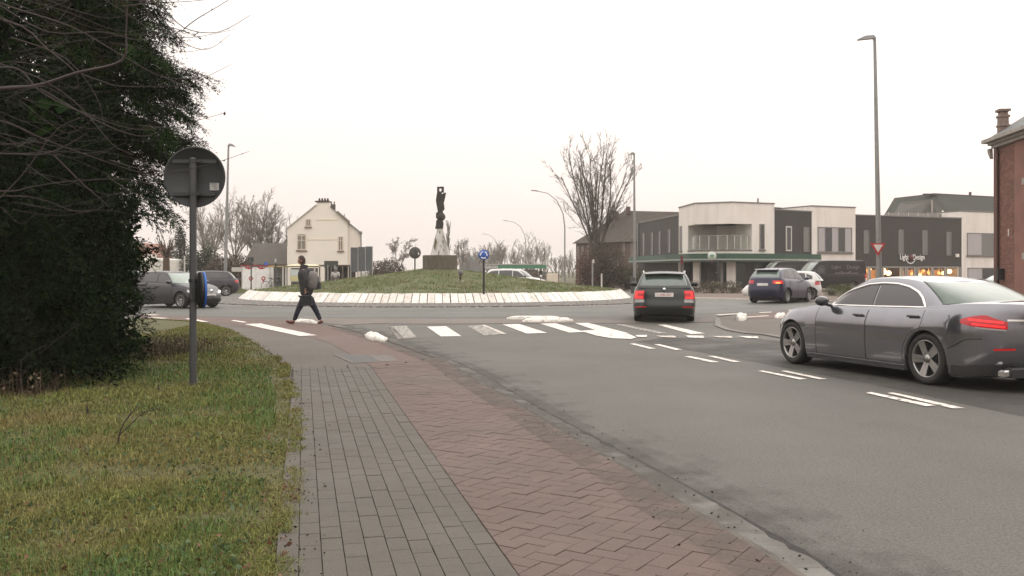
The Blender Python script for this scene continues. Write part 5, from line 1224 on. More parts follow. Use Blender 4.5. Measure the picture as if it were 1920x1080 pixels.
# --- white hatchback behind it, light estate and other traffic
PWH = paint('white_car_paint', (.62, .61, .59), .0, .3)
wc, wsx = make_car(variant(hatch, L=3.95, paint=PWH, lamps=[('tail_light', 3.62, 3.93, .70, .90, MT['red_lens'])]), 'white hatchback mostly hidden behind the dark blue crossover')
place(wc, wsx, G(1520, 563.5), (-.96, .28), 'rear', 'left')
PS = paint('silver_blue_paint', (.20, .22, .25), .5, .35)
c3, s3 = make_car(variant(est, paint=PS, lamps=[('tail_light', 4.33, 4.65, .60, .95, MT['red_lens'])], rear_glass=M('teal_rear_window', (.05, .09, .10), .06, spec=1.0)), 'silver blue estate car driving away at the far left, partly behind the hedge')
c3.location = ((249-960)/FPX*66, 66, .03); c3.rotation_euler = (0, 0, math.radians(112))
c4, s4 = make_car(variant(est, H=1.60, paint=PWH, roof=[(1.7, 1.50), (2.4, 1.57), (3.4, 1.575), (4.1, 1.55), (4.4, 1.5)], win_hi=[(1.5, 1.03), (1.75, 1.2), (2.05, 1.42), (2.5, 1.49), (3.5, 1.485), (4.0, 1.44), (4.22, 1.3)]), 'white estate car whose roof shows behind the grassy mound')
c4.location = ((968-960)/FPX*67, 67, .01); c4.rotation_euler = (0, 0, math.radians(-12))
c5, s5 = make_car(variant(hatch, H=1.40, paint=PS, roof=[(1.6, 1.33), (2.2, 1.385), (2.8, 1.39), (3.4, 1.36), (3.8, 1.3)], front_glass=M('pale_windscreen_parked', (.20, .23, .22), .08, spec=.8), win_hi=[(1.38, 1.01), (1.6, 1.15), (1.9, 1.28), (2.3, 1.325), (2.9, 1.32), (3.2, 1.29), (3.46, 1.2)]), 'pale car showing only its roof above the saloon, beside the brick house')
c5.location = (23.9, 45.5, .03); c5.rotation_euler = (0, 0, math.radians(205)); c5.scale.z = .9
# --- vans
van = dict(L=5.2, W=1.98, H=2.12, r=.34, fo=.95, wb=3.1, gc=.20, af=.7, ar=.35, n=4.0, crown=.03,
  top=[(0, .86), (.3, 1.0), (.75, 1.12), (1.0, 1.18), (2.2, 1.2), (5.2, 1.2)], front=[(0, .10), (.25, 0), (.6, .02), (1, .15)], rear=[(0, .06), (.2, 0), (.5, .0), (1, .02)],
  cab=(.62, 5.19, 1.55, 5.10), hwb=.93, hwr=.82, gaf=.35, gar=.12, raf=.25, rar=.12, roof=[(1.3, 2.0), (1.9, 2.10), (3, 2.12), (5.2, 2.10)], wt=.25, rear_win=False,
  wins=[(1.12, 2.0)], win_lo=[(1.12, 1.25), (2.0, 1.22)], win_hi=[(1.12, 1.27), (1.35, 1.55), (1.6, 1.78), (2.0, 1.80)], doors=[(1.1, 2.05), (2.08, 3.3)], door_v=(.12, .98), mirror=(1.2, 1.35), wheel=dict(n=6, b=(.06, .05), rim=.62), tw=.22,
  side=[(0, .95), (.12, .98), (.4, 1.0), (.8, .995), (.95, .97), (1, .945)])
PV = M('black_brown_van_paint', (.024, .020, .019), .45, .1, .35)
vn, vs_ = make_car(variant(van, paint=PV, front_glass=M('pale_van_windscreen', (.19, .22, .20), .1, spec=.8), lamps=[('tail_light', 4.95, 5.18, .55, 1.0, MT['red_lens'])]), 'dark van with pale shop lettering on its side parked before the shops', 'van', 'van')
vn.location = ((1553-960)/FPX*66, 66.3, .06); vn.rotation_euler = (0, 0, math.radians(187))
PT_ = M('faded_van_lettering', (.20, .17, .155), .6)
yv = vs_.side_pt(np.array([3.0]), np.array([1.65]))[0]+.03
lt = lettering('Light    Design', .36, (2.6-3.55, yv, 1.56), (math.pi/2, 0, math.pi), PT_, vn); 
arc = MB(); pts = [(2.6-3.55+.42*math.cos(a), yv, 1.55+.30*math.sin(a)) for a in np.linspace(math.pi*1.15, math.pi*1.85, 9)]; arc.tube(pts, .022, 5); arc.build('emblem', PT_, vn)
arc = MB(); arc.lathe([(.33, 0), (.33, .01), (.28, .01), (.28, 0)], 26, M=Matrix(((1, 0, 0), (0, 0, 1), (0, 1, 0))), o=(2.6-1.75, yv+.03, 1.42)); arc.build('emblem', M('van_ring_print', (.07, .065, .06), .6), vn)
ln = MB(); ln.box((2.6-3.6, yv+.03, 1.25), (1.7, .01, .05)); ln.build('emblem', PT_, vn)
pt = MB(); pt.box((2.6-5.0, vs_.W/2*.99, .80), (.14, .012, .2)); pt.build('sticker', MT['white'], vn)
v2, _ = make_car(variant(van, L=5.0, cab=(.62, 4.99, 1.55, 4.9), paint=PV, wins=[(1.12, 2.0), (2.1, 3.2), (3.3, 4.5)], win_lo=[(1.12, 1.25), (4.6, 1.24)], win_hi=[(1.12, 1.27), (1.35, 1.55), (1.6, 1.78), (4.6, 1.80)], glass=M('dark_van_glass', (.05, .048, .046), .1)), 'dark passenger van behind the blue crossover, under the green canopy', 'van', 'van')
v2.location = ((1478-960)/FPX*69, 69.5, .06); v2.rotation_euler = (0, 0, math.radians(183))
# ------------------------------------------------------------------ buildings
MT['render_white'] = M('off_white_render', (.76, .70, .64), .8, var=.06, scale=.6, bump=.15, bscale=40)
t = NT('streaked_white_render'); vec = t.n('ShaderNodeNewGeometry').outputs['Position']; st_r = t.ramp(t.noise(1.0, 5, .65, vec=vec, sc3=(1.6, 1.6, .12)), [(.46, 0), (.70, 1)])
t.col(t.mix(t.ramp(st_r, [(0, 0), (1, .5)]), t.mix(t.ramp(t.noise(.5, 5, vec=vec), [(.35, 0), (.65, 1)]), (.72, .665, .605), (.79, .735, .675)), (.55, .50, .45))); t.rough(.85); MT['render_white'] = t.m
MT['dark_clad'] = M('dark_brown_grey_cladding', (.040, .034, .030), .7, var=.12, scale=1.5)
MT['cream'] = M('cream_render', (.80, .73, .645), .85, var=.06, scale=.5)
MT['stone'] = M('grey_stone_sill', (.16, .145, .13), .7, var=.2)
MT['frame_grey'] = M('grey_window_frame', (.20, .185, .17), .5)
MT['frame_pale'] = M('pale_window_frame', (.50, .47, .43), .5)
MT['blind'] = M('pale_roller_blind', (.40, .37, .37), .7, var=.04, scale=2)
MT['pane_grey'] = M('milky_window_pane', (.16, .155, .145), .25, var=.1, spec=.6)
MT['pane_dark'] = M('dark_window_pane', (.045, .042, .040), .12, var=.2, spec=.7)
MT['roof_dark'] = M('dark_roof_tiles', (.075, .062, .050), .85, var=.25, scale=3, bump=.4, bscale=12)
MT['slate'] = M('grey_slate_roof', (.115, .12, .115), .7, var=.2, scale=3, bump=.3, bscale=14)
MT['coping'] = M('metal_coping', (.20, .19, .18), .5, .3)
MT['canopy_green'] = M('dark_green_canopy', (.028, .075, .046), .5, var=.1)
def clear_pane():
    t = NT('clear_shop_glass'); g_ = t.n('ShaderNodeBsdfGlossy'); g_.inputs['Roughness'].default_value = .03; tr = t.n('ShaderNodeBsdfTransparent'); lw = t.n('ShaderNodeLayerWeight'); pw = t.n('ShaderNodeMath', operation='POWER'); t.l(lw.outputs['Facing'], pw.inputs[0]); pw.inputs[1].default_value = 4; fr = t.n('ShaderNodeMapRange'); t.l(pw.outputs[0], fr.inputs['Value']); fr.inputs['To Min'].default_value = .03; fr.inputs['To Max'].default_value = .8; mx = t.n('ShaderNodeMixShader')
    tr.inputs[0].default_value = (.9, .92, .9, 1); t.l(fr.outputs[0], mx.inputs[0]); t.l(tr.outputs[0], mx.inputs[1]); t.l(g_.outputs[0], mx.inputs[2]); t.l(mx.outputs[0], t.out.inputs[0]); return t.m
MT['pane'] = clear_pane()
class Wall:
    """vertical wall plane between two ground points; rectangles are given as the photograph shows them"""
    def __init__(s, a, b):
        s.a = Vector((a[0], a[1], 0)); s.b = Vector((b[0], b[1], 0)); s.u = (s.b-s.a).normalized(); s.L = (s.b-s.a).length; s.n = Vector((s.u.y, -s.u.x, 0))
        if s.n.dot(-s.a) < 0: s.n = -s.n
    def hit(s, x, y):
        dr = Vector(((x-960)/FPX, 1, -(y-HZ)/FPX)); k = s.a.dot(s.n)/(dr.dot(s.n)); p = dr*k; return (p-s.a).dot(s.u), p.z+CAMH
    def at(s, l, z, o=0): return s.a+s.u*l+s.n*o+Vector((0, 0, z))
    def rect(s, x0, x1, y0, y1):
        l0, z0 = s.hit(x0, y0); l1, z1 = s.hit(x1, y0); xm = (x0+x1)/2; zt = s.hit(xm, y0)[1]; zb = s.hit(xm, y1)[1]; return l0, l1, zb, zt
    def slab(s, mb, l0, l1, z0, z1, o0, o1, mi=0):
        P = [s.at(l, z, o) for o in (o0, o1) for (l, z) in ((l0, z0), (l1, z0), (l1, z1), (l0, z1))]
        mb.add(P, [(0, 1, 2, 3), (7, 6, 5, 4), (0, 4, 5, 1), (1, 5, 6, 2), (2, 6, 7, 3), (3, 7, 4, 0)], mi); return mb
    def part(s, name, m, parent, l0, l1, z0, z1, o0, o1):
        o = s.slab(MB(), l0, l1, z0, z1, o0, o1).build(name, m); o.parent = parent
        if parent: o.matrix_parent_inverse = Matrix.Translation(parent.location).inverted() if parent.type == 'EMPTY' else Matrix.Identity(4)
        return o
    def window(s, parent, x0, x1, y0, y1, fm, pm, mull=0, sill=True, fw=.07, name='window', tr=None, panes=None, sm=None):
        l0, l1, zb, zt = s.rect(x0, x1, y0, y1); f = MB()
        for a, b, c, d in ((l0, l0+fw, zb, zt), (l1-fw, l1, zb, zt), (l0+fw, l1-fw, zt-fw, zt), (l0+fw, l1-fw, zb, zb+fw)): s.slab(f, a, b, c, d, -.03, .055)
        xs_ = [l0+fw+(l1-l0-2*fw)*k/(mull+1) for k in range(mull+2)]
        for k in range(1, mull+1): s.slab(f, xs_[k]-fw*.4, xs_[k]+fw*.4, zb+fw, zt-fw, -.03, .048)
        if tr: zz = zt-(zt-zb)*tr; s.slab(f, l0+fw, l1-fw, zz-fw*.4, zz+fw*.4, -.03, .051)
        o = f.build(name, fm); o.parent = parent; o.matrix_parent_inverse = Matrix.Translation(parent.location).inverted()
        for k in range(mull+1):
            pm_ = panes[k] if panes else pm; q = s.slab(MB(), xs_[k]+.01, xs_[k+1]-.01, zb+fw*.9, zt-fw*.9, -.02, .022).build('pane', pm_); q.parent = o; q.matrix_parent_inverse = Matrix.Translation(parent.location)@Matrix.Translation(parent.location).inverted()
        if sill: q = s.slab(MB(), l0-.08, l1+.08, zb-.12, zb-.003, -.03, .14).build('sill', sm or MT['stone']); q.parent = o
        return o
def PD_(px, d): return ((px-960)/FPX*d, d)
FP = [(1197, 96.8), (1272.7, 82.8), (1303, 77.4), (1372, 76.0), (1452, 77.8), (1522, 80.6), (1604, 82.7), (1803, 87.8), (1930, 91.2)]
W = [Wall(PD_(*a), PD_(*b)) for a, b in zip(FP, FP[1:])]
def child(o, e): o.parent = e; o.matrix_parent_inverse = Matrix.Translation(e.location).inverted(); return o
ph = empty('shop_building', W[3].at(0, 0), 0, 'white and dark grey corner shop with a recessed balcony over a long green canopy', 'building')
# dark left wing
def wing(wl, ztop, zbot, m, e, depth=9, cop=True, z1=None):
    o = wl.part('wall', m, e, 0, wl.L, zbot, ztop, -depth, 0)
    if cop: wl.part('coping', MT['coping'], e, -.03, wl.L+.03, ztop+.002, ztop+.10, -depth, .05)
    return o
wing(W[0], 6.35, 0, MT['dark_clad'], ph)
for x0, x1, y0, y1 in [(1205, 1209, 437, 479), (1221, 1225, 436, 478), (1235, 1239, 434, 477), (1253, 1257.5, 430, 474)]: W[0].window(ph, x0, x1, y0, y1, MT['frame_grey'], MT['pane_dark'], sill=False, fw=.05)
dp = MB(); dp.tube([W[0].at(.15, .1, .09), W[0].at(.15, 6.4, .09)], .09, 8); child(dp.build('downpipe', MT['galv'], None), ph)
# white block with the recessed balcony: walls round an opening
TOPW = 7.0
zb0, zb1 = W[2].hit(1340, 471)[1], W[2].hit(1340, 420)[1]
wl_l = W[1].hit(1290, 440)[0]; wr_l = W[3].hit(1410, 440)[0]
for wl, l0, l1, solid in ((W[1], 0, wl_l, True), (W[1], wl_l, W[1].L, False), (W[2], 0, W[2].L, False), (W[3], 0, wr_l, False), (W[3], wr_l, W[3].L, True)):
    if solid: wl.part('wall', MT['render_white'], ph, l0, l1, 2.6, TOPW, -6, 0)
    else:
        wl.part('wall', MT['render_white'], ph, l0, l1, zb1, TOPW, -6, 0); wl.part('wall', MT['render_white'], ph, l0, l1, 2.6, zb0, -6, 0)
        wl.part('balcony_edge', MT['stone'], ph, l0, l1, zb0+.002, zb0+.12, -.3, .05)
for wl in W[1:4]: wl.part('coping', MT['coping'], ph, -.02, wl.L+.02, TOPW+.002, TOPW+.09, -6, .06)
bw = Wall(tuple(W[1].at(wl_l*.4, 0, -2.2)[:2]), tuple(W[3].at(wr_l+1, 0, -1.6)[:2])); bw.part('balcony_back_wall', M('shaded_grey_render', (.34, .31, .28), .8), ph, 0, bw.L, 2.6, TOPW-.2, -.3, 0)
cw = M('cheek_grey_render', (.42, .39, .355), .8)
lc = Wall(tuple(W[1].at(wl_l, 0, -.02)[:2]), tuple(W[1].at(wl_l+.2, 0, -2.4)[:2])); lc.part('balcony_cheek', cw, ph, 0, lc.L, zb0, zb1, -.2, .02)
for x0, x1, y0, y1 in [(1324, 1352, 427, 464), (1382, 1398, 427, 466)]:
    bw.window(ph, x0, x1, y0, y1, MT['frame_grey'], MT['pane_dark'], mull=1, sill=False, fw=.08, name='balcony_door')
for wl, a, b, nn_ in ((W[1], wl_l+.1, W[1].L, 1), (W[2], .0, W[2].L, 3), (W[3], 0, wr_l-.1, 2)):
    zz0, zz1 = zb0+.2, zb0+1.25
    g_ = wl.part('balustrade_glass', MT['pane'], ph, a+.02, b-.02, zz0, zz1, -.13, -.115)
    wl.part('handrail', MT['galv'], ph, a, b, zz1+.002, zz1+.05, -.15, -.10)
    for k in range(nn_+1):
        l = a+(b-a)*(k+.5)/(nn_+1); wl.part('baluster', MT['frame_pale'], ph, l-.03, l+.03, zb0+.1, zz1, -.11, -.06)
W[1].window(ph, 1275, 1279, 424, 470, MT['frame_grey'], MT['pane_dark'], fw=.06, sm=MT['stone'])
W[3].window(ph, 1424, 1433, 420, 468, MT['frame_grey'], MT['pane_dark'], fw=.08)
# dark middle wing and white second block
wing(W[4], 6.50, 2.6, MT['dark_clad'], ph); wing(W[4], 2.6, 0, M('dark_green_shopfront', (.022, .030, .024), .4), ph, cop=False)
W[4].window(ph, 1473, 1484, 424, 471, MT['frame_pale'], MT['pane_dark'], fw=.12, sill=False); W[4].window(ph, 1506, 1517, 426, 472, MT['frame_grey'], MT['pane_grey'], fw=.05, sill=False)
wing(W[5], 7.0, 0, MT['render_white'], ph)
W[5].window(ph, 1533, 1597, 426, 473, MT['frame_grey'], MT['pane_grey'], mull=4, panes=[MT['blind'], MT['pane_dark'], MT['blind'], MT['pane_dark'], MT['blind']], fw=.07)
tm = W[4]; rb_ = MB(); tm.slab(rb_, .1, 3.4, 6.5, 6.95, -5, -2); child(rb_.build('roof_box', MT['roof_dark']), ph); fl = MB(); fl.tube([W[4].at(1.5, 6.9, -3), W[4].at(1.5, 7.75, -3)], [.12, .07], 8); child(fl.build('flue', MT['galv']), ph)
# ground floor under the canopy
for wl in (W[1], W[2]): wl.part('wall', M('entrance_dark', (.04, .036, .033), .5), ph, 0, wl.L, 0, 2.6, -5, -1.0)
W[3].part('wall', M('green_shop_window', (.022, .034, .027), .2), ph, .2, W[3].L, 0, 2.6, -5, -.9)
sd = Wall(tuple(W[1].at(0, 0, -.9)[:2]), tuple(W[2].at(W[2].L, 0, -.9)[:2]))
for x0, x1 in ((1299, 1311), (1362, 1377)): W[2].part('pillar', MT['render_white'], ph, W[2].hit(x0, 500)[0], W[2].hit(x1, 500)[0], 0, 2.6, -.5, -.05)
pl_ = Wall(PD_(1272, 82.9), PD_(1276, 82.0)); pl_.part('pillar', MT['render_white'], ph, 0, pl_.L, 0, 2.6, -.3, .02)
for x0, x1 in ((1323, 1328), (1345.5, 1350.5)): W[2].part('door_post', M('pale_door_post', (.36, .34, .33), .5), ph, W[2].hit(x0, 500)[0], W[2].hit(x1, 500)[0], 0, 2.55, -.98, -.9)
dr_ = W[2].part('door', MT['pane_dark'], ph, W[2].hit(1329, 500)[0], W[2].hit(1345, 500)[0], 0, 2.5, -.99, -.95)
tx = W[2].at(*W[2].hit(1337, 511)[:2], -.93); em = MB(); em.lathe([(.09, 0), (.09, .01), (.001, .01)], 12, M=Matrix(((1, 0, 0), (0, 0, -1), (0, 1, 0))), o=W[2].at(*W[2].hit(1336, 506.5), -.93)); em.box(tx, (.38, .02, .07)); child(em.build('door_print', MT['white']), ph)
po = W[2].part('poster', M('pale_green_poster', (.30, .40, .22), .5), ph, W[2].hit(1353, 500)[0], W[2].hit(1360.5, 500)[0], W[2].hit(1356, 521)[1], W[2].hit(1356, 507)[1], -.97, -.93)
W[2].part('poster', M('blue_grey_poster', (.08, .085, .12), .5), ph, W[2].hit(1353, 500)[0], W[2].hit(1360.5, 500)[0], W[2].hit(1356, 534)[1], W[2].hit(1356, 521.5)[1], -.97, -.93)
# canopy along the whole front
zc0, zc1 = 2.22, 2.86
CP = [W[0].at(W[0].hit(1206, 490)[0], 0, 1.5), W[1].at(W[1].L*.3, 0, 1.6), W[2].at(0, 0, 1.6), W[2].at(W[2].L, 0, 1.6), W[3].at(W[3].L, 0, 1.3), W[4].at(W[4].L-.3, 0, 1.2)]
for a, b in zip(CP, CP[1:]):
    wl = Wall(a, b); wl.part('canopy', MT['canopy_green'], ph, 0, wl.L, zc0+.22, zc1, -1.4, 0); wl.part('canopy_edge', M('pale_canopy_edge', (.30, .33, .29), .5), ph, 0, wl.L, zc0+.10, zc0+.215, -1.4, .03); wl.part('canopy_soffit', M('green_soffit', (.04, .06, .045), .6), ph, 0, wl.L, zc0-.04, zc0+.095, -1.3, -.05)
lw = Wall(CP[4], CP[5]); l_, z_ = lw.hit(1507, 488); mb = MB(); rk_ = random.Random(4); [lw.slab(mb, l_-.62+k*.125, l_-.62+k*.125+rk_.choice((.05, .09, .1)), z_-.10, z_-.10+rk_.choice((.17, .22, .2)), .002, .02) for k in range(10)]; child(mb.build('small_lettering', M('canopy_letters', (.62, .60, .55), .5)), ph)
fs_ = empty('round_shop_sign', AT(1335, 480, 73.8), 0, 'round pale green and white sign standing up from the green canopy edge', 'sign')
D_ = Matrix(((1, 0, 0), (0, 0, -1), (0, 1, 0)))
mb = MB(); mb.lathe([(.33, -.05), (.35, 0), (.33, .05), (.001, .07)], 24, M=D_); mb.lathe([(.33, -.05), (.001, -.05)], 24, M=D_); mb.build('disc', M('pale_sign_white', (.52, .56, .50), .5), fs_)
mb = MB(); mb.box((0, -.085, .06), (.30, .02, .10)); mb.box((0, -.085, -.07), (.22, .02, .08)); mb.box((-.12, -.086, 0), (.05, .02, .22)); mb.build('print', M('sign_green', (.10, .28, .16), .5), fs_)
mb = MB(); mb.box((0, 0, -.50), (.06, .06, .34)); mb.build('bracket', MT['sign_back'], fs_)
# --- lamp shop
ls = empty('lamp_shop', W[6].at(0, 0), 0, 'dark grey lamp shop with glowing orange windows and white lettering on its front', 'building')
wl = W[6]; zs1 = wl.hit(1700, 500)[1]
SH = [(1606, 1630), (1631.5, 1645), (1656, 1690), (1692, 1699), (1701, 1716), (1721, 1748), (1750, 1773), (1775.5, 1797)]
wl.part('wall', MT['dark_clad'], ls, 0, wl.L, zs1, 6.34, -9, 0); wl.part('coping', MT['coping'], ls, -.02, wl.L+.02, 6.342, 6.44, -9, .05)
edges = [0]+[v for x0, x1 in SH for v in (wl.hit(x0, 510)[0], wl.hit(x1, 510)[0])]+[wl.L]
for k in range(0, len(edges), 2):
    if edges[k+1]-edges[k] > .02: wl.part('mullion', MT['frame_grey'], ls, edges[k], edges[k+1], 0, zs1-.002, -.25, .02)
wl.part('wall', M('shop_back_wall', (.16, .09, .05), .9), ls, 0, wl.L, 0, zs1-.01, -9, -3.0); wl.part('floor', M('shop_floor', (.10, .06, .04), .6), ls, .05, wl.L-.05, .0, .12, -2.99, -.26); wl.part('ceiling', M('shop_ceiling', (.2, .15, .1), .8), ls, .05, wl.L-.05, zs1-.15, zs1-.011, -2.99, -.26)
GLOW = M('glowing_shade', (.8, .45, .2), .6, emit=(1, .42, .13), es=2.2); GLOW2 = M('bright_glowing_shade', (.9, .6, .4), .6, emit=(1, .62, .30), es=6); WARM = M('glowing_display_wall', (.35, .18, .08), .8, var=.5, scale=3, emit=(1, .36, .10), es=.55)
rz = random.Random(17)
for k, (x0, x1) in enumerate(SH):
    a, b = wl.hit(x0, 510)[0]+.02, wl.hit(x1, 510)[0]-.02
    p_ = wl.part('shop_window', MT['pane'], ls, a, b, .12, zs1-.02, -.12, -.10)
    fr_ = MB()
    for q in ((a, a+.05, .12, zs1-.06), (b-.05, b, .12, zs1-.06), (a, b, zs1-.058, zs1-.003)): wl.slab(fr_, *q, -.14, .03)
    q = fr_.build('frame', MT['frame_pale']); q.parent = p_
    if k in (3, 4): continue
    wl.part('display_panel', WARM, ls, a+.05, b-.05, .2, zs1-.3, -2.2, -2.15)  # panel emits its own warm glow in place of lamplight on a wall
    for j in range(8 if k in (0, 2, 5, 7) else 5):
        l = rz.uniform(a+.2, b-.2); z = rz.uniform(1.1, zs1-.35); r_ = rz.uniform(.06, .13); mb = MB(); mb.lathe([(.02, r_*1.3), (r_, .2*r_), (r_*.8, -r_), (.001, -r_)], 10); mb.tube([(0, 0, r_*1.2), (0, 0, zs1-.16-z)], .008, 4)
        o = mb.build('lamp', GLOW, None); o.location = wl.at(l, z, -rz.uniform(.5, 1.6)); child_loc = o.location.copy(); o.parent = ls; o.matrix_parent_inverse = Matrix.Translation(ls.location).inverted()
for x, y, r_ in [(1612, 512, .36), (1664, 509, .34), (1676, 512, .22), (1780, 512, .2), (1790, 509, .22), (1640, 505, .15), (1735, 516, .12)]:
    l, z = wl.hit(x, y); mb = MB(); mb.lathe([(math.sin(q)*r_, -math.cos(q)*r_) for q in np.linspace(.02, 3.12, 10)], 14); o = mb.build('globe_lamp', GLOW2); o.location = wl.at(l, z, -.6); o.parent = ls; o.matrix_parent_inverse = Matrix.Translation(ls.location).inverted()
for x0, x1, y0, y1 in [(1619, 1629, 432, 475), (1684, 1694, 431, 477), (1729, 1739, 432, 477.5), (1774, 1783, 435, 479)]: wl.window(ls, x0, x1, y0, y1, MT['frame_grey'], MT['pane_grey'], sill=False, fw=.05)
ang = math.atan2(wl.u.y, wl.u.x); SW = M('white_shop_letters', (.75, .72, .68), .5, emit=(1, .95, .9), es=.15)
for tx, x, al in (('Light', 1703, 'RIGHT'), ('Design', 1711, 'LEFT')):
    l, z = wl.hit(x, 486.5); child(lettering(tx, .68, wl.at(l, z, .03), (math.pi/2, 0, ang), SW, None, ext=.015, align=al, sx=.78), ls)
l, z = wl.hit(1707, 482.5); mb = MB(); mb.lathe([(.10, .25), (.20, .1), (.24, -.1), (.16, -.22), (.12, -.2), (.19, -.08), (.16, .08), (.07, .2)], 12); mb.tube([(0, 0, -.2), (0, 0, -.42)], .05, 6); o = mb.build('emblem', M('dark_red_emblem', (.13, .03, .025), .5)); o.location = wl.at(l, z, .06); child(o, ls); o.location = wl.at(l, z, .06)
mb = MB()
for k in range(9):
    a = math.pi*(1.2+.6*k/8); p = wl.at(l+.62*math.cos(a), z-.05+.75*math.sin(a)+.25, .03); mb.box(p, (.09, .03, .09 if k % 2 else .11), rz=ang)
child(mb.build('small_lettering', SW), ls)
wl.part('wall_lamp', M('pale_wall_lamp', (.8, .76, .68), .5), ls, wl.hit(1791, 480)[0], wl.hit(1796, 480)[0], wl.hit(1793, 482)[1], wl.hit(1793, 476)[1], .0, .15)
# --- mansard roofed block behind, and the white block on the right
mh = empty('mansard_roof_block', (32, 98, 0), 0, 'grey mansard roof with a recessed roof terrace behind the lamp shop', 'building')
def P3(x, y, d): return AT(x, y, d)
mb = MB(); mb.poly([P3(1656, 406, 93), P3(1677, 371, 97), P3(1748, 363, 95), P3(1795, 412, 91), P3(1740, 412, 91)]); mb.add([P3(1748, 363, 95), P3(1880, 370, 100), P3(1880, 412, 95), P3(1795, 412, 91)], [(0, 1, 2, 3)])
mb.add([P3(1677, 371, 97), P3(1748, 363, 95), P3(1880, 370, 100), P3(1700, 371, 108), P3(1656, 406, 108), P3(1880, 412, 108)], [(0, 1, 2, 3), (4, 0, 3), (3, 2, 5, 4)]); child(mb.build('roof', M('dark_grey_green_roofing', (.055, .056, .048), .9, spec=.15, var=.15)), mh)
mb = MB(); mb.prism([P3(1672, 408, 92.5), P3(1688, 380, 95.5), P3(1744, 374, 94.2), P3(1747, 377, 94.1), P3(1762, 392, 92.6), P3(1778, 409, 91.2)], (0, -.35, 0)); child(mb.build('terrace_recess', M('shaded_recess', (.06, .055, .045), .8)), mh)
mb = MB(); mb.tube([P3(1747.5, 376, 93.4), P3(1747.5, 412, 90.6)], .10, 4); child(mb.build('post', M('brown_post', (.17, .13, .11), .7)), mh)
mb = MB(); mb.prism([P3(1766, 394, 92.0), P3(1783, 411, 90.9), P3(1766, 411, 90.9)], (0, -.12, 0)); child(mb.build('gable_infill', M('cream_infill', (.62, .58, .52), .7)), mh)
rlw = Wall(PD_(1660, 88.6), PD_(1770, 90)); rlw.part('railing', M('glass_railing', (.24, .22, .20), .2), mh, 0, rlw.L, 6.30, 6.95, -.03, 0); 
for k in range(6): rlw.part('baluster', MT['frame_pale'], mh, rlw.L*(k+.3)/6, rlw.L*(k+.3)/6+.05, 6.3, 7.0, .002, .04)
mb = MB(); mb.box(P3(1746, 364.5, 94.6), (1.6, .3, .16)); mb.tube([P3(1819, 372, 98), P3(1819, 360, 98)], .13, 6); mb.poly([P3(1748, 362, 94.9), P3(1880, 369, 99.9), P3(1880, 371.5, 99.9), P3(1748, 364.5, 94.9)]); child(mb.build('ridge', MT['roof_dark']), mh)
hs2 = empty('white_house_block', W[7].at(0, 0), 0, 'white rendered block with wide blinds between lamp shop and brick house', 'building')
wl = W[7]; wl.part('wall', MT['render_white'], hs2, 0, wl.L, 0, 7.0, -8, 0); wl.part('coping', MT['coping'], hs2, -.02, wl.L, 7.002, 7.1, -8, .05)
wl.window(hs2, 1813, 1868, 437, 479, MT['frame_grey'], MT['blind'], mull=1, panes=[MT['blind'], MT['pane_grey']], fw=.06)
wl.window(hs2, 1814, 1868, 502, 524, MT['frame_grey'], MT['blind'], mull=1, panes=[MT['blind'], MT['pane_dark']], fw=.06, sill=False)
# --- long brown building left of the shop
bb = empty('brick_barn', (12, 96, 0), 0, 'long brown brick building with a dark hipped roof behind the tall bare tree', 'building')
A_, B_ = Vector((*PD_(1080, 112), 0)), Vector((*PD_(1300, 97), 0)); bwl = Wall(A_, B_)
t = NT('old_red_brown_brick'); br = t.n('ShaderNodeTexBrick'); br.inputs['Scale'].default_value = 3.5; t.l(t.tc.outputs['Object'], br.inputs['Vector']); br.inputs['Color1'].default_value = (.10, .058, .044, 1); br.inputs['Color2'].default_value = (.14, .085, .064, 1); br.inputs['Mortar'].default_value = (.10, .085, .07, 1)
t.col(t.mix(t.ramp(t.noise(.4, 5), [(.3, 0), (.7, .6)]), br.outputs[0], (.075, .055, .045))); t.rough(.9); MT['old_brick'] = t.m
bwl.part('wall', MT['old_brick'], bb, 0, bwl.L, 0, 4.75, -8, 0)
R1, R2 = P3(1172, 395, 108), P3(1300, 398, 99)
e0, e1 = bwl.at(-.35, 4.70, .35), bwl.at(bwl.L, 4.70, .35); f0, f1 = bwl.at(-.35, 4.70, -8.3), bwl.at(bwl.L, 4.7, -8.3)
mb = MB(); mb.add([e0, e1, R2, R1, f0, f1], [(0, 1, 2, 3), (0, 3, 4), (3, 2, 5, 4), (0, 4, 5, 1)]); ro = child(mb.build('roof', MT['roof_dark']), bb)
for x, y0, y1, w_ in ((1142, 412, 402, .5), (1154, 410, 399, .7), (1178, 399, 390, .45)):
    mb = MB(); p = P3(x, (y0+y1)/2, 107); mb.box(p, (w_, w_, (y0-y1)/FPX*107+.3)); child(mb.build('chimney', MT['old_brick']), bb)
for x0, x1, y0, y1 in [(1083, 1086, 462, 486), (1091, 1094, 461, 484), (1101, 1104, 460, 484), (1109, 1112, 458, 472), (1183, 1187, 443, 482), (1168, 1172, 448, 480), (1143, 1160, 484, 524)]:
    bwl.window(bb, x0, x1, y0, y1, M('weathered_frame', (.24, .20, .17), .7), M('dusty_pane', (.13, .11, .09), .5), sill=False, fw=.12)
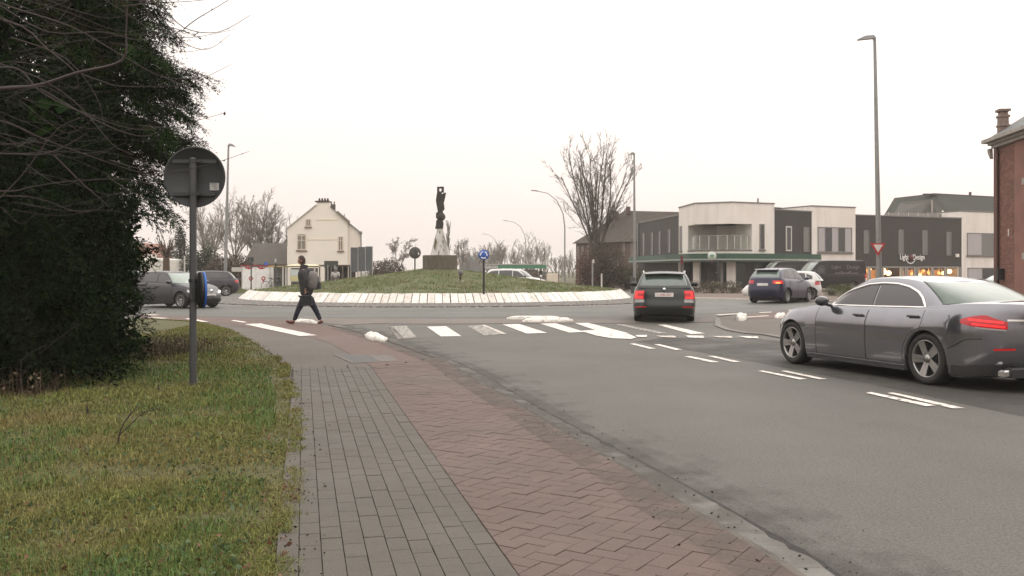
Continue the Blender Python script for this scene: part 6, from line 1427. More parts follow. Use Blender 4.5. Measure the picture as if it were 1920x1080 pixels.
# --- brick house at the right edge
bh = empty('brick_house', (19.2, 37, 0), 0, 'tall red brown brick house with a stone cornice cut off by the right edge', 'building')
a_, b_ = Vector((*PD_(1868, 37), 0)), Vector((*PD_(1990, 31.3), 0)); hw = Wall(a_, b_)
ZT = hw.hit(1890, 268)[1]-.05
MT['mortar'] = M('pale_mortar', (.18, .15, .13), .95, var=.2, scale=6)
hw.part('wall', MT['mortar'], bh, 0, hw.L, 0, ZT, -9, -.012)
def brick_mat(name, a, b):
    t = NT(name); vec = t.n('ShaderNodeNewGeometry').outputs['Position']; t.col(t.mix(t.ramp(t.noise(1.2, 5, .6, vec=vec), [(.35, 0), (.7, .5)]), t.mix(t.island(), a, b), (.10, .06, .05))); t.rough(.85); t.bump(t.noise(40, 3, .7, vec=vec), .4, .005); return t.m
MT['brick'] = brick_mat('red_brown_brick', (.165, .068, .050), (.270, .122, .090))
bl_, bhgt, gp = .215, .062, .012; ub_ = MB(); hb_ = bl_/2
b0 = MB(); b0.box((0, 0, 0), (bl_-.004, .03, bhgt)); o_ = b0.build('brick', MT['brick']); bme = o_.data; bpy.data.objects.remove(o_)
rest = MB(); cnt = 0; row = 0; z = .1; rq = random.Random(6); rows_ = []
while z < ZT-.04:
    off = .0 if row % 2 else bl_/2+.005; l = .34+off
    while l < 1.75: rows_.append((l, z)); l += bl_+.010
    z += bhgt+gp; row += 1
vis = [q for q in rows_ if 1.35 < q[1] < 6.4 and q[0] < 1.45]; vis = vis[::max(1, len(vis)//300+1)] if len(vis) > 300 else vis
allv = sorted(rows_, key=lambda q: (abs(q[1]-3.6)+ (5 if q[0] > 1.32 else 0)))
for i, (l, z) in enumerate(allv):
    o_f = rq.uniform(-.003, .004); p = hw.at(l, z, -.005+o_f)
    if i < 300:
        o = bpy.data.objects.new('brick', bme); COL.objects.link(o); o.parent = bh; o.location = p-bh.location; o.rotation_euler = (0, 0, math.atan2(hw.u.y, hw.u.x))
    else: rest.box(p, (bl_-.004, .03, bhgt), rz=math.atan2(hw.u.y, hw.u.x))
child(tag(rest.build('brickwork', MT['brick']), kind='stuff'), bh)
hw.part('wall', MT['brick'], bh, 1.78, hw.L, 0, ZT, -.01, .002)
pil = Wall(tuple(hw.at(-.02, 0)[:2]), tuple(hw.at(.28, 0)[:2])); pil.part('corner_pilaster', M('dark_red_pilaster', (.105, .045, .036), .8, var=.2), bh, 0, pil.L, 0, ZT, -.5, .09)
dpp = MB(); dpp.tube([hw.at(.33, .2, .10), hw.at(.33, ZT-.1, .10)], .05, 8); child(dpp.build('downpipe', M('red_brown_pipe', (.12, .06, .05), .5)), bh)
cn = MB(); stone_c = M('grey_cornice_stone', (.30, .275, .245), .8, var=.25, scale=3)
for o0, z0, z1 in ((.14, ZT, ZT+.12), (.24, ZT+.122, ZT+.22), (.42, ZT+.222, ZT+.36)): hw.slab(cn, -o0, hw.L, z0, z1, -9, o0)
child(cn.build('cornice', stone_c), bh)
ck = MB(); ck.prism([hw.at(-.10, ZT, .10), hw.at(-.34, ZT, .10), hw.at(-.30, ZT-.16, .10), hw.at(-.16, ZT-.30, .10), hw.at(-.04, ZT-.42, .10)], hw.n*.12); child(ck.build('console', stone_c), bh)
pn = empty; c_ = MB(); p = hw.at(.14, ZT+.36, -.2)
c_.lathe([(.23, 0), (.23, .45), (.28, .47), (.28, .53), (.23, .55), (.22, .80), (.28, .83), (.28, .90), (.20, .92), (.19, 1.02), (.31, 1.06), (.31, 1.14), (.001, 1.14)], 4, o=p, M=Matrix.Rotation(math.atan2(hw.u.y, hw.u.x)+math.pi/4, 3, 'Z'), smooth=False); child(c_.build('chimney', M('chimney_brick', (.20, .145, .12), .85, var=.3)), bh)
rz_ = ZT+.36; mb = MB(); mb.add([hw.at(-.3, rz_, .3), hw.at(hw.L, rz_, .3), hw.at(hw.L, rz_+1.9, -2.4), hw.at(1.6, rz_+1.9, -2.4), hw.at(-.3, rz_, -9)], [(0, 1, 2, 3), (0, 3, 4)]); rfm = child(mb.build('roof', MT['slate']), bh)
mb = MB(); hw.slab(mb, .35, 3.5, rz_+.05, rz_+1.12, -3.4, -1.5); child(mb.build('dormer', MT['slate']), bh); mb = MB(); hw.slab(mb, .30, 3.5, rz_+1.122, rz_+1.20, -3.4, -1.42); child(mb.build('dormer_roof', MT['roof_dark']), bh)
l, z = hw.hit(1882.5, 514); hw.part('lantern', MT['black'], bh, l-.11, l+.11, z-.22, z+.22, .02, .26); l, z = hw.hit(1892, 436); hw.part('house_number_plate', M('cream_plate', (.6, .54, .48), .6), bh, l-.04, l+.04, z-.13, z+.13, .004, .03)
for x, y in ((1919, 340), (1919, 480)): l, z = hw.hit(x, y); hw.part('stone_block', stone_c, bh, l-.06, l+.3, z-.12, z+.12, .004, .04)
# --- cream gable house
ch_ = empty('gable_house', (*PD_(608, 88), 0), 0, 'cream rendered gable house with a row of chimney pots behind the lockers', 'building')
dh = 88.; DV = Vector((-1.83, 9, 0)); cwl = Wall(PD_(539, dh), PD_(677, dh))
gp_ = [(539, 540), (539, 428), (594, 384), (594, 379.5), (619, 379.5), (619, 388), (652, 417), (652, 540)]
mb = MB(); mb.prism([P3(x, y, dh) for x, y in gp_], DV); child(mb.build('wall', MT['cream']), ch_)
mb = MB(); mb.prism([P3(652, 540, dh+.25), P3(652, 417, dh+.25), P3(677.5, 438, dh+.25), P3(677.5, 540, dh+.25)], DV*.9); child(mb.build('wall', M('cream_render_wing', (.78, .70, .62), .85, var=.05)), ch_)
def strip(pts, w_, m, name, d0=dh, off=-.12, dep=9.2):
    mb = MB(); a, b = P3(*pts[0], d0), P3(*pts[1], d0); n_ = Vector((-(b-a).z, 0, (b-a).x)).normalized()*w_
    if n_.z < 0: n_ = -n_
    mb.prism([a+Vector((0, off, 0)), b+Vector((0, off, 0)), b+n_+Vector((0, off, 0)), a+n_+Vector((0, off, 0))], DV*(dep/9)); return child(mb.build(name, m), ch_)
strip([(538, 429), (594, 384)], .07, M('pale_verge', (.45, .40, .34), .7), 'roof'); strip([(631, 398.5), (655, 419)], .22, M('brown_grey_roof_edge', (.20, .165, .13), .8), 'roof', off=-.25); strip([(619, 388), (632, 399)], .07, MT['coping'], 'roof'); strip([(653, 418.5), (679, 439)], .10, MT['coping'], 'roof', d0=dh+.2, dep=8.4)
mb = MB(); mb.box(P3(606.5, 378.6, dh+.6), (1.34, 1.4, .12)); child(mb.build('chimney_cap', MT['roof_dark']), ch_)
for k in range(4): mb = MB(); mb.lathe([(.11, 0), (.13, .02), (.07, .26), (.10, .28), (.001, .30)], 8); o = mb.build('chimney_pot', M('dark_pot', (.09, .06, .045), .8)); o.parent = ch_; o.location = P3(599+k*5.2, 377.5, dh+.5)-ch_.location
mb = MB(); p = P3(624.5, 388.5, dh+3); mb.box(p, (.40, .5, .55)); mb.tube([p+Vector((-.15, 0, .2)), p+Vector((-.15, 0, .55))], .06, 6); mb.tube([p+Vector((.12, 0, .2)), p+Vector((.12, 0, .55))], .06, 6); child(mb.build('rear_chimney', MT['roof_dark']), ch_)
mb = MB(); mb.tube([P3(646, 409, dh+4), P3(646, 401, dh+4)], .04, 5); child(mb.build('vent_pipe', MT['galv']), ch_)
mb = MB(); mb.tube([P3(677, 439, dh), P3(677, 520, dh)], .06, 6); mb.box(P3(675.5, 436, dh), (.3, .4, .22)); child(mb.build('downpipe', MT['coping']), ch_)
cw_ = Wall(PD_(539, dh-.01), PD_(652, dh-.01)); cfr = M('cream_window_frame', (.62, .54, .44), .6)
cp = M('curtained_pane', (.22, .19, .16), .3, var=.2)
for (x0, x1, y0, y1, mu, tr) in [(573, 583, 410.5, 425, 1, None), (557, 574, 441, 469, 1, .34), (634, 643.5, 443, 470, 1, .3)]: cw_.window(ch_, x0, x1, y0, y1, cfr, cp, mull=mu, tr=tr, fw=.08, sm=M('brown_stone_sill', (.22, .16, .12), .8))
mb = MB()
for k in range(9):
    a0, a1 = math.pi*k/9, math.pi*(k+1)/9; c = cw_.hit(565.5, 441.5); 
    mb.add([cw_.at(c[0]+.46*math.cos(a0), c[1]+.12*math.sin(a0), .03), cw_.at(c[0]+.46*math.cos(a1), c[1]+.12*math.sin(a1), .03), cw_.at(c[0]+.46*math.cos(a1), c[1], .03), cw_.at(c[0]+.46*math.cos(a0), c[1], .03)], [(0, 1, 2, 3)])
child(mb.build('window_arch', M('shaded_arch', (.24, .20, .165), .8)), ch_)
cw_.part('string_course', M('pale_string_course', (.78, .68, .55), .8), ch_, cw_.hit(574, 449)[0]+.1, cw_.hit(633, 449)[0], cw_.hit(600, 450)[1], cw_.hit(600, 447.6)[1], 0, .02)
cw_.part('string_course', M('pale_string_course_top', (.78, .68, .55), .8), ch_, cw_.hit(592, 412)[0], cw_.hit(633, 412)[0], cw_.hit(600, 413)[1], cw_.hit(600, 410.6)[1], 0, .02)
# --- dark roofed outbuilding beside it
ob = empty('outbuilding', (*PD_(497, 94), 0), 0, 'low outbuilding with a big plain dark brown roof left of the cream house', 'building')
mb = MB(); mb.prism([P3(462, 495, 94), P3(462, 540, 94), P3(537, 540, 94), P3(537, 495, 94)], (0, 6, 0)); child(mb.build('wall', MT['old_brick']), ob)
mb = MB(); mb.add([P3(455, 496, 93.6), P3(538.5, 496, 93.6), P3(538.5, 456, 98), P3(476, 456, 98), P3(455, 496, 102.5), P3(538.5, 496, 102.5)], [(0, 1, 2, 3), (3, 2, 5, 4), (0, 3, 4), (1, 5, 2), (0, 4, 5, 1)]); child(mb.build('roof', M('plain_dark_roof', (.062, .052, .042), .85, var=.15, scale=1)), ob)
for x in (464, 520): mb = MB(); mb.tube([P3(x, 462 if x > 500 else 470, 97), P3(x, 452 if x > 500 else 458, 97)], .06, 5); child(mb.build('vent_pipe', MT['coping']), ob)
# --- far red brick gable, grey gable, filling station
rg_ = empty('red_gable_house', (*PD_(258, 125), 0), 0, 'far salmon brick gable house at the left above the parked car', 'building')
mb = MB(); mb.prism([P3(x, y, 125) for x, y in [(240, 540), (240, 478), (263.5, 455), (284, 479), (284, 540)]], (0, 8, 0)); child(mb.build('wall', M('salmon_brick', (.27, .135, .10), .9)), rg_)
mb = MB(); mb.add([P3(263.5, 454, 124.8), P3(235, 482, 124.8), P3(215, 482, 133), P3(243, 454, 133)], [(0, 1, 2, 3)]); mb.tube([P3(263.5, 454.5, 124.8), P3(286, 481, 124.8)], .12, 4); child(mb.build('roof', MT['roof_dark']), rg_)
mb = MB(); mb.box(P3(256, 471, 124.95), (.45, .1, .45)); child(mb.build('window', MT['pane_dark']), rg_)
gg = empty('grey_gable_house', (*PD_(880, 195), 0), 0, 'far hazy grey gable house between plinth and blue roundabout sign', 'building')
mb = MB(); mb.prism([P3(x, y, 195) for x, y in [(861, 540), (861, 497), (879, 477), (902, 496), (902, 540)]], (0, 10, 0)); child(mb.build('wall', M('blue_grey_render', (.20, .20, .20), .9)), gg)
mb = MB(); mb.add([P3(879, 476.5, 194.8), P3(858, 499, 194.8), P3(850, 499, 208), P3(868, 479, 208)], [(0, 1, 2, 3)]); mb.box(P3(879.5, 477, 196), (.5, .6, .7)); child(mb.build('roof', M('grey_red_roof', (.17, .12, .10), .9)), gg)
fs2 = empty('filling_station', (*PD_(965, 128), 0), 0, 'long low filling station canopy, green with pale lettering, beyond the mound', 'filling station')
w0 = Wall(PD_(908, 128), PD_(1024, 128)); k0 = w0.hit(934, 500)[0]; k1 = w0.hit(1016, 500)[0]
w0.part('roof', M('pale_canopy_top', (.42, .40, .36), .7), fs2, -.1, k1, w0.hit(960, 496.5)[1], w0.hit(960, 494.8)[1], -8, .05); w0.part('fascia', M('petrol_green', (.045, .20, .10), .5), fs2, k0, w0.L, w0.hit(960, 503.2)[1], w0.hit(960, 496.7)[1], -7, 0)
w0.part('fascia', M('grey_fascia', (.26, .25, .24), .6), fs2, -.1, k0-.01, w0.hit(960, 503.2)[1], w0.hit(960, 496.7)[1], -7, 0); l, z = w0.hit(921, 503); child(lettering('Gabriëls', .55, w0.at(l, z, .03), (math.pi/2, 0, 0), MT['white'], None), fs2)
for x in (915, 950, 990, 1014): l = w0.hit(x, 500)[0]; w0.part('column', M('station_column', (.4, .38, .35), .6), fs2, l-.12, l+.12, 0, w0.hit(960, 503)[1], -3, -2.7)
w0.part('kiosk_wall', M('brown_kiosk', (.16, .10, .08), .8), fs2, k0, w0.L-1, 0, 1.6, -6.5, -6)
# lorry, lockers, shelter
def simple(name, label, cat, loc): return empty(name, loc, 0, label, cat)
lo = simple('lorry', 'white box lorry standing beside the pollard willow', 'lorry', (*PD_(296, 80), 0)); LW = M('lorry_white', (.66, .63, .57), .6)
mb = MB(); mb.bbox((.55, 0, .75), (2.0, 5, 1.75), .12); mb.build('box', LW, lo); mb = MB(); mb.prism([(-1.05, -1, .4), (-1.05, -1, 1.5), (-.95, -1, 2.35), (-.7, -1, 2.85), (-.5, -1, 2.85), (-.5, -1, .4)], (0, 2.2, 0)); mb.build('cab', LW, lo)
mb = MB(); mb.box((.55, -2.53, 2.2), (1.9, .02, .04)); mb.prism([(-.42, -2.0, .7), (-.42, -2.0, 2.55), (1.5, -2.0, 2.55)], (0, -.01, 0)); mb.build('tarpaulin_seam', M('grey_seam', (.3, .28, .26), .7), lo)
for sx in (-.7, .9): mb = MB(); mb.lathe([(.001, -.12), (.40, -.12), (.42, 0), (.40, .12), (.001, .12)], 18, M=D_, o=(sx, -1.0, .42)); mb.build('wheel', MT['rubber'], lo)
mb = MB(); mb.box((-.93, -1.02, .62), (.3, .05, .12)); mb.build('warning_strip', MT['red_sign'], lo)
lk_ = simple('parcel_lockers', 'white parcel locker wall with red swooshes and red pin symbols', 'parcel lockers', (*PD_(480, 67.4), 0)); sW = 54/FPX*67.4; hL = 1.5+9.5/FPX*67.4; RD = M('postal_red', (.48, .012, .02), .5); LKW = M('locker_white', (.84, .81, .79), .5)
mb = MB(); mb.bbox((0, .45, .0), (sW, .9, hL-.06), .02); mb.build('cabinet', M('locker_side', (.60, .57, .54), .5), lk_)
for sx in (-.5, .5): mb = MB(); mb.box((sx*sW*.47, -.012, hL*.49), (sW*.455, .03, hL*.93)); mb.build('door', LKW, lk_)
mb = MB(); mb.box((0, .42, hL-.02), (sW+.1, 1.1, .08)); mb.build('top', M('dark_red_top', (.25, .03, .035), .5), lk_)
for cx in (-.56, .36):
    mb = MB(); V = []
    for k in range(13):
        a = math.pi*(1.02+.80*k/12); w_ = .10*math.sin(math.pi*min(1, (k+2)/13))+.035; R_ = .42
        V += [(cx+R_*math.cos(a)*.85+.1, -.034, hL-.20+(R_)*math.sin(a)*.8+.18+k*.012), (cx+(R_-w_)*math.cos(a)*.85+.1, -.034, hL-.20+(R_-w_)*math.sin(a)*.8+.18+k*.012)]
    mb.add(V, [(2*k, 2*k+1, 2*k+3, 2*k+2) for k in range(12)]); mb.prism([(cx-.02, -.03, hL-.16), (cx+.16, -.03, hL-.1), (cx+.06, -.03, hL-.26)], (0, -.006, 0)); mb.build('swoosh', RD, lk_)
for cx in (-.36, .54):
    mb = MB(); mb.lathe([(.15, 0), (.15, .012), (.085, .012), (.085, 0)], 20, M=D_, o=(cx, -.03, hL*.5)); mb.prism([(cx-.09, -.031, hL*.5-.11), (cx+.09, -.031, hL*.5-.11), (cx, -.031, hL*.5-.27)], (0, -.008, 0)); mb.build('pin_symbol', RD, lk_)
sh = simple('bus_shelter', 'bus shelter with a pale yellow roof edge and a poster behind the walking man', 'bus shelter', (*PD_(560, 66), 0)); kx = FPX/66
def sx_(px): return (px-560)/kx
def sz_(y): return 1.5-(y-507)/kx
mb = MB(); mb.box((sx_(550), .5, sz_(499.5)), (sx_(597)-sx_(506), 1.5, .10)); mb.build('roof', M('yellow_roof_edge', (.36, .29, .13), .6), sh)
mb = MB(); mb.prism([(sx_(537), -.3, sz_(498.5)), (sx_(598), -.3, sz_(498.5)), (sx_(585), .2, sz_(495)), (sx_(548), .2, sz_(495))], (0, .8, 0)); mb.build('roof_dome', M('cream_dome', (.52, .46, .30), .5), sh)
for px in (532, 537.5, 591): mb = MB(); mb.box((sx_(px), -.2, sz_(500)/2), (.10, .10, sz_(500))); mb.build('post', MT['frame_pale'], sh)
for a, b in ((509, 531), (539, 590)): mb = MB(); mb.box((sx_((a+b)/2), 1.1, sz_(500)*.52), (sx_(b)-sx_(a), .03, sz_(500)*.85)); mb.build('glass_wall', M('dusty_shelter_glass', (.20, .19, .17), .25), sh)
mb = MB(); mb.box((sx_(553), -.12, sz_(516.5)), (.62, .08, sz_(505)-sz_(528))); po_ = mb.build('poster_case', M('poster_case', (.5, .5, .45), .4), sh)
mb = MB(); mb.box((sx_(553), -.165, sz_(511)), (.54, .005, sz_(506)-sz_(516))); mb.build('poster', M('sky_poster', (.55, .60, .58), .5), po_); mb = MB(); mb.box((sx_(553), -.165, sz_(522)), (.54, .005, sz_(517.5)-sz_(527))); mb.build('poster', M('yellow_poster', (.55, .50, .25), .5), po_)
mb = MB(); mb.box((sx_(565), .8, .48), (1.6, .35, .05)); mb.build('bench', MT['galv'], sh)
cp_ = simple('carport', 'dark brown open carport right of the bus shelter, partly behind the mound', 'carport', (*PD_(626, 74), 0)); kc = FPX/74
mb = MB(); mb.box((0, 1.5, 1.5+9/kc), (58/kc, 3, .12)); mb.build('roof', M('brown_fascia', (.09, .055, .045), .8), cp_)
mb = MB(); mb.box((0, 2.9, .95), (58/kc, .1, 1.9)); mb.build('back_wall', M('dark_planks', (.05, .04, .034), .85), cp_)
for k in range(6): mb = MB(); mb.box((-27/kc+k*54/kc/5, .05, .9), (.09, .09, 1.85)); mb.build('post', M('pale_timber_post' if k in (5,) else 'dark_timber_post', (.36, .31, .26) if k in (5,) else (.12, .10, .085), .8), cp_)
# ------------------------------------------------------------------ street furniture
DZ = Matrix(((1, 0, 0), (0, 0, -1), (0, 1, 0)))          # lathe axis towards the camera (-y)
# round sign seen from behind, with a small blue sign lower down its pole
PB0 = G(362, 727); dP = PB0.y; k_ = FPX/dP
sg = empty('road_sign', (PB0.x, PB0.y, .0), math.radians(2), 'round road sign on a dark pole seen from behind in the near grass', 'road sign')
zD = CAMH+(507-331)/k_; rD = 57.5/k_
mb = MB(); mb.tube([(0, 0, -.05), (0, 0, zD+.22)], .0445, 16); mb.lathe([(.0445, zD+.22), (.03, zD+.24), (.001, zD+.245)], 16); mb.build('pole', MT['pole_dark'], sg)
mb = MB(); mb.lathe([(.001, -.09), (rD-.012, -.09), (rD, -.075), (rD, -.055), (rD-.02, -.055), (rD-.025, -.07), (.001, -.07)], 56, M=Matrix(((1, 0, 0), (0, 0, -1), (0, 1, 0))), o=(0, 0, zD)); mb.build('disc', MT['sign_back'], sg)
for dz in (.20, -.22):
    mb = MB(); hwid = math.sqrt(rD**2-dz**2)-.06; mb.box((0, .060, zD+dz), (2*hwid, .03, .045)); r_ = mb.build('rail', MT['sign_back'], sg)
    mb = MB(); mb.lathe([(.052, -.025), (.052, .025)], 14, o=(0, 0, zD+dz)); mb.box((-.07, 0, zD+dz), (.05, .03, .035)); mb.box((.07, 0, zD+dz), (.05, .03, .035)); mb.build('clamp', MT['sign_back'], sg)
mb = MB(); mb.box(((399-362)/k_, .0645, zD+(331-349)/k_), (.118, .004, .095)); st = mb.build('sticker', M('pale_sticker', (.34, .34, .32), .5), sg)
mb = MB()
for k in range(3): mb.box(((399-362)/k_-.01+k*.012, .061, zD+(331-344-k*4)/k_), (.075-.02*k, .003, .010))
mb.build('print', M('sticker_print', (.10, .10, .10), .6), st)
sb = empty('road_sign', (PB0.x, PB0.y, .0), math.radians(118), 'small round blue sign seen almost edge on, halfway up the near sign pole', 'road sign')
zB = CAMH-(544-507)/k_; rB = 34/k_
mb = MB(); mb.lathe([(.001, .075), (rB-.01, .075), (rB, .085), (rB, .11), (rB-.015, .118), (rB-.02, .105), (.001, .105)], 40, M=DZ, o=(.02, 0, zB)); mb.build('disc', M('black_sign_back', (.014, .014, .016), .5), sb)
mb = MB(); mb.lathe([(rB-.004, .112), (rB+.004, .112), (rB+.004, .138), (.001, .138)], 40, M=DZ, o=(.02, 0, zB)); mb.build('face', MT['blue_sign'], sb)
for dz in (.12, -.13): mb = MB(); mb.lathe([(.056, -.022), (.056, .022)], 14, o=(0, 0, zB+dz)); mb.box((.0, -.065, zB+dz), (.06, .05, .03)); mb.build('clamp', MT['black'], sb)
mb = MB(); mb.tube([(-.05, .0, zB+.14), (-.11, .02, zB+.10), (-.10, .03, zB-.02), (-.06, .0, zB-.10)], .006, 5); mb.build('cable', MT['black'], sb)
# lamp posts
def straight_lamp(x, yt, ybase, d, label, arm, r0, r1, lean=0, hd=.55):
    b = Vector((*PD_(x, d), 0)); e = empty('lamp_post', b, 0, label, 'lamp post', 'straight lamp posts'); h = CAMH+(HZ-yt)/FPX*d
    mb = MB(); mb.tube([(0, 0, -.1), (lean*.3, 0, h*.3), (lean, 0, h)], [r0, r0*.8+r1*.2, r1], 14); mb.build('pole', MT['galv'], e)
    mb = MB(); mb.lathe([(r0*1.35, 0), (r0*1.35, .35), (r0*1.02, .5)], 14); mb.build('base_sleeve', MT['galv'], e)
    mb = MB(); s_ = 1 if arm > 0 else -1; mb.tube([(lean, 0, h-.12), (lean+s_*.12, 0, h-.04)], .05, 8); mb.prism([(lean+s_*.02, -.11, h-.06), (lean+s_*.05, -.11, h+.06), (lean+s_*hd*.6, -.11, h+.03), (lean+s_*hd, -.11, h-.10), (lean+s_*hd*.98, -.11, h-.15), (lean+s_*.1, -.11, h-.09)], (0, .22, 0)); mb.build('lamp_head', MT['pole_grey'], e)
    return e
PK_ = Vector((*PD_(1649.5, 40), 0))
straight_lamp(1649.5, 69, 540, 40, 'tall straight lamp post at the right carrying the red and white give way sign', -1, .115, .062, -(1649.5-1640)/FPX*40, .72)
straight_lamp(1190, 287, 545, 62, 'tall straight lamp post behind the dark estate car', -1, .10, .055, -.03, .35)
straight_lamp(421.5, 271, 549, 60, 'pale straight lamp post behind the round sign post at the left', 1, .115, .055, (428-421)/FPX*60, .42)
def arched_lamp(x, ytip, xtip, d, label, r=.062):
    b = Vector((*PD_(x, d), 0)); e = empty('lamp_post', b, 0, label, 'lamp post', 'arched lamp posts along the far road'); h = CAMH+(HZ-ytip)/FPX*d; L = (x-xtip)/FPX*d
    pts = [(0, 0, 0), (0, 0, h*.62), (-.06*L, 0, h*.76), (-.28*L, 0, h*.90), (-.6*L, 0, h*.975), (-L, 0, h)]
    mb = MB(); mb.tube(pts, [r*1.2, r, r*.8, r*.65, r*.6, r*.55], 8); mb.build('pole', MT['galv'], e)
    mb = MB(); mb.prism([(-L-.55, -.1, h+.02), (-L-.5, -.1, h+.1), (-L+.1, -.1, h+.06), (-L+.1, -.1, h-.06)], (0, .2, 0)); mb.build('lamp_head', MT['pole_grey'], e)
arched_lamp(1059, 358, 1006, 90, 'nearest arched lamp post, left of the tall bare tree')
arched_lamp(986, 414, 950, 144, 'second arched lamp post above the filling station canopy')
arched_lamp(933, 439, 909, 196, 'third arched lamp post, right of the blue roundabout sign')
arched_lamp(878, 456, 864, 262, 'farthest small arched lamp post beside the grey gable')
# give way sign on the lamp post
gw = empty('give_way_sign', (PK_.x-.13, PK_.y-.16, 0), math.radians(-6), 'red and white triangular give way sign on the tall right lamp post', 'road sign'); zG = CAMH+(507-464)/FPX*40; a_ = .34
def tri(r, z0, y): return [(-r*.93, y, z0+r*.52), (r*.93, y, z0+r*.52), (0, y, z0-r*1.06)]
mb = MB(); mb.prism(tri(a_, zG, 0), (0, .03, 0)); mb.build('border', MT['red_sign'], gw); mb = MB(); mb.prism(tri(a_*.62, zG+.006, -.006), (0, .004, 0)); mb.build('face', M('sign_white_face', (.62, .58, .54), .4), gw)
mb = MB(); mb.box((.06, .08, zG), (.18, .12, .06)); mb.build('bracket', MT['galv'], gw)
# blue roundabout sign at the front of the mound
rs_p = Vector((*PD_(907, 40.9), .44)); ra = empty('roundabout_sign', rs_p, 0, 'round blue roundabout sign with white arrows at the front edge of the mound', 'road sign'); kk_ = FPX/40.9; zr = CAMH+(507-478)/kk_-.44
mb = MB(); mb.tube([(0, 0, -.1), (0, 0, zr-.1)], .045, 10); mb.build('pole', M('black_pole', (.015, .014, .014), .5), ra)
mb = MB(); mb.lathe([(.001, .03), (.215, .03), (.225, .045), (.225, .06), (.001, .06)], 36, M=DZ, o=(0, 0, zr)); mb.build('disc', MT['blue_sign'], ra)
for k in range(3):
    mb = MB(); a0 = math.radians(100+120*k); pts = []
    for j in range(7): a = a0+math.radians(70)*j/6; pts.append((math.cos(a), math.sin(a)))
    V = [(p[0]*r_, -.066, zr+p[1]*r_) for p in pts for r_ in (.12, .165)]; mb.add(V, [(2*j, 2*j+1, 2*j+3, 2*j+2) for j in range(6)])
    ae = a0+math.radians(70); mb.add([(math.cos(ae)*.095, -.066, zr+math.sin(ae)*.095), (math.cos(ae)*.19, -.066, zr+math.sin(ae)*.19), (math.cos(ae+.42)*.145, -.066, zr+math.sin(ae+.42)*.145)], [(0, 1, 2)]); mb.build('arrow', MT['white'], ra)
# round sign back behind the mound
b_ = Vector((*PD_(778, 57), .1)); rb2 = empty('road_sign', b_, 0, 'round sign seen from behind on the far side of the mound, left of the plinth', 'road sign'); k2 = FPX/57; zq = CAMH+(507-474)/k2-.1
mb = MB(); mb.tube([(0, 0, 0), (0, 0, zq+.2)], .045, 8); mb.build('pole', MT['pole_dark'], rb2); mb = MB(); mb.lathe([(.001, -.06), (.35, -.06), (.36, -.05), (.35, -.04), (.001, -.04)], 32, M=DZ, o=(0, 0, zq)); mb.build('disc', M('brown_sign_back', (.07, .062, .055), .6), rb2)
mb = MB(); mb.box((.22, .035, zq-.05), (.07, .006, .12)); mb.build('sticker', MT['white'], rb2)
# floodlight on a short post in the mound
p = Vector((*PD_(863, 45.5), mound_z(5)-.1)); fl = empty('floodlight', p, 0, 'small dark floodlight on a short post in the grass of the mound', 'floodlight')
mb = MB(); mb.tube([(0, 0, -.1), (0, 0, .38)], .035, 8); mb.build('post', MT['black'], fl); mb = MB(); mb.lathe([(.06, -.14), (.11, -.06), (.12, .1), (.06, .14), (.001, .14)], 10, o=(.02, -.02, .50)); mb.build('lamp_head', M('grey_floodlight', (.12, .11, .11), .5), fl); mb = MB(); mb.bbox((.09, -.06, .08), (.22, .12, .05), .02); mb.build('base_block', M('pale_concrete_base', (.45, .42, .36), .8), fl)
# sculpture on its plinth
c0 = Vector((*PD_(825, 50.3), 0)); kz = FPX/50.3
def zz_(y): return CAMH+(507-y)/kz
def xx_(x): return (x-825)/kz
sc = empty('sculpture', c0, 0, 'dark abstract totem sculpture on a white cone and round concrete plinth on the mound', 'sculpture')
mb = MB(); mb.lathe([(.93, 1.2), (.93, zz_(479.5)), (.90, zz_(478.6)), (.001, zz_(478.6))], 36, smooth=False); t = NT('brown_concrete'); t.col(t.mix(t.ramp(t.noise(3, 6, .7, sc3=(1, 1, .3)), [(.35, 0), (.7, 1)]), (.085, .07, .052), (.15, .125, .095))); t.rough(.9); mb.build('plinth', t.m, sc)
t = NT('weathered_white_cone'); nz = t.noise(2.6, 6, .7, sc3=(1.5, 1.5, .7)); t.col(t.mix(t.ramp(nz, [(.54, 0), (.60, 1)]), (.52, .49, .46), (.20, .18, .14))); t.rough(.8)
mb = MB(); mb.lathe([(.53, zz_(479)), (.47, zz_(471)), (.38, zz_(458)), (.26, zz_(443)), (.15, zz_(429)), (.001, zz_(428))], 11, smooth=False); mb.build('cone', t.m, sc)
mb = MB(); mb.prism([(xx_(830), -.30, zz_(432)), (xx_(833), -.40, zz_(446)), (xx_(839), -.50, zz_(477)), (xx_(841), -.46, zz_(477)), (xx_(835), -.38, zz_(446))], (0, .08, 0)); mb.build('rib', M('cone_rib', (.42, .39, .36), .8), sc)
mb = MB(); y_ = -.46; mb.prism([(xx_(818), y_+.10, zz_(447)), (xx_(819.5), y_+.12, zz_(452)), (xx_(818), y_+.06, zz_(460)), (xx_(817), y_, zz_(469)), (xx_(814), y_+.02, zz_(464)), (xx_(815.5), y_+.06, zz_(455))], (0, .12, 0)); mb.build('flame_relief', M('olive_relief', (.14, .115, .06), .8), sc)
TM = M('dark_weathered_wood', (.045, .038, .032), .85, var=.35, scale=5, bump=.6, bscale=25)
def totem(name, pts, dep, y0=0):
    mb = MB(); mb.prism([(xx_(x), -dep/2+y0, zz_(y)) for x, y in pts], (0, dep, 0)); return mb.build(name, TM, sc)
totem('collar', [(816.5, 429), (816.5, 425), (830.5, 425), (830.5, 429)], .34)
totem('lower_block', [(817.5, 425), (818, 415), (820, 412), (829, 412), (831.5, 417), (831, 425)], .30)
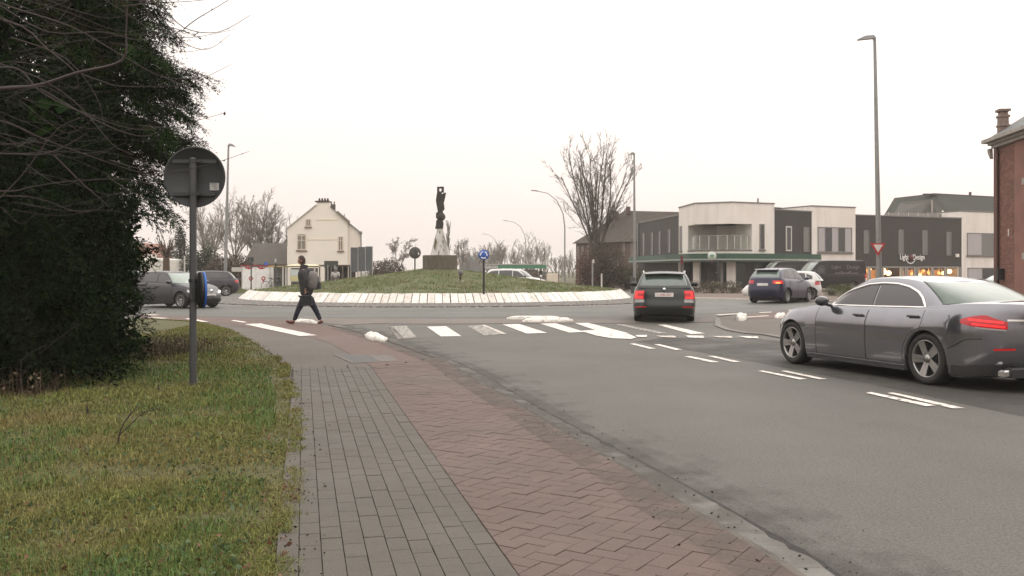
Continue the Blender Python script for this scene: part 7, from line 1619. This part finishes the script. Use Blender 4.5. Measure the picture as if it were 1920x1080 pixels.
mb = MB(); mb.lathe([(.05, -.22), (.17, -.17), (.25, -.03), (.24, .08), (.16, .20), (.05, .26)], 9, o=(xx_(826.5), 0, zz_(407)), smooth=False); mb.box((xx_(822), .02, zz_(404)), (.22, .2, .30), rz=.4); mb.build('boulder_form', TM, sc)
totem('torso', [(819.5, 401), (821, 396), (819, 385), (817.5, 376), (819, 366), (820, 360), (826, 360), (829, 364), (833, 362), (836.3, 361.5), (834, 372), (832, 380), (833.5, 392), (830, 396), (831, 401)], .30)
totem('left_upright', [(819.8, 361), (819.8, 350.5), (823.6, 350.2), (823.6, 361)], .22); totem('right_upright', [(828, 361), (828, 350), (832.2, 350.2), (832.2, 361)], .22); totem('head_bar', [(823.6, 350.3), (828, 350.1), (828, 353.2), (823.6, 353.4)], .22); totem('cross_bar', [(823.6, 359), (823.6, 363), (828, 363), (828, 359)], .22)
# direction signs seen from behind, at the left of the mound
ds = empty('direction_sign', (*PD_(678, 63), 0), 0, 'large grey direction sign seen from behind between cream house and mound', 'direction sign'); kd = FPX/63
for k in range(3):
    mb = MB(); mb.box(((-13.5+k*14-.5)/kd, 0, CAMH+(507-(487-k*1.0))/kd), (13.2/kd, .05, 46/kd)); mb.build('panel', M('grey_blue_panel', (.085, .09, .092), .6, var=.15), ds)
for px in (-20, -6.5, 7.5, 20.5): mb = MB(); mb.box((px/kd, -.06, (CAMH+(507-464)/kd)/2), (.05, .06, CAMH+(507-464)/kd)); mb.build('post', MT['pole_grey'], ds)
d2 = empty('direction_sign', (*PD_(621, 70), 0), 0, 'small dark green sign board seen from behind above the carport roof', 'direction sign')
mb = MB(); mb.box((0, 0, 1.5+11.5/25.1), (26/25.1, .06, 12.5/25.1)); mb.build('panel', M('dark_green_board', (.045, .05, .04), .6), d2)
for px in (-6, 7): mb = MB(); mb.box((px/25.1, -.05, .95), (.06, .06, 1.9)); mb.build('post', MT['pole_grey'], d2)
def small_post(x, d, ytop, label, cat, w_=.05, top=None, m=None):
    e = empty(cat.replace(' ', '_'), (*PD_(x, d), 0), 0, label, cat); h = CAMH+(507-ytop)/FPX*d; mb = MB(); mb.tube([(0, 0, -.05), (0, 0, h)], w_, 8); mb.build('pole', m or MT['pole_dark'], e)
    if top:
        for (dx, dz, sx, sz, mm, nm) in top: mb = MB(); mb.bbox((dx, -.06, h+dz-sz/2), (sx, .04, sz), .008); mb.build(nm, mm, e)
    return e
small_post(471, 62, 482, 'thin post with a dark traffic sign back in front of the white lockers', 'sign post', .045, [(.1, -.18, .16, .34, MT['sign_back'], 'panel'), (-.14, -.14, .12, .26, MT['sign_back'], 'panel')])
small_post(517, 64, 484, 'thin post with a short white and black sign before the bus shelter', 'sign post', .04, [(0, -.16, .10, .26, MT['frame_pale'], 'panel'), (.02, -.50, .10, .2, MT['black'], 'panel')])
small_post(499, 72, 492, 'small blue square parking sign rising above the lockers', 'sign post', .035, [(0, -.12, .26, .28, MT['blue_sign'], 'panel')])
small_post(345.5, 70, 447, 'tall dark wooden pole between pollard willow and evergreen bush', 'pole', .07, None, MT['bark_dark'])
small_post(346, 69.8, 480, 'white narrow post at the right of the lorry', 'pole', .06, None, MT['frame_pale'])
small_post(1111, 60, 487, 'grey post with a small round white mirror back at the tall bare tree', 'sign post', .05, [(.05, -.1, .12, .22, MT['frame_pale'], 'panel')], MT['galv'])
small_post(1128, 58, 513, 'short white marker post at the right end of the mound', 'marker post', .05, None, MT['frame_pale'])
small_post(1084, 62, 500, 'thin rusty post at the left corner of the brown building', 'pole', .035, None, M('rusty_post', (.13, .07, .05), .9))
small_post(1278, 66, 481, 'red post sign with a white stripe in front of the green canopy', 'sign post', .05, [(0, -.25, .16, .62, M('dark_red_sign', (.16, .015, .02), .5), 'panel'), (.02, -.2, .05, .4, MT['white'], 'stripe')])
small_post(1014, 62, 514, 'small dark arrow sign on a post right of the white car roof', 'sign post', .035, [(0, .12, .22, .2, MT['black'], 'panel'), (.01, -.12, .12, .14, MT['white'], 'panel')])
small_post(448, 66, 508, 'low white street name sign at the left of the lockers', 'sign post', .03, [(-.1, .1, .78, .30, MT['frame_pale'], 'panel')])
cb = empty('cabinet', (*PD_(1035.5, 61), 0), 0, 'cream utility cabinet with a brown frame beyond the right of the mound', 'cabinet'); mb = MB(); mb.bbox((0, .2, 0), (.74, .4, CAMH-6/28.9), .02); mb.build('body', M('cream_cabinet', (.60, .52, .42), .7), cb); mb = MB(); mb.box((.385, .2, .62), (.03, .44, 1.26)); mb.box((-.385, .2, .62), (.02, .44, 1.26)); mb.build('frame', M('brown_frame', (.12, .08, .06), .8), cb); mb = MB(); mb.prism([(-.02, -.01, .62), (.12, -.01, .62), (.05, -.01, .82)], (0, -.01, 0)); mb.build('tree_print', M('dark_print', (.08, .07, .05), .8), cb)
mb = MB(); mb.bbox((0, 0, 0), (.28, .24, 1.05), .03); o = mb.build('junction_box', M('dark_junction_box', (.05, .048, .046), .6)); o.location = (*PD_(1187, 61), 0); tag(o, 'dark street cabinet at the foot of the lamp post behind the estate car', 'cabinet')
# parked bicycles by the shelter
def bicycle(x, d, rot, label):
    e = empty('bicycle', (*PD_(x, d), .06), rot, label, 'bicycle', 'bicycles parked by the bus shelter'); 
    for sx in (-.52, .52):
        mb = MB(); mb.lathe([(.32+.018*math.cos(q), .018*math.sin(q)) for q in np.linspace(0, 2*np.pi, 7)], 22, M=DZ, o=(sx, 0, .34))
        for k in range(8): a = k*math.pi/4; mb.tube([(sx, 0, .34), (sx+.31*math.cos(a), 0, .34+.31*math.sin(a))], .004, 3, cap=False)
        mb.build('wheel', MT['rubber'], e)
    mb = MB(); 
    for a, b in (((-.52, 0, .34), (-.05, 0, .32)), ((-.05, 0, .32), (.38, 0, .78)), ((-.05, 0, .32), (-.18, 0, .85)), ((-.18, 0, .80), (.38, 0, .82)), ((-.52, 0, .34), (-.17, 0, .75)), ((.52, 0, .34), (.37, 0, .95))): mb.tube([a, b], .018, 6)
    mb.build('frame', M('bicycle_paint', (.10, .10, .11), .4, .4), e); mb = MB(); mb.bbox((-.19, 0, .86), (.26, .14, .06), .02); mb.build('saddle', MT['black'], e); mb = MB(); mb.tube([(.30, -.28, 1.0), (.38, -.1, 1.0), (.38, .1, 1.0), (.30, .28, 1.0)], .014, 6); mb.build('handlebar', MT['galv'], e)
bicycle(512, 66.6, .5, 'left bicycle of two parked between lockers and shelter'); bicycle(524, 66.3, 1.1, 'right bicycle of two parked between lockers and shelter')
# ------------------------------------------------------------------ people
def skin_body(name, J, E, R, m, parent, root=0, sub=2):
    me = bpy.data.meshes.new(name); me.from_pydata([tuple(j) for j in J], E, []); o = bpy.data.objects.new(name, me); COL.objects.link(o)
    md = o.modifiers.new('skin', 'SKIN'); md.use_smooth_shade = True
    for i, r in enumerate(R):
        v = me.skin_vertices[0].data[i]; v.radius = r if isinstance(r, tuple) else (r, r); v.use_root = (i == root)
    ms = o.modifiers.new('sub', 'SUBSURF'); ms.levels = sub; ms.render_levels = sub
    dg = bpy.context.evaluated_depsgraph_get(); m2 = bpy.data.meshes.new_from_object(o.evaluated_get(dg)); bpy.data.objects.remove(o)
    q = bpy.data.objects.new(name, m2); COL.objects.link(q); m2.materials.clear(); m2.materials.append(m)
    m2.polygons.foreach_set('use_smooth', [True]*len(m2.polygons))
    if parent: q.parent = parent
    return q
MT['skin'] = M('skin', (.36, .20, .145), .6, var=.08); MT['coat'] = M('dark_grey_coat', (.026, .025, .026), .85, var=.3, scale=8, bump=.4, bscale=30); MT['jeans'] = M('dark_blue_jeans', (.014, .016, .028), .9, var=.3, scale=10); MT['shoe'] = M('red_brown_leather', (.13, .035, .022), .5); MT['hair'] = M('brown_hair', (.040, .022, .014), .8, var=.4, scale=30, bump=.6, bscale=80)
pp = G(575, 608); per = empty('person', (pp.x, pp.y, .015), 0, 'man in a dark coat striding to the left with a grey backpack and dark bag', 'person'); S = FPX/pp.y
# local axes: -x is the walking direction, heights read off the photograph (feet 609, crown 482)
H_ = (608-482.5)/S/1.02
def L_(x, y, d=0): return ((x-575)/S, d, max(0, (608.5-y)/S))
def part_skin(name, pts, rad, m, parent=per, sub=2, E=None, root=0): return skin_body(name, pts, E or [(i, i+1) for i in range(len(pts)-1)], rad, m, parent, root, sub)
# body under the clothes: one continuous figure (head, neck, trunk, arms, hands, legs)
bj = [L_(575, 556), L_(573.5, 540), L_(572, 522), L_(570.5, 508), L_(568.5, 502), L_(566, 495), L_(565, 489),      # pelvis .. head
      L_(571, 511, -.18), L_(577, 527, -.24), L_(576, 545, -.23), L_(571, 511, .18), L_(566, 527, .22), L_(563, 541, .20),
      L_(571, 560, -.09), L_(561, 580, -.08), L_(553, 602, -.08), L_(579, 560, .09), L_(590, 582, .09), L_(600, 602, .09)]
be = [(0, 1), (1, 2), (2, 3), (3, 4), (4, 5), (5, 6), (3, 7), (7, 8), (8, 9), (3, 10), (10, 11), (11, 12), (0, 13), (13, 14), (14, 15), (0, 16), (16, 17), (17, 18)]
brd = [(.12, .10), (.12, .10), (.13, .11), (.11, .09), .055, .065, .075, .045, .036, .026, .045, .036, .026, .085, .058, .042, .085, .058, .042]
part_skin('body', bj, brd, MT['skin'], E=be)
cj = [L_(575.5, 558), L_(574.5, 545), L_(573.5, 530), L_(572.5, 517), L_(571, 508.5), L_(569.5, 504)]
part_skin('coat', cj, [(.215, .20), (.195, .19), (.20, .21), (.205, .235), (.175, .21), (.095, .10)], MT['coat'])
for nm, pts in (('sleeve', [L_(571.5, 513, -.08), L_(572, 511, -.185), L_(577, 526, -.25), L_(577, 543, -.24)]), ('sleeve', [L_(571.5, 513, .08), L_(571, 511, .185), L_(565, 526, .23), L_(562.5, 540, .21)])): part_skin(nm, pts, [.09, .095, .082, .066], MT['coat'])
mb = MB(); mb.lathe([(.12, 0), (.11, .06), (.098, .13)], 14, o=L_(569.5, 506.5), M=Matrix.Rotation(.15, 3, 'Y')); mb.build('collar', MT['coat'], per)
lj = [L_(575.5, 555), L_(570.5, 563, -.09), L_(561.5, 580, -.085), L_(556.5, 592, -.08), L_(553, 602.5, -.08), L_(580, 563, .09), L_(589.5, 581, .09), L_(595, 592, .09), L_(599.5, 602, .09)]
part_skin('trousers', lj, [(.15, .14), .115, .082, .070, .060, .115, .082, .070, .060], MT['jeans'], E=[(0, 1), (1, 2), (2, 3), (3, 4), (0, 5), (5, 6), (6, 7), (7, 8)])
for pts in ([L_(554, 603.5, -.08), L_(549, 605.5, -.08), L_(541, 604.3, -.08), L_(537, 602.3, -.08)], [L_(602.5, 602, .09), L_(602, 605.5, .09), L_(597.5, 607.3, .09), L_(594, 608.1, .09)]): part_skin('shoe', pts, [.058, .052, .045, .03], MT['shoe'])
# head: face, hair, ear, nose
hd_ = Vector(L_(565, 489.8)); mb = MB(); HS = Matrix.Diagonal((.106, .082, .128))@Matrix.Rotation(0, 3, 'X')
mb.lathe([(math.sin(q)*(1 if q > 1.2 else .86+.14*q/1.2), -math.cos(q)) for q in np.linspace(.02, 3.12, 12)], 18, o=hd_, M=HS); mb.prism([hd_+Vector((-.092, -.012, .012)), hd_+Vector((-.122, 0, -.022)), hd_+Vector((-.088, .012, -.03)), hd_+Vector((-.088, -.012, -.03))], (0, .004, 0)); mb.lathe([(.012, -.03), (.022, 0), (.012, .03)], 8, o=hd_+Vector((.012, -.078, -.01)))
mb.tube([hd_+Vector((-.084, -.03, -.06)), hd_+Vector((-.090, 0, -.062)), hd_+Vector((-.084, .03, -.06))], .006, 6); hdo = mb.build('head', MT['skin'], per)
mb = MB()
for s_ in (-1, 1): mb.lathe([(math.sin(q)*.012, -math.cos(q)*.012) for q in np.linspace(.1, 3.04, 6)], 8, o=hd_+Vector((-.083, s_*.032, .012)))
mb.build('eyes', MT['black'], hdo)
mb = MB(); V = []; n_ = 20
for i in range(9):
    q = 1.28+(3.12-1.28)*i/8
    for k in range(n_):
        a = 2*math.pi*k/n_; fwd = -math.cos(a); rr = 1.10+.05*math.sin(5*a+i); x = math.sin(q)*math.cos(a); y = math.sin(q)*math.sin(a); z = -math.cos(q)
        if fwd > .35 and i < 4: rr = .93
        if fwd < .3 and i == 0: z -= .42
        V.append(hd_+Vector((x*.102*rr+.004, y*.082*rr, z*.126*rr)))
mb.add(V, [(i*n_+k, i*n_+(k+1) % n_, (i+1)*n_+(k+1) % n_, (i+1)*n_+k) for i in range(8) for k in range(n_)], 0, True); mb.build('hair', MT['hair'], per)
def hand(w_, d_, name='hand'):
    pts = [Vector(w_)]; E = []; R = [.026]; d_ = Vector(d_).normalized(); s_ = Vector((0, 1, 0)); pts.append(pts[0]+d_*.05); E.append((0, 1)); R.append((.036, .020)); 
    for k in range(4):
        b = len(pts); o = s_*(k-1.5)*.019; ln_ = (.030, .036, .034, .027)[k]
        pts += [pts[1]+o+d_*.035, pts[1]+o*1.02+d_*(.035+ln_)+Vector((-.012, 0, 0)), pts[1]+o+d_*(.03+ln_)+Vector((-.035, 0, -.004))]; E += [(1, b), (b, b+1), (b+1, b+2)]; R += [.0095, .0088, .0075]
    b = len(pts); pts += [pts[0]+d_*.03+Vector((-.03, 0, 0)), pts[0]+d_*.06+Vector((-.045, 0, 0))]; E += [(0, b), (b, b+1)]; R += [.011, .009]
    return skin_body(name, pts, E, R, MT['skin'], per, 0, 1)
hand(L_(577, 544.5, -.24), (-.02, 0, -1)); hand(L_(562.5, 541, .21), (-.2, 0, -1))
# backpack and carried bag are things of their own
bp = empty('backpack', (pp.x+L_(585, 530)[0], pp.y, L_(585, 541)[2]+.015), 0, 'grey backpack with a dark pocket on the back of the walking man', 'backpack')
mb = MB(); V = []; SEC = [(.0, .10, .12), (.05, .15, .16), (.20, .17, .18), (.36, .16, .17), (.47, .12, .15), (.52, .06, .09)]; n_ = 16; b0 = -.085
for z, rx, ry in SEC:
    for k in range(n_): a = 2*math.pi*k/n_; c, s_ = math.cos(a), math.sin(a); V.append((rx*math.copysign(abs(c)**.6, c)+.02, ry*math.copysign(abs(s_)**.6, s_), z+b0+.03))
mb.add(V, [(i*n_+k, i*n_+(k+1) % n_, (i+1)*n_+(k+1) % n_, (i+1)*n_+k) for i in range(5) for k in range(n_)]+[tuple(range(n_))[::-1], tuple(5*n_+k for k in range(n_))], 0, True); MB_BP = M('grey_backpack_cloth', (.17, .155, .145), .9, var=.2, scale=10, bump=.3); mb.build('bag', MB_BP, bp)
mb = MB(); mb.bbox((.19, 0, b0+.05), (.10, .22, .20), .04); mb.build('pocket', M('dark_pocket_cloth', (.03, .027, .028), .9), bp); mb = MB(); mb.bbox((.185, 0, b0+.27), (.07, .22, .14), .03); mb.build('pocket', MB_BP, bp)
for s_ in (-1, 1): mb = MB(); mb.tube([(-.09, s_*.10, b0+.48), (-.20, s_*.13, b0+.46), (-.30, s_*.14, b0+.30), (-.22, s_*.15, b0+.12), (-.08, s_*.12, b0+.06)], .018, 6); mb.build('strap', M('dark_strap', (.035, .032, .032), .8), bp)
bgp = empty('bag', (pp.x+L_(578.5, 563)[0], pp.y-.25, L_(578, 574)[2]+.015), 0, 'dark soft bag hanging from the hand of the walking man', 'bag')
mb = MB(); mb.bbox((0, 0, 0), (.30, .12, .30), .04); mb.build('body', M('dark_navy_cloth', (.014, .014, .018), .9), bgp)
mb = MB(); mb.tube([(-.08, 0, .29), (-.05, 0, .40), (-.01, 0, .42), (.03, 0, .40), (.07, 0, .29)], .012, 6); mb.build('handle', MT['black'], bgp)
p2 = Vector((*PD_(629, 63), 0)); pr2 = empty('person', p2, 0, 'distant figure in a pale jacket and grey cap just above the mound edge', 'person')
part_skin('body', [(0, 0, .85), (0, 0, 1.15), (0, 0, 1.38), (0, 0, 1.50), (0, 0, 1.60), (-.18, 0, 1.36), (-.24, 0, 1.1), (-.2, -.1, .86), (.18, 0, 1.36), (.24, 0, 1.1), (.2, -.1, .86), (-.09, 0, .45), (-.10, 0, .05), (.09, 0, .45), (.10, 0, .05)], [(.14, .11), (.15, .11), (.13, .1), .06, .09, .065, .05, .04, .065, .05, .04, .085, .055, .085, .055], M('grey_brown_clothes', (.12, .10, .09), .9), pr2, 1, [(0, 1), (1, 2), (2, 3), (3, 4), (2, 5), (5, 6), (6, 7), (2, 8), (8, 9), (9, 10), (0, 11), (11, 12), (0, 13), (13, 14)])
part_skin('jacket', [(0, 0, .95), (0, 0, 1.2), (0, 0, 1.36), (-.2, 0, 1.34), (-.26, 0, 1.08), (.2, 0, 1.34), (.26, 0, 1.08)], [(.19, .15), (.19, .15), (.16, .13), .09, .07, .09, .07], M('pale_jacket', (.42, .40, .37), .9), pr2, 1, [(0, 1), (1, 2), (2, 3), (3, 4), (2, 5), (5, 6)])
mb = MB(); mb.lathe([(math.sin(q)*.125, -math.cos(q)*.13) for q in np.linspace(.9, 3.12, 7)], 12, o=(0, .01, 1.60)); mb.build('cap', M('grey_cap', (.20, .19, .18), .8), pr2)
# ------------------------------------------------------------------ haze
hz = MB(); hz.box((0, 440, 7.5), (1440, 1160, 17.4)); hm = bpy.data.materials.new('haze'); hm.use_nodes = True; nh = hm.node_tree; nh.nodes.clear()
ho = nh.nodes.new('ShaderNodeOutputMaterial'); hv_ = nh.nodes.new('ShaderNodeVolumePrincipled'); hv_.inputs['Color'].default_value = (.98, .95, .92, 1); hv_.inputs['Density'].default_value = .00055; hv_.inputs['Anisotropy'].default_value = .2
nh.links.new(hv_.outputs[0], ho.inputs['Volume']); tag(hz.build('haze', hm), 'thin winter haze over the whole place', kind='stuff')
